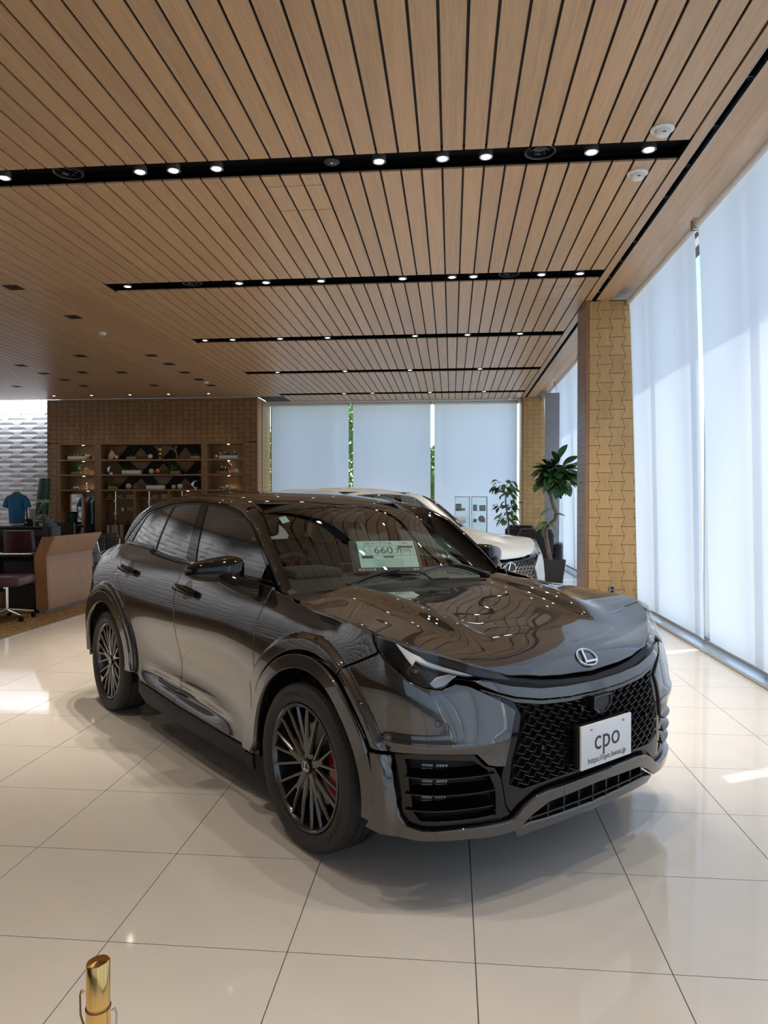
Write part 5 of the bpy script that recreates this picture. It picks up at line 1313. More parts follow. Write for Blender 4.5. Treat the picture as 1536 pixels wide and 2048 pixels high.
# spindle grille mesh of crossed bars and its emblem
for r_ in gs2: pass
V, F, n = panel('low', [(-.90, .77), (-1.0, .755), (-1.475, .745), (-1.95, .755), (-2.05, .77), (-1.93, .60), (-1.99, .42), (-1.95, .30), (-1.475, .28), (-1.0, .30), (-.96, .42), (-1.02, .60)], step=.05, gap=0, off=-.03, flange=.01)
g2 = car2.put('grille', V, F, M['slotblack'], None, n, True, False, 'black spindle grille with a diamond mesh')
b = B(); GP2 = np.array([(-.93, .765), (-1.0, .75), (-1.475, .74), (-1.95, .75), (-2.02, .765), (-1.91, .60), (-1.97, .42), (-1.93, .31), (-1.475, .29), (-1.02, .31), (-.98, .42), (-1.04, .60)])
for i in range(-30, 31):
    for sg in (1, -1):
        q = densify([(-1.475 + .052 * i, .28), (-1.475 + .052 * i + sg * .75, .78)], .02, False); ok = inside(np.array(q), GP2); q = [p for p, k in zip(q, ok) if k]
        if len(q) > 2: Pq, _ = spts('low', q, -.012); b.tube([tuple(v) for v in Pq], .0026, 4)
o = car2.put('grille_mesh', b.V, b.F, M['rim'], g2, None, False); o['kind'] = 'stuff'
e = emblem(); cc_, nn_ = spts('low', [(-1.475, .690)], .03); nn_ = nn_[0]; P0_ = []
for x, y, z in e.V: P0_.append((cc_[0][0] - z * .12, -x * .165, cc_[0][2] + y * .135))
bkp = B().lathe([(0, -.012), (1, -.012), (1, .0), (0, .0)], 40, 'x'); car2.put('emblem_plate', [(cc_[0][0] + .004 + x * .5, -y * .0805, cc_[0][2] + z * .056) for x, y, z in bkp.V], bkp.F, M['gloss'], g2, None, False)
car2.put('emblem', P0_, e.F, M['chrome'], g2, None, False, label='chrome oval emblem with a slanting L')
for fl in (False, True):
    b = B().box(.62, .86, 1.06, .74, 1.04, 1.16, .04).tube([(.62, .78, 1.02), (.66, .9, 1.08)], .03, 8); car2.put('door_mirror', b.V, b.F, M['whitepaint'], None, None, True, fl)
b = B(); b.add([(0, 0, 0)] * 0, []); b.tube([(2.55, 0, 1.50), (2.62, 0, 1.545)], [.02, .006], 8); car2.put('roof_antenna', b.V, b.F, M['whitepaint'], None, None, True)
b = B()
V = [(a, y, z) for y in (-.70, .70) for a, z in pf]; b.add(V, [(i, (i + 1) % n_, n_ + (i + 1) % n_, n_ + i) for i in range(n_)] if False else [(i, (i + 1) % len(pf), len(pf) + (i + 1) % len(pf), len(pf) + i) for i in range(len(pf))], False); car2.put('dashboard', b.V, b.F, M['dash'], None, None, True)
for yc, a0 in ((.37, 1.10), (-.37, 1.10), (.34, 2.0), (-.34, 2.0)):
    b = seat(yc, a0); car2.put('seat', b.V, b.F, M['seat'], None, None, True)
b = B().box(1.05, -.50, 1.435, 2.6, .50, 1.443); car2.put('headliner', b.V, b.F, M['seat'], None, None, False)

# ================================================================== PLANTS, LOUNGE CHAIRS, DISPLAY CASES BY THE FAR WINDOW
def leaf_mesh(L_, W_, droop):
    V = []; F = []; n = 6
    for i in range(n + 1):
        f = i / n; ww = W_ / 2 * math.sin(PI * min(1, f * .93 + .04)) ** .75; x = L_ * f; z = -droop * f * f * L_
        V += [(x, -ww, z + ww * .25), (x, 0, z), (x, ww, z + ww * .25)]
    for i in range(n):
        for j in range(2): k = 3 * i + j; F.append((k, k + 3, k + 4, k + 1))
    return V, F
def orient(dirv, roll=0.):
    x = Vector(dirv).normalized(); up = Vector((0, 0, 1)); y = up.cross(x)
    if y.length < .05: y = Vector((0, 1, 0))
    y.normalize(); z = x.cross(y); m_ = Matrix((x, y, z)).transposed(); return m_ @ Matrix.Rotation(roll, 3, 'X')
def planter(t, w0, w1, h_):
    b = B(); o_ = [(-w0, -w0), (w0, -w0), (w0, w0), (-w0, w0)]; V = [(x, y, 0) for x, y in o_] + [(x * w1 / w0, y * w1 / w0, h_) for x, y in o_] + [(x * (w1 - .025) / w0, y * (w1 - .025) / w0, h_) for x, y in o_] + [(x * (w1 - .03) / w0, y * (w1 - .03) / w0, h_ - .05) for x, y in o_]
    F = [(3, 2, 1, 0)] + [(r * 4 + i, r * 4 + (i + 1) % 4, r * 4 + 4 + (i + 1) % 4, r * 4 + 4 + i) for r in range(3) for i in range(4)]
    b.add(V, F); b.obj('planter', M['pot'], t); q = w1 - .03; B().box(-q, -q, h_ - .06, q, q, h_ - .035, 0).obj('soil', M['soil'], t)
lm_big = [mesh('leaf', *leaf_mesh(.27, .17, d), M['leaf'], True) for d in (.1, .35, .6)]; lm_pale = [mesh('leaf', *leaf_mesh(.25, .15, d), M['leaf2'], True) for d in (.1, .4)]
lm_small = [mesh('leaf', *leaf_mesh(.22, .10, d), M['leaf2'], True) for d in (.1, .5)]; lm_small2 = [mesh('leaf', *leaf_mesh(.21, .10, d), M['leaf'], True) for d in (.2, .5)]
# twisted ficus beside the near column
PY = 13.35; bx_ = pix(1104, 1150, Y=PY).x
t = thing('potted_ficus', 'tall twisted-trunk ficus in a tapered charcoal planter left of the near oak column', 'plant', (bx_, PY, 0), math.radians(4))
planter(t, .155, .205, .42)
def loc(u, v, dy=0.): p = pix(u, v, Y=PY + dy); return (p.x - bx_, dy, p.z)
tr = [loc(1100, 1120), loc(1097, 1103), loc(1092, 1075), loc(1091, 1060), loc(1098, 1050), loc(1110, 1040, -.03), loc(1113, 1028, -.05), loc(1108, 1015, -.03), loc(1103, 1000), loc(1101, 985), loc(1103, 970)]
tr = [(x * 1., y, max(z, .36)) for x, y, z in tr]
b = B().tube(tr, [.045, .042, .038, .036, .036, .035, .034, .032, .030, .028, .024], 10); b.obj('trunk', M['bark'], t)
rr = random.Random(5)
crown = Vector(loc(1113, 950)); bb = B()
for k in range(7):
    a = 2 * PI * k / 7 + .3; e_ = crown + Vector((.26 * math.cos(a), .20 * math.sin(a), rr.uniform(-.05, .18))); bb.tube([tr[-1], tuple((Vector(tr[-1]) + e_) / 2 + Vector((0, 0, .03))), tuple(e_)], [.016, .011, .006], 6)
bb.tube([loc(1108, 1020, -.03), loc(1100, 1017, -.08)], .006, 5); bb.tube([loc(1104, 1045), loc(1090, 1048, -.05)], .006, 5); bb.obj('branches', M['bark'], t)
def put_leaf(me, pos, dirv, sc, roll=0.):
    o = link('leaf', me, t); o.matrix_local = Matrix.Translation(pos) @ (orient(dirv, roll) * sc).to_4x4() if False else Matrix.Translation(pos) @ orient(dirv, roll).to_4x4() @ Matrix.Diagonal((sc, sc, sc, 1)); return o
for i in range(115):
    a = rr.uniform(0, 2 * PI); e_ = rr.uniform(-.9, 1.); q = rr.uniform(.35, 1.) ** .6; sx = .33; dv = Vector((math.cos(a) * math.sqrt(1 - e_ * e_ * .8), math.sin(a) * math.sqrt(1 - e_ * e_ * .8), e_))
    p = crown + Vector((dv.x * sx * q * .72, dv.y * .26 * q * .7, dv.z * .24 * q * .8)); put_leaf(rr.choice(lm_big if rr.random() < .8 else lm_pale), p, (dv.x, dv.y - .15, dv.z * .6 + rr.uniform(-.7, .25)), rr.uniform(.75, 1.15), rr.uniform(-.7, .7))
for (u, v), dv, s_, ml in (((1090, 938), (-1, -.4, .2), 1.05, lm_big), ((1085, 960), (-.8, -.5, -.9), 1.1, lm_big), ((1100, 1017), (-.9, -.5, -.5), 1., lm_pale), ((1106, 1030), (1, -.4, .3), .8, lm_pale), ((1094, 1044), (-1, -.5, -.3), 1.1, lm_pale), ((1098, 1046), (.3, -.9, -.5), .9, lm_pale), ((1090, 1050), (-.6, -.3, -.9), .9, lm_pale), ((1145, 930), (.8, -.3, .2), .8, lm_big), ((1150, 955), (.7, -.3, -.8), 1., lm_big), ((1112, 960), (.1, -.9, -.8), 1.1, lm_pale), ((1120, 915), (.2, -.3, 1), 1., lm_big), ((1115, 925), (-.4, -.5, .8), 1., lm_big)):
    put_leaf(rr.choice(ml), Vector(loc(u, v, -.06)), dv, s_, rr.uniform(-.3, .3))
# slender ficus further back
PY2 = 16.9; bx2 = pix(1017, 1075, Y=PY2).x; PY = PY2; bx_ = bx2
t = thing('potted_ficus', 'slender two-tiered ficus in a dark planter before the far window', 'plant', (bx2, PY2, 0))
planter(t, .16, .21, .62)
B().tube([loc(1017, 1072), loc(1017, 1040), loc(1012, 1015), loc(1011, 995), loc(1013, 985)], [.022, .02, .018, .016, .012], 8).obj('trunk', M['bark'], t)
bb = B()
for (u, v), (u2, v2) in (((1013, 990), (1000, 975)), ((1013, 990), (1022, 970)), ((1012, 1015), (1000, 1012)), ((1013, 1020), (1024, 1010)), ((1017, 1040), (1008, 1035))): bb.tube([loc(u, v), loc(u2, v2)], [.010, .006], 5)
bb.obj('branches', M['bark'], t)
for (u, v), n_l, ru, rv in (((1010, 975), 60, .32, .20), ((1022, 1012), 26, .20, .16), ((1001, 1013), 10, .16, .08), ((1014, 1036), 26, .20, .14)):
    c = Vector(loc(u, v))
    for i in range(n_l):
        a = rr.uniform(0, 2 * PI); e_ = rr.uniform(-1, 1); q = rr.random() ** .5; dv = Vector((math.cos(a), math.sin(a), e_ * .7)); p = c + Vector((dv.x * ru * q * .8, dv.y * ru * q * .8, e_ * rv * q)); put_leaf(rr.choice(lm_small + lm_small2), p, (dv.x, dv.y - .2, rr.uniform(-.9, .4)), rr.uniform(.6, 1.), rr.uniform(-.6, .6))
# black lounge armchairs
def armchair(nm, lb, x, y, rz, grp):
    t = thing(nm, lb, 'armchair', (x, y, 0), rz, grp)
    B().box(-.36, -.36, .16, .36, .34, .40, .04).obj('seat_cushion', M['sofa'], t); B().box(-.36, .26, .36, .36, .44, .84, .05).obj('backrest', M['sofa'], t)
    for s in (-1, 1): B().box(s * .44 - .08, -.38, .14, s * .44 + .08, .40, .62, .045).obj('armrest', M['sofa'], t)
    for sx in (-.42, .42):
        for sy in (-.32, .34): B().tube([(sx, sy, 0), (sx, sy, .15)], .016, 8).obj('leg', M['chrome'], t)
    B().box(-.33, .20, .62, .33, .40, .92, .06).obj('back_cushion', M['sofa'], t)
armchair('lounge_armchair', 'black leather armchair at the foot of the far oak column', pix(1052, 1085, Y=17.6).x, 17.6, math.radians(150), 'black armchairs by the far window')
armchair('lounge_armchair', 'black leather armchair behind the twisted ficus planter', pix(1074, 1085, Y=15.2).x, 15.2, math.radians(170), 'black armchairs by the far window')
# grey panel added indoors in place of the outdoor sign shading the blind
bp = pix(1104, 950, Y=16.55); t = thing('standing_sign', 'tall grey standing banner beside the narrow far blind', 'banner', (bp.x, 16.55, 0), 0)
B().box(-.16, -.008, .25, .16, .008, 3.9, .003).obj('banner_cloth', M['bannergrey'], t); B().box(-.18, -.12, 0, .18, .12, .03, .006).obj('foot', M['silver'], t); B().tube([(0, .02, .02), (0, .02, 3.85)], .012, 6).obj('pole', M['silver'], t)
V, F = text_mesh('LEXUS', .075); o = B().add([(-x, -.0095 - z, y + .62) for x, y, z in V], F).obj('reversed_lettering', M['whiteink'], t)
# glass display cases
for i, (u0, u1, lb) in enumerate(((909.5, 940, 'left glass display case with framed photographs, before the far window'), (943, 975, 'right glass display case with small accessories, before the far window'))):
    Yc = 18.0; a, b_ = pix(u0, 1000, Y=Yc).x, pix(u1, 1000, Y=Yc).x; zt = pix(920, 993, Y=Yc).z; wd_ = b_ - a
    t = thing('display_case', lb, 'display case', ((a + b_) / 2, Yc + .15, 0), 0, 'glass display cases'); h = wd_ / 2
    f = B().box(-h, -.17, 0, h, .17, .10, .004).box(-h, -.17, zt - .02, h, .17, zt, .003)
    for sx in (-h + .008, h - .008):
        for sy in (-.162, .162): f.box(sx - .007, sy - .007, .1, sx + .007, sy + .007, zt - .02)
    f.obj('frame', M['alu'], t)
    for nm, q in (('glass_front', (-h + .015, -.165, .1, h - .015, -.161, zt - .02)), ('glass_side', (-h + .003, -.155, .1, -h + .007, .155, zt - .02)), ('glass_side', (h - .007, -.155, .1, h - .003, .155, zt - .02)), ('glass_back', (-h + .015, .161, .1, h - .015, .165, zt - .02))): B().box(*q).obj(nm, M['clear'], t)
    for z in (.62, .95, 1.23): B().box(-h + .015, -.155, z, h - .015, .155, z + .008).obj('shelf', M['clear'], t)
    for j, (u2, v2, w2, h2, k) in enumerate((((917, 1005, 14, 14, 'p'), (928, 1007, 6, 4, 's'), (922, 1019, 20, 5, 'b'), (926, 1036, 9, 8, 'p')) if i == 0 else ((950, 1013, 10, 12, 'p'), (965, 1004, 15, 11, 'p'), (965, 1015, 13, 5, 'b'), (963, 1030, 14, 13, 'd'), (950, 1035, 8, 6, 'b'), (966, 1042, 10, 7, 'p')))):
        p = pix(u2, v2, Y=Yc + .12); w2 *= .8; s_ = 18.1 / FPX; w3, h3 = w2 * s_ / 2, h2 * s_ / 2; zb = min((.10, .628, .958, 1.238), key=lambda q: abs(q - (p.z - h3)))
        it = thing('framed_photograph' if k == 'p' else 'accessory_box' if k == 'b' else 'round_plaque' if k == 'd' else 'name_card', ['dark framed car photograph', 'small price card', 'open black accessory box', 'lower framed photograph', 'tilted framed picture'][j % 5] + (' in the left glass case' if i == 0 else ' in the right glass case') + ', spot %s' % ['upper left', 'upper right', 'middle shelf', 'middle below', 'lowest left', 'lowest right'][j], 'display item', (p.x, Yc + .10 + .02 * j, zb + .003))
        if k == 'd': B().lathe([(0, -.008), (h3 * .8, -.008), (h3, -.004), (h3, .01)], 24, 'y', (0, 0, h3)).obj('plaque', M['bannergrey'], it)
        else:
            B().box(-w3, -.01, 0, w3, .012, 2 * h3, .003).obj('frame', M['trimblack'], it); B().box(-w3 * .82, -.012, h3 * .25, w3 * .82, -.0095, h3 * 1.75).obj('print', M['photo'] if k != 's' else M['plate'], it)
# wall socket on the near column
p = pix(1224, 1179, Y=10.152); t = thing('wall_socket', 'grey double power socket low on the near oak column', 'socket', (p.x, 10.152, p.z))
B().box(-.035, -.014, -.058, .035, -.004, .058, .004).obj('cover_plate', M['bannergrey'], t); B().box(-.020, -.017, .006, .020, -.0135, .040, .003).box(-.020, -.017, -.040, .020, -.0135, -.006, .003).box(-.009, -.0176, .014, -.006, -.0168, .030).box(.006, -.0176, .014, .009, -.0168, .030).box(-.009, -.0176, -.032, -.006, -.0168, -.016).box(.006, -.0176, -.032, .009, -.0168, -.016).obj('sockets', M['trimblack'], t)
# brass rope post in the foreground
bx0, by0 = pix(196, 1922, Z=.925).x, pix(196, 1922, Z=.925).y
t = thing('brass_rope_post', 'polished brass rope post with hooks in the near left foreground', 'barrier post', (bx0, by0, 0))
ZT = .925
B().lathe([(0, .0), (.15, .0), (.15, .015), (.14, .025), (.03, .04), (.018, .05)], 40).obj('base', M['brass'], t)
R0 = .0128
b = B(); n = 40; V = []
hs = [.04, ZT - .058, ZT - .056]; 
b.lathe([(R0 * 1.03, .04), (R0 * 1.03, ZT - .050)], n); b.obj('lower_tube', M['brass'], t)
V = []; F = []
for k in range(n):
    a = 2 * PI * k / n; x, y = R0 * math.cos(a), R0 * math.sin(a); zt = ZT + .08 * x; V += [(x, y, ZT - .055), (x, y, zt - .0012), (x * .93, y * .93, zt), (0, 0, ZT + .0004)]
for k in range(n):
    j = (k + 1) % n; F += [(4 * k, 4 * j, 4 * j + 1, 4 * k + 1), (4 * k + 1, 4 * j + 1, 4 * j + 2, 4 * k + 2), (4 * k + 2, 4 * j + 2, 4 * j + 3, 4 * k + 3)]
B().add(V, F, True).obj('upper_tube', M['brass'], t)
B().lathe([(R0 * .9, -.0012), (R0 * 1.09, -.0008), (R0 * 1.09, .0008), (R0 * .9, .0012)], 32, org=(0, 0, ZT - .052)).obj('seam_ring', M['dimbrass'], t)
for s, dz in ((-1, .012), (1, -.006)):
    B().tube([(s * R0, 0, ZT - .085 + dz), (s * .016, 0, ZT - .09 + dz), (s * .021, 0, ZT - .075 + dz), (s * .0215, 0, ZT - .052 + dz), (s * .0195, 0, ZT - .046 + dz), (s * .0165, -.001, ZT - .048 + dz)], .0011, 8).obj('hook', M['dimbrass'] if s < 0 else M['silver'], t)

# ================================================================== BOOKCASE WALL UNIT
def cx(u, v=900, Y=WY): return pix(100 + u / 3.84, v, Y=Y).x
def cz(v, Y=WY): return pix(300, 870 + v / 3.84, Y=Y).z
BK = thing('bookcase', 'built-in oak bookcase with three bays along the patterned wall', 'bookcase', ((CX0 + CX1) / 2, WY, 0)); bx0_ = BK.location.x
def bbox(x0, y0, z0, x1, y1, z1, nm, m, par=None, bev=0.): return B().box(x0 - bx0_, y0 - WY, z0, x1 - bx0_, y1 - WY, z1, bev).obj(nm, m, par or BK)
YF, YB = WY - .01, WY + .42
bays = [(cx(80), cx(343)), (cx(392), cx(1162)), (cx(1210), cx(1482))]
ztop = cz(72); shz = [cz(185), cz(300), cz(417)]
bbox(CX0, YF, 0, bays[0][0], YB, CZ1, 'side_panel', M['cabinet']); bbox(bays[0][1], YF, 0, bays[1][0], YB, CZ1, 'upright', M['cabinet']); bbox(bays[1][1], YF, 0, bays[2][0], YB, CZ1, 'upright', M['cabinet']); bbox(bays[2][1], YF, 0, CX1, YB, CZ1, 'side_panel', M['cabinet'])
for x0, x1 in bays:
    bbox(x0, YF, ztop, x1, YB, CZ1, 'top_board', M['cabinet'])
    for z in shz: bbox(x0, YF, z - .045, x1, YB, z, 'shelf', M['cabinet'])
bbox(CX0, YB, 0, CX1, YB + .02, CZ1, 'back_panel', M['wallwood'])
bbox(bays[1][0], YF, .0, bays[1][1], YB, .50, 'base_cabinet', M['cabinet']); bbox(bays[2][0], YF, .0, bays[2][1], YB, 1.2, 'base_cabinet', M['cabinet']); bbox(bays[0][0], YF, 0, bays[0][1], YB, .12, 'base_cabinet', M['cabinet'])
for u in (648, 912): bbox(cx(u - 8), YF, .5, cx(u + 8), YB, shz[2] - .045, 'upright', M['cabinet'])
# dark hourglass ribs behind the middle shelves
for i in range(4):
    xm = cx(560 + 175 * i); b = B(); zz = [shz[2] + .0, (shz[2] + shz[1]) / 2, shz[1], (shz[1] + shz[0]) / 2, shz[0], (shz[0] + ztop) / 2, ztop]
    sg = 1 if i % 2 else -1
    L_ = [(xm - .20 + sg * (.10 if k % 4 in (0, 1) else -.10) * (1), z) for k, z in enumerate([shz[2], shz[1] - .045, shz[1], shz[0] - .045, shz[0], ztop])]
    offs = [.16, -.16, -.16, .16, .16, -.16]; zs_ = [shz[2], shz[1] - .046, shz[1], shz[0] - .046, shz[0], ztop]
    for a in (0, 2, 4):
        x_a, x_b = xm + sg * offs[a] - bx0_, xm + sg * offs[a + 1] - bx0_
        b.add([(x_a - .17, YB - .06 - WY, zs_[a]), (x_a + .17, YB - .06 - WY, zs_[a]), (x_b + .17, YB - .06 - WY, zs_[a + 1]), (x_b - .17, YB - .06 - WY, zs_[a + 1]), (x_a - .17, YB - WY, zs_[a]), (x_a + .17, YB - WY, zs_[a]), (x_b + .17, YB - WY, zs_[a + 1]), (x_b - .17, YB - WY, zs_[a + 1])], [(0, 1, 2, 3), (4, 7, 6, 5), (0, 4, 5, 1), (1, 5, 6, 2), (2, 6, 7, 3), (3, 7, 4, 0)])
    b.obj('dark_rib', M['black'], BK)
# little lamps under the shelves of the side bays
for (u, v), z in (((235, 78), ztop), ((237, 193), shz[0] - .045), ((238, 308), shz[1] - .045), ((270, 444), shz[2] - .045), ((1358, 80), ztop), ((1360, 197), shz[0] - .045), ((1360, 313), shz[1] - .045), ((1043, 449), shz[2] - .045)):
    x = cx(u); b = B().lathe([(0, -.004), (.028, -.004), (.032, 0)], 12, org=(x - bx0_, .14, z)); b.obj('shelf_lamp', M['dimlamp'], BK)
    l = bpy.data.lights.new('shelf_glow', 'SPOT'); l.energy = 7; l.color = WARM; l.spot_size = math.radians(120); l.spot_blend = .6; l.shadow_soft_size = .02
    o = bpy.data.objects.new('shelf_glow', l); COL_.objects.link(o); o.parent = BK; o.location = (x - bx0_, .14, z - .01)
SH = 'objects on the bookcase shelves'
YI = WY + .10
bayn = {0: 'left', 1: 'middle', 2: 'right'}; rown = ['top shelf', 'second shelf', 'third shelf']
def spot_(u0, u1, row): return (cx(u0) + cx(u1)) / 2, abs(cx(u1) - cx(u0)), shz[row]
def plantbox(u0, u1, row, lb, m, hgt, ph, seed, n=70):
    x, w_, z = spot_(u0, u1, row); t = thing('planter_box', lb, 'planter', (x, YI, z + .003), 0, SH); h = w_ / 2; rr = random.Random(seed)
    B().box(-h, -.07, 0, h, .07, hgt, .006).obj('box', m, t); V = []; F = []
    for i in range(n):
        px_, py = rr.uniform(-h * .9, h * .9), rr.uniform(-.06, .06); a = rr.uniform(0, 2 * PI); L_ = rr.uniform(.3, 1.) * ph; d_ = Vector((math.cos(a) * .5, math.sin(a) * .4, rr.uniform(.5, 1))) * L_; s_ = Vector((-math.sin(a), math.cos(a), 0)) * .018; p = Vector((px_, py, hgt - .01)); k = len(V)
        V += [p - s_ * .4, p + d_ * .6 - s_, p + d_, p + d_ * .6 + s_, p + s_ * .4]; F.append((k, k + 1, k + 2, k + 3, k + 4))
    o = link('foliage', mesh('foliage', V, F, M['hedge']), t); o['kind'] = 'stuff'
def poly_ball(u0, u1, row, lb, m, cat='ornament', sub=1, nm='faceted_ball'):
    x, w_, z = spot_(u0, u1, row); t = thing(nm, lb, cat, (x, YI, z + .003), 0, SH); b = bmesh.new(); bmesh.ops.create_icosphere(b, subdivisions=sub, radius=w_ / 2); lo = min(v.co.z for v in b.verts); bmesh.ops.translate(b, verts=b.verts, vec=(0, 0, -lo)); B().bm(b, sub > 1).obj('body', m, t)
    if sub > 1: B().lathe([(w_ * .49, w_ * .48), (w_ * .507, w_ * .5), (w_ * .49, w_ * .52)], 24).obj('band', M['copper'], t); B().ball((0, -w_ * .42, w_ * .62), w_ * .13, 8, 6).obj('boss', M['ceramic'], t)
def ring_(u0, u1, row, lb, m):
    x, w_, z = spot_(u0, u1, row); t = thing('ring_ornament', lb, 'ornament', (x, YI, z + .003), 0, SH); r_ = w_ / 2
    B().tube([(r_ * .72 * math.cos(a), 0, r_ + r_ * .72 * math.sin(a)) for a in [2 * PI * i / 24 for i in range(24)]], r_ * .27, 8, closed=True).obj('ring', m, t)
def crescent(u0, u1, row, lb):
    x, w_, z = spot_(u0, u1, row); t = thing('crescent_ornament', lb, 'ornament', (x, YI, z + .003), 0, SH); r_ = w_ / 2; P1 = []; rad = []
    for i in range(21):
        a = math.radians(60 + 250 * i / 20); P1.append((r_ * .8 * math.cos(a), 0, r_ * 1.16 + r_ * .8 * math.sin(a))); rad.append(.010 + .034 * math.sin(PI * i / 20) ** 1.3)
    B().tube(P1, rad, 10).obj('crescent', M['chrome'], t); B().lathe([(0, 0), (.05, 0), (.05, .012), (0, .012)], 16).obj('foot', M['chrome'], t)
def coral(u0, u1, row, lb, hg, seed):
    x, w_, z = spot_(u0, u1, row); t = thing('coral_ornament', lb, 'ornament', (x, YI, z + .003), 0, SH); rr = random.Random(seed); b = B()
    def br(p, d_, L_, r_, n):
        q = p + d_ * L_; b.tube([tuple(p), tuple(q)], [r_, r_ * .7], 5, False)
        if n: 
            for k in range(rr.choice((2, 3))): br(q, (d_ + Vector((rr.uniform(-.75, .75), rr.uniform(-.25, .25), rr.uniform(-.1, .3)))).normalized(), L_ * .8, r_ * .72, n - 1)
    br(Vector((0, 0, .02)), Vector((0, 0, 1)), hg * .24, .013, 4); b.obj('branches', M['coral'], t); B().box(-.05, -.04, 0, .05, .04, .03, .005).obj('block', M['trimblack'], t)
plantbox(130, 268, 0, 'long white trough of succulents on the top shelf of the left bay', M['ceramic'], .085, .12, 1)
poly_ball(278, 312, 0, 'small dark stone on the top shelf of the left bay', M['pot'], 'ornament', 1, 'dark_stone')
plantbox(157, 222, 1, 'wooden planter with a leafy plant on the second shelf of the left bay', M['terracotta'], .07, .27, 2)
ring_(245, 292, 1, 'speckled ring ornament on the second shelf of the left bay', M['coral'])
def model_car(u0, u1, row, lb, m, z=None, x=None, w=None):
    if x is None: x, w, z = spot_(u0, u1, row)
    t = thing('model_car', lb, 'model car', (x, YI, z + .003), 0, SH); h = w / 2
    B().prism([(-h, .02), (-h * .95, .05), (-h * .55, .062), (-h * .2, .10), (h * .35, .10), (h * .7, .062), (h, .05), (h, .02)], -.05, .05, 'y').obj('body', m, t)
    for sx in (-.6, .6):
        B().lathe([(0, -.054), (.022, -.054), (.024, -.04), (.024, .04), (.022, .054), (0, .054)], 14, 'y', (sx * h, 0, .024)).obj('wheel', M['rubber'], t)
    B().prism([(-h * .48, .064), (-h * .18, .095), (h * .32, .095), (h * .6, .064)], -.052, .052, 'y').obj('windows', M['gloss'], t)
model_car(163, 205, 2, 'flat silver model car on the third shelf of the left bay', M['silver'])
x, w_, z = spot_(250, 290, 2); t = thing('silver_figure', 'small stacked silver figure on the third shelf of the left bay', 'ornament', (x, YI, z + .003), 0, SH)
B().lathe([(0, 0), (.07, 0), (.07, .012), (.015, .02), (.012, .10), (.0, .10)], 16).obj('stand', M['chrome'], t); B().ball((.0, 0, .14), .04).obj('ball', M['chrome'], t); B().ball((.05, 0, .05), .025).obj('ball', M['chrome'], t)
# middle bay, top row
x, w_, z = spot_(432, 488, 0); t = thing('polyhedron_ornament', 'large pale pink wire-edged polyhedron on the top shelf of the middle bay', 'ornament', (x, YI, z + .003), 0, SH)
h = w_ / 2; V = [(-h, 0, .10), (-h * .4, -.08, 0), (h * .5, -.08, 0), (h, 0, .12), (0, 0, .29), (-h * .1, -.12, .13), (h * .2, .1, .05), (-h * .4, .09, .03)]; b = bmesh.new(); [b.verts.new(v) for v in V]; bmesh.ops.convex_hull(b, input=b.verts); B().bm(b).obj('body', M['cream'], t)
poly_ball(482, 514, 0, 'small white faceted ball beside the pink polyhedron', M['ceramic'])
plantbox(582, 655, 0, 'dark wooden planter left on the top shelf of the middle bay', M['terracotta'], .07, .06, 3, 40)
poly_ball(738, 778, 0, 'white faceted ball in the middle of the top shelf', M['ceramic'])
x, w_, z = spot_(820, 850, 0); t = thing('totem_ornament', 'tall stacked bronze totem on the top shelf of the middle bay', 'ornament', (x, YI, z + .003), 0, SH)
B().lathe([(0, 0), (.06, 0), (.05, .05), (.025, .07), (.055, .11), (.055, .15), (.025, .18), (.055, .22), (.055, .27), (.02, .285), (.04, .31), (.03, .34), (0, .35)], 10).obj('stack', M['brass'], t)
coral(925, 1000, 0, 'branching bleached coral on the top shelf of the middle bay', .42, 4)
plantbox(1074, 1145, 0, 'light wooden planter with sprawling greenery, right end of the top shelf', M['terracotta'], .075, .13, 5)
crescent(428, 490, 1, 'silver crescent ornament on the second shelf of the middle bay')
plantbox(545, 690, 1, 'long white trough of succulents on the second shelf of the middle bay', M['ceramic'], .10, .10, 6)
poly_ball(747, 787, 1, 'silver and white round ball on the second shelf', M['ball'], 'ornament', 3, 'banded_ball')
poly_ball(796, 838, 1, 'copper-tinted round ball on the second shelf', M['copper'], 'ornament', 3, 'banded_ball')
plantbox(920, 990, 1, 'wooden planter with dark spiky leaves on the second shelf of the middle bay', M['terracotta'], .08, .26, 7)
poly_ball(1130, 1156, 1, 'dim grey ball at the right end of the second shelf of the middle bay', M['pot'], 'ornament', 2, 'grey_ball')
plantbox(437, 507, 2, 'wooden planter with low greenery on the third shelf of the middle bay', M['terracotta'], .08, .17, 8)
poly_ball(568, 612, 2, 'white marbled ball left of the brown ring', M['ball'], 'ornament', 3, 'banded_ball')
ring_(626, 674, 2, 'brown ring ornament on the third shelf of the middle bay', M['terracotta'])
plantbox(733, 870, 2, 'long white trough of succulents on the third shelf of the middle bay', M['ceramic'], .10, .08, 9)
poly_ball(920, 954, 2, 'smaller grey ball on the third shelf, right half', M['ball'], 'ornament', 3, 'banded_ball')
poly_ball(966, 1008, 2, 'larger white ball on the third shelf, right half', M['ceramic'], 'ornament', 3, 'banded_ball')
crescent(1078, 1140, 2, 'silver crescent ornament at the right end of the third shelf')
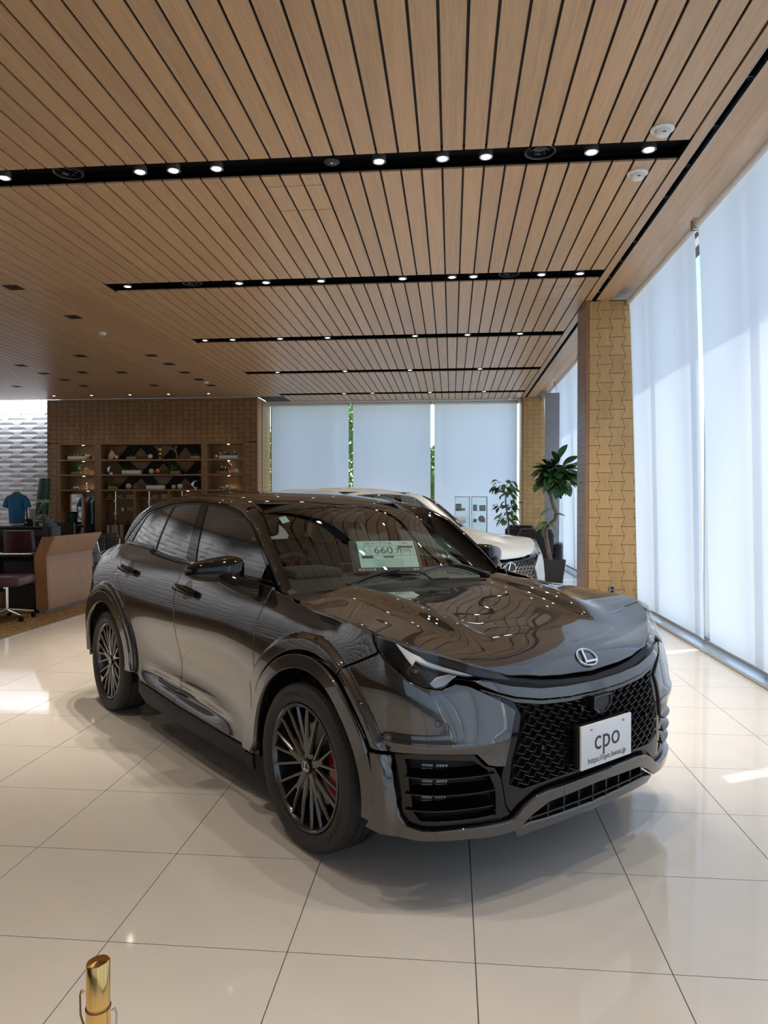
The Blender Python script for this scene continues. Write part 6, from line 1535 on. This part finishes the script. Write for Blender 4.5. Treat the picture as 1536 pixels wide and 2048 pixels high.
# right bay
poly_ball(1250, 1282, 0, 'small grey cube-like stone on the top shelf of the right bay', M['bannergrey'], 'ornament', 1, 'grey_stone')
plantbox(1296, 1434, 0, 'long white trough with tall succulents on the top shelf of the right bay', M['ceramic'], .085, .17, 10, 100)
plantbox(1276, 1360, 1, 'wooden planter with bushy greenery on the second shelf of the right bay', M['terracotta'], .07, .20, 11)
coral(1366, 1420, 1, 'tall bleached coral on the second shelf of the right bay', .42, 12)
poly_ball(1404, 1446, 1, 'white faceted ball before the coral in the right bay', M['ceramic'])
model_car(1293, 1367, 2, 'white model car on the third shelf of the right bay', M['whitepaint'])
x, w_, z = spot_(1384, 1430, 2); t = thing('clear_box', 'small clear display box beside the white model car', 'box', (x, YI, z + .003), 0, SH)
B().box(-w_ / 2, -.05, 0, w_ / 2, .05, .015).obj('base', M['terracotta'], t); B().box(-w_ / 2, -.05, .015, w_ / 2, .05, .10).obj('cover', M['clear'], t)
model_car(0, 0, 0, 'white model car on the low ledge of the right bay', M['whitepaint'], 1.2, cx(1375), .34)
# lower middle: glass shelves on a pole with small goods
for i, (u0, u1) in enumerate(((410, 638), (668, 902), (925, 1150))):
    lbp = ['left', 'middle', 'right'][i]; x0, x1 = cx(u0), cx(u1); t = thing('glass_shelf_rack', 'slim pole rack with two glass shelves in the %s lower opening' % lbp, 'rack', ((x0 + x1) / 2, WY + .12, .503), 0, 'pole racks with glass shelves'); h = (x1 - x0) / 2 - .03
    zt = shz[2] - .045 - .51; B().tube([(-h * .35, 0, 0), (-h * .35, 0, zt)], .014, 8).obj('pole', M['chrome'], t)
    for v in (492, 588):
        z = cz(v) - .5; B().box(-h, -.08, z, h, .10, z + .012).obj('glass_shelf', M['clear'], t)
        B().box(-h * .35 - .03, -.05, z - .09, -h * .35 + .03, .02, z - .03, .005).obj('clip', M['white'], t)
    for j, (uu, v, k) in enumerate(((440, 492, 'b'), (520, 492, 'g'), (606, 492, 'g'), (545, 588, 'c'), (565, 588, 'c'), (607, 588, 'g')) if i == 0 else ((792, 492, 'g'), (870, 492, 'x')) if i == 1 else ((1056, 492, 'o'),)):
        z = cz(v) + .018; x = cx(uu)
        if k == 'b': it = thing('orange_plush', 'orange round plush toy on the upper glass shelf', 'toy', (x, WY + .12, z)); B().ball((0, 0, .055), .07, 12, 8, (1.1, .7, .55)).obj('body', M['copper'], it); B().ball((0, 0, .105), .038).obj('head', M['copper'], it)
        elif k == 'g': it = thing('spectacles', 'pair of brass-rimmed spectacles, %s on the glass shelves' % ['', 'second from left', 'right end, upper', '', '', 'right end, lower'][j] if i == 0 else 'pair of brass-rimmed spectacles on the middle glass rack', 'spectacles', (x, WY + .05, z)); [B().tube([(sx * .045 + .035 * math.cos(a), 0, .05 + .035 * math.sin(a)) for a in [2 * PI * q / 16 for q in range(16)]], .004, 5, closed=True).obj('lens_ring', M['brass'], it) for sx in (-1, 1)]; B().tube([(-.08, 0, .05), (-.08, .12, .05)], .003, 5).tube([(.08, 0, .05), (.08, .12, .05)], .003, 5).obj('arms', M['brass'], it)
        elif k == 'c': it = thing('small_cup', ['dark', 'pale'][j % 2] + ' small cup on the lower left glass shelf', 'cup', (x, WY + .10, z)); B().lathe([(0, 0), (.035, 0), (.04, .08), (.036, .08), (.03, .01)], 14).obj('cup', M[['pot', 'ceramic'][j % 2]], it)
        else:
            c_ = M['cream'] if k == 'x' else M['copper']; it = thing('gift_box' if k == 'x' else 'orange_picture', 'cream gift box on the middle glass rack' if k == 'x' else 'orange-red picture above the car roof in the right lower opening', 'box' if k == 'x' else 'picture', (x, WY + .12, z)); q = .075 if k == 'x' else .12
            B().box(-q, -.03, 0, q, .03, .11, .006).obj('body', c_, it); B().box(-.012, -.032, 0, .012, -.029, .11).obj('ribbon', M['terracotta'], it)
for i, (u0, u1, v0, v1, m, lb) in enumerate(((435, 572, 692, 792, 'canvas', 'beige canvas tote bag with dark straps under the glass shelves'), (574, 640, 692, 792, 'trimblack', 'black tote bag beside the beige one'))):
    x0, x1, z0, z1 = cx(u0), cx(u1), .5, cz(v0); t = thing('tote_bag', lb, 'bag', ((x0 + x1) / 2, WY - .01, z0 + .003), 0, 'tote bags'); h = (x1 - x0) / 2 - .015; hh = min(z1 - z0, .42)
    B().prism([(-h, 0), (h, 0), (h * .92, hh), (-h * .92, hh)], -.06, .10, 'y').obj('body', M[m], t); B().tube([(-h * .5, -.065, 0), (-h * .5, -.066, hh), (0, -.066, hh + .12), (h * .5, -.066, hh), (h * .5, -.065, 0)], .016, 5).obj('strap', M['black'], t)
# left lower bay: hanging clothes and leaning mirrors
xr0, xr1 = cx(262), cx(345); zr = shz[2] - .16
t = thing('clothes_rail', 'short chrome clothes rail in the left lower opening', 'rail', ((bays[0][0] + bays[0][1]) / 2, WY + .16, zr)); hb2 = (bays[0][1] - bays[0][0]) / 2
B().tube([(-hb2 + .004, 0, 0), (hb2 - .004, 0, 0)], .012, 8).obj('rail', M['chrome'], t)
for i, (f, m, L_, lb) in enumerate(((.08, 'pink', 1.05, 'pink polo shirt hanging leftmost on the short rail'), (.32, 'teal', 1.0, 'dark teal shirt hanging second on the rail'), (.54, 'teal', 1.05, 'dark teal shirt hanging in the middle of the rail'), (.70, 'cloth_white', .72, 'white shirt hanging second from the right'), (.86, 'blue', 1.05, 'blue shirt hanging rightmost on the rail'))):
    x = xr0 + (xr1 - xr0) * f; t = thing('hanging_shirt', lb, 'shirt', (x, WY + .16, zr - .012), 0, 'shirts on the short rail'); h = .055; b = B(); V = []; F = []
    prof = [(0, .03, .02), (-.06, .10, .03), (-.14, .20, .05), (-.34, .20, .06), (-.42, .17, .055), (-L_, .19, .06)]
    for z, hy, hx in prof:
        for k in range(10): a = 2 * PI * k / 10; V.append((hx * .34 * math.cos(a), hy * math.sin(a), z - .03))
    for r_ in range(len(prof) - 1):
        for k in range(10): F.append((r_ * 10 + k, r_ * 10 + (k + 1) % 10, r_ * 10 + 10 + (k + 1) % 10, r_ * 10 + 10 + k))
    b.add(V, F, True); b.obj('shirt', M[m], t); B().tube([(0, 0, .0), (0, .01, .02), (0, 0, .03), (0, 0, -.04)], .004, 5).obj('hanger_hook', M['chrome'], t)
for i, (u0, u1, v0, v1, m, lb, y) in enumerate(((168, 262, 462, 780, 'cream', 'tall pale framed mirror leaning in the left lower opening', .02), (205, 270, 568, 780, 'gloss', 'shorter dark-framed mirror leaning before the tall pale one', -.34))):
    x0, x1, z1 = cx(u0), cx(u1), cz(v0) - .08; t = thing('standing_mirror', lb, 'mirror', ((x0 + x1) / 2, WY + y - .1, .123 if y > 0 else .008), 0); h = (x1 - x0) / 2; b = B()
    b.box(-h, -.015, .02, -h + .03, .015, z1).box(h - .03, -.015, .02, h, .015, z1).box(-h, -.015, .02, h, .015, .05).box(-h, -.015, z1 - .03, h, .015, z1); b.obj('frame', M[m], t); B().box(-h + .03, -.004, .05, h - .03, .004, z1 - .03).obj('mirror_glass', M['mirrorglass'], t)
    B().box(-h + .02, -.015, 0, -h + .05, .20, .03).box(h - .05, -.015, 0, h - .02, .20, .03).obj('foot', M[m], t)

# ================================================================== LOUNGE: COUNTER DESK, CHAIRS, TABLE, GOLF THINGS
# oak counter: a leaning panel with a flared top
A0, A1 = pix(98, 1228, Z=0), pix(184, 1201, Z=0); along = Vector((A1.x - A0.x, A1.y - A0.y, 0)); LEN = along.length; along.normalize(); outw = Vector((along.y, -along.x, 0))
t = thing('counter_desk', 'oak reception counter with a flared top edge on the brown carpet', 'counter', (A0.x, A0.y, 0.006))
def cp_(s, o, z): p = along * s + outw * o; return (p.x, p.y, z)
prof = [(.0, .05), (-.02, .06), (-.035, .74), (.055, .985)]      # outward offset, height of the outer face
def slab(prof, s0, s1, th, nm, m, ext=0., cap=None):
    V = []
    for s in (s0, s1):
        for o, z in prof: V.append(cp_(s + (ext * (z / .98) * (1 if s == s1 else 0)), o, z))
        for o, z in reversed(prof): V.append(cp_(s + (ext * (z / .98) * (1 if s == s1 else 0)), o - th, z))
    n = len(prof) * 2; F = [(i, (i + 1) % n, n + (i + 1) % n, n + i) for i in range(n)] + [tuple(range(n)), tuple(range(2 * n - 1, n - 1, -1))]
    return B().add(V, F).obj(nm, m, t)
slab([(.0, .05), (-.03, .74)], .05, LEN, .045, 'front_panel', M['deskwood'], .12); slab([(-.03, .742), (.075, .985)], .05, LEN, .045, 'flared_panel', M['deskwood'], .17)
slab([(.006, .045), (-.024, .74), (.082, .99)], -.02, .05, .16, 'end_post', M['deskedge']); slab([(.080, .985), (.083, .998)], -.02, LEN, .06, 'top_edge', M['deskedge'], .17); slab([(-.03, .0), (-.03, .05)], .0, LEN, .10, 'plinth', M['bannergrey'])
V = []
tt = thing('black_desk', 'black desk with drawers running left behind the oak counter', 'desk', (A0.x, A0.y, .006))
B().box(-3.2, .05, .70, -.22, .85, .745, .006).obj('desktop', M['gloss'], tt); B().box(-.70, .12, 0, -.24, .80, .70, .004).obj('drawer_pedestal', M['black'], tt); B().box(-3.1, .60, .20, -.70, .64, .70).obj('modesty_panel', M['black'], tt); B().box(-.69, .115, .36, -.25, .121, .66).box(-.69, .115, .04, -.25, .121, .34).obj('drawer_front', M['trimblack'], tt)
B().box(-3.15, .1, 0, -3.05, .8, .70).obj('side_panel', M['black'], tt)
# binders on the counter's inner shelf
for i, (u, h_) in enumerate(((97, .34), (103, .27), (110, .22))):
    p = pix(u, 1072, Y=10.1); b_ = thing('binder', 'slate-blue binder standing on the counter, ' + ['tallest', 'middle one', 'shortest'][i], 'binder', (p.x, 10.1, .754), 0, 'binders behind the counter'); B().box(-.02, -.12, 0, .02, .12, h_ + .12, .003).obj('cover', M['navy'], b_); B().box(-.016, -.122, .05, .016, -.119, .16).obj('spine_label', M['bannergrey'], b_)
sh_ = thing('side_shelf', 'low black shelf behind the counter carrying binders', 'shelf', (pix(103, 1072, Y=10.1).x - .06, 10.1, .006)); B().box(-.25, -.16, .70, .3, .2, .745).obj('top', M['black'], sh_); B().box(-.25, -.16, 0, -.21, .2, .70).box(.26, -.16, 0, .3, .2, .70).obj('side', M['black'], sh_)
mn = thing('monitor', 'black monitor seen from behind, beside the binders', 'monitor', (pix(122, 1068, Y=10.7).x, 10.7, .006)); B().box(-.03, .0, .0, .03, .04, .95).obj('stand', M['black'], mn); B().box(-.22, -.02, .88, .22, .02, 1.13, .006).obj('screen', M['trimblack'], mn); B().box(-.15, -.1, 0, .15, .14, .02).obj('foot', M['black'], mn)
def office_chair(lb, x, y, rz, m, hb=.50, grp='leather office chairs'):
    t = thing('office_chair', lb, 'office chair', (x, y, .006), rz, grp)
    b = B()
    for k in range(5): a = 2 * PI * k / 5 + .3; b.tube([(.03 * math.cos(a), .03 * math.sin(a), .12), (.31 * math.cos(a), .31 * math.sin(a), .075)], [.022, .014], 8)
    b.tube([(0, 0, .08), (0, 0, .40)], .025, 10); b.obj('star_base', M['chrome'], t)
    for k in range(5): a = 2 * PI * k / 5 + .3; B().lathe([(0, -.022), (.028, -.022), (.030, 0), (.028, .022), (0, .022)], 14, 'y', (.31 * math.cos(a), .31 * math.sin(a), .031)).obj('castor', M['black'], t)
    B().box(-.27, -.26, .42, .27, .26, .54, .045).obj('seat', M[m], t)
    b = B(); V = []; F = []; n = 9
    for j in range(7):
        f = j / 6; z = .50 + hb * f
        for i in range(n):
            u = -1 + 2 * i / (n - 1); hw = .27 - .02 * f; V.append((u * hw, .25 + .05 * f - .06 * (1 - u * u) * -1 * .5 - .045 * u * u, z))
    k = len(V)
    for x_, y_, z_ in V[:k]: V.append((x_ * .96, y_ + .06, z_ - .004))
    for j in range(6):
        for i in range(n - 1): q = j * n + i; F += [(q, q + 1, q + n + 1, q + n), (k + q, k + q + n, k + q + n + 1, k + q + 1)]
    for i in range(n - 1): F += [(i, k + i, k + i + 1, i + 1), (6 * n + i, 6 * n + i + 1, k + 6 * n + i + 1, k + 6 * n + i)]
    for j in range(6): F += [(j * n, j * n + n, k + j * n + n, k + j * n), (j * n + n - 1, k + j * n + n - 1, k + j * n + 2 * n - 1, j * n + 2 * n - 1)]
    b.add(V, F, True); b.obj('backrest', M[m], t)
    for s in ((-1, 1) if hb > .3 else ()): B().tube([(s * .27, .18, .46), (s * .33, .12, .52), (s * .33, .05, .68), (s * .33, -.14, .69)], .014, 8).obj('arm_frame', M['chrome'], t); B().box(s * .33 - .03, -.16, .69, s * .33 + .03, .12, .72, .012).obj('armrest', M[m], t)
    B().tube([(-.05, 0, .40), (0, .2, .42), (0, .30, .60)], .02, 8).obj('back_bracket', M['chrome'], t)
    return t
p = pix(60, 1115, Y=11.1); office_chair('burgundy leather office chair behind the black desk', p.x, 11.1, math.radians(176), 'burgundy')
p = pix(10, 1210, Y=8.45); office_chair('low-backed plum leather chair on a chrome star base at the left edge', p.x + .02, 8.45, math.radians(100), 'plum', .16)
# chrome cantilever chairs behind the counter
def canti(lb, x, y, rz):
    t = thing('cantilever_chair', lb, 'chair', (x, y, .006), rz, 'black cantilever chairs')
    for s in (-.24, .24): B().tube([(s, .25, .012), (s, -.24, .012), (s, -.27, .04), (s, -.25, .42), (s, -.22, .45), (s, .18, .45), (s, .22, .48), (s, .30, .82)], .011, 8).obj('tube_frame', M['chrome'], t); B().tube([(s, -.25, .44), (s * 1.15, -.22, .64), (s * 1.15, -.15, .67), (s * 1.15, .20, .67), (s, .27, .62)], .010, 8).obj('arm_tube', M['chrome'], t)
    B().box(-.23, -.22, .44, .23, .20, .475, .012).obj('seat', M['sofa'], t); b = B().box(-.23, -.012, 0, -.005, .02, .36, .01).box(.005, -.012, 0, .23, .02, .36, .01); b.xf(Matrix.Translation((0, .24, .50)) @ Matrix.Rotation(math.radians(-12), 4, 'X')); b.obj('backrest', M['sofa'], t)
    B().tube([(-.24, .25, .012), (.24, .25, .012)], .011, 8).obj('cross_tube', M['chrome'], t)
for u, y, rz, lb in ((205, 11.6, 20, 'black leather cantilever chair just right of the counter'), (232, 12.9, 60, 'black cantilever chair with chrome arms half hidden behind the dark car'), (224, 10.85, 100, 'chrome-armed cantilever chair touching the edge of the carpet beside the dark car')):
    p = pix(u, 1100, Y=y); canti(lb, p.x, y, math.radians(rz))
# black display table against the white wall, with polo shirt, golf bag, flowers
p0, p1 = pix(-60, 1060, Y=16.2), pix(131, 1060, Y=16.2); t = thing('display_table', 'long black display table before the white embossed wall', 'table', ((p0.x + p1.x) / 2, 16.6, .006)); h = (p1.x - p0.x) / 2; zt = pix(50, 1052, Y=16.4).z
B().box(-h, -.45, zt - .06, h, .45, zt, .006).obj('tabletop', M['gloss'], t); B().box(-h + .1, -.35, 0, h - .1, .35, zt - .06).obj('base', M['black'], t); B().box(-h, -.46, zt - .22, h, -.452, zt - .07).obj('fascia', M['trimblack'], t)
p = pix(41, 1020, Y=16.9); t = thing('polo_shirt_bust', 'blue polo shirt on a white bust standing on the black table', 'shirt', (p.x, 16.75, zt + .006)); H_ = pix(41, 978, Y=16.75).z - zt
b = B(); V = []; F = []; n = 16; prof = [(.04, .215, .13), (.22, .225, .135), (.42, .245, .14), (.56, .26, .14), (.64, .225, .12), (.68, .12, .09), (.715, .075, .07)]
sc_ = (H_ - .08) / .715
for z, hx, hy in prof:
    for k in range(n): a = 2 * PI * k / n; V.append((hx * sc_ * .74 * math.cos(a), hy * sc_ * math.sin(a), z * sc_))
for r_ in range(len(prof) - 1):
    for k in range(n): F.append((r_ * n + k, r_ * n + (k + 1) % n, r_ * n + n + (k + 1) % n, r_ * n + n + k))
b.add(V, F, True)
for s in (-1, 1): b.tube([(s * .15 * sc_, 0, .61 * sc_), (s * .21 * sc_, 0, .53 * sc_), (s * .245 * sc_, 0, .385 * sc_)], [.06 * sc_, .07 * sc_, .078 * sc_], 12)
b.obj('polo_shirt', M['blueshirt'], t); B().tube([(0, 0, .70 * sc_), (0, 0, .78 * sc_)], [.062, .055], 12).obj('neck', M['white'], t); B().lathe([(0, 0), (.13, 0), (.12, .02), (.02, .03), (.02, .05)], 20).obj('stand_foot', M['white'], t)
B().box(-.11, -.15 * sc_ - .004, .60 * sc_, -.02, -.15 * sc_, .615 * sc_).obj('chest_logo', M['navy'], t)
p = pix(80, 1010, Y=17.3); t = thing('golf_bag', 'green and white golf bag with slanting white lettering by the oak wall', 'golf bag', (p.x - .1, 17.35, .006)); ZB = pix(80, 957, Y=17.3).z
def gb(z0, z1, r0, r1, m, nm, n=18):
    b = B(); off = lambda z: .0 + .20 * (z / ZB); b.add(*(lambda VV, FF: (VV, FF))([(off(z) + r_ * math.cos(2 * PI * k / n), r_ * .9 * math.sin(2 * PI * k / n), z) for z, r_ in ((z0, r0), (z1, r1)) for k in range(n)], [(k, (k + 1) % n, n + (k + 1) % n, n + k) for k in range(n)] + [tuple(range(n)), tuple(range(2 * n - 1, n - 1, -1))]), True); return b.obj(nm, M[m], t)
gb(0, ZB * .30, .15, .145, 'bagwhite', 'base'); gb(ZB * .30, ZB * .70, .155, .150, 'green', 'bag_body'); gb(ZB * .70, ZB * .74, .16, .16, 'bagwhite', 'collar'); gb(ZB * .74, ZB, .155, .13, 'green', 'hood_cover')
B().box(-.13, -.165, ZB * .44, .02, -.09, ZB * .63, .03).obj('side_pocket', M['bagwhite'], t); B().tube([(-.14, -.1, ZB * .72), (-.25, -.08, ZB * .66), (-.22, -.08, ZB * .50), (-.08, -.12, ZB * .45)], .018, 6).obj('strap', M['black'], t)
V, F = text_mesh('SRIXON', .125, .001); an = math.radians(64); b = B(); tz = ZB * .60
for i, (x, y, z) in enumerate(V):
    X_, Z_ = x * math.cos(an) - y * math.sin(an), x * math.sin(an) + y * math.cos(an); zz = tz + Z_; o_ = .20 * zz / ZB; rr_ = .156; xx = max(-.14, min(.14, X_ * .85)); b.V.append((o_ + xx, -math.sqrt(max(1e-4, rr_ ** 2 - xx ** 2)) * .90 - .003 - z, zz))
b.F = [tuple(f) for f in F]; b.S = [False] * len(F); b.MI = [0] * len(F); b.obj('lettering', M['whiteink'], t)
p = pix(83, 1046, Y=16.3); t = thing('flower_arrangement', 'round pale pink and yellow flower arrangement on the black table', 'flowers', (p.x, 16.35, zt + .006)); rr = random.Random(9)
B().lathe([(0, 0), (.06, 0), (.09, .05), (.085, .06), (0, .06)], 16).obj('bowl', M['white'], t)
for nm, m, k in (('pink_petals', 'pink_flower', 26), ('yellow_petals', 'yellow_flower', 18), ('green_leaves', 'leaf2', 12)):
    b = B()
    for i in range(k): a, e_ = rr.uniform(0, 2 * PI), rr.uniform(-.2, 1); q = math.sqrt(max(0, 1 - e_ * e_)); b.ball((.15 * q * math.cos(a), .11 * q * math.sin(a), .13 + .13 * e_), .028, 7, 5, (1, 1, .6))
    o = b.obj(nm, M[m], t); o['kind'] = 'stuff'
p = pix(57, 1040, Y=16.5); t = thing('golf_visor_cap', 'black cap beside the polo shirt', 'cap', (p.x, 16.5, zt + .006)); B().lathe([(.0, .17), (.05, .165), (.09, .13), (.105, .06), (.11, .0), (0, 0)], 18).obj('crown', M['black'], t); B().box(-.08, -.19, .0, .08, -.08, .015, .006).obj('visor', M['black'], t); B().box(-.03, -.108, .05, .03, -.10, .09).obj('badge', M['bannergrey'], t)
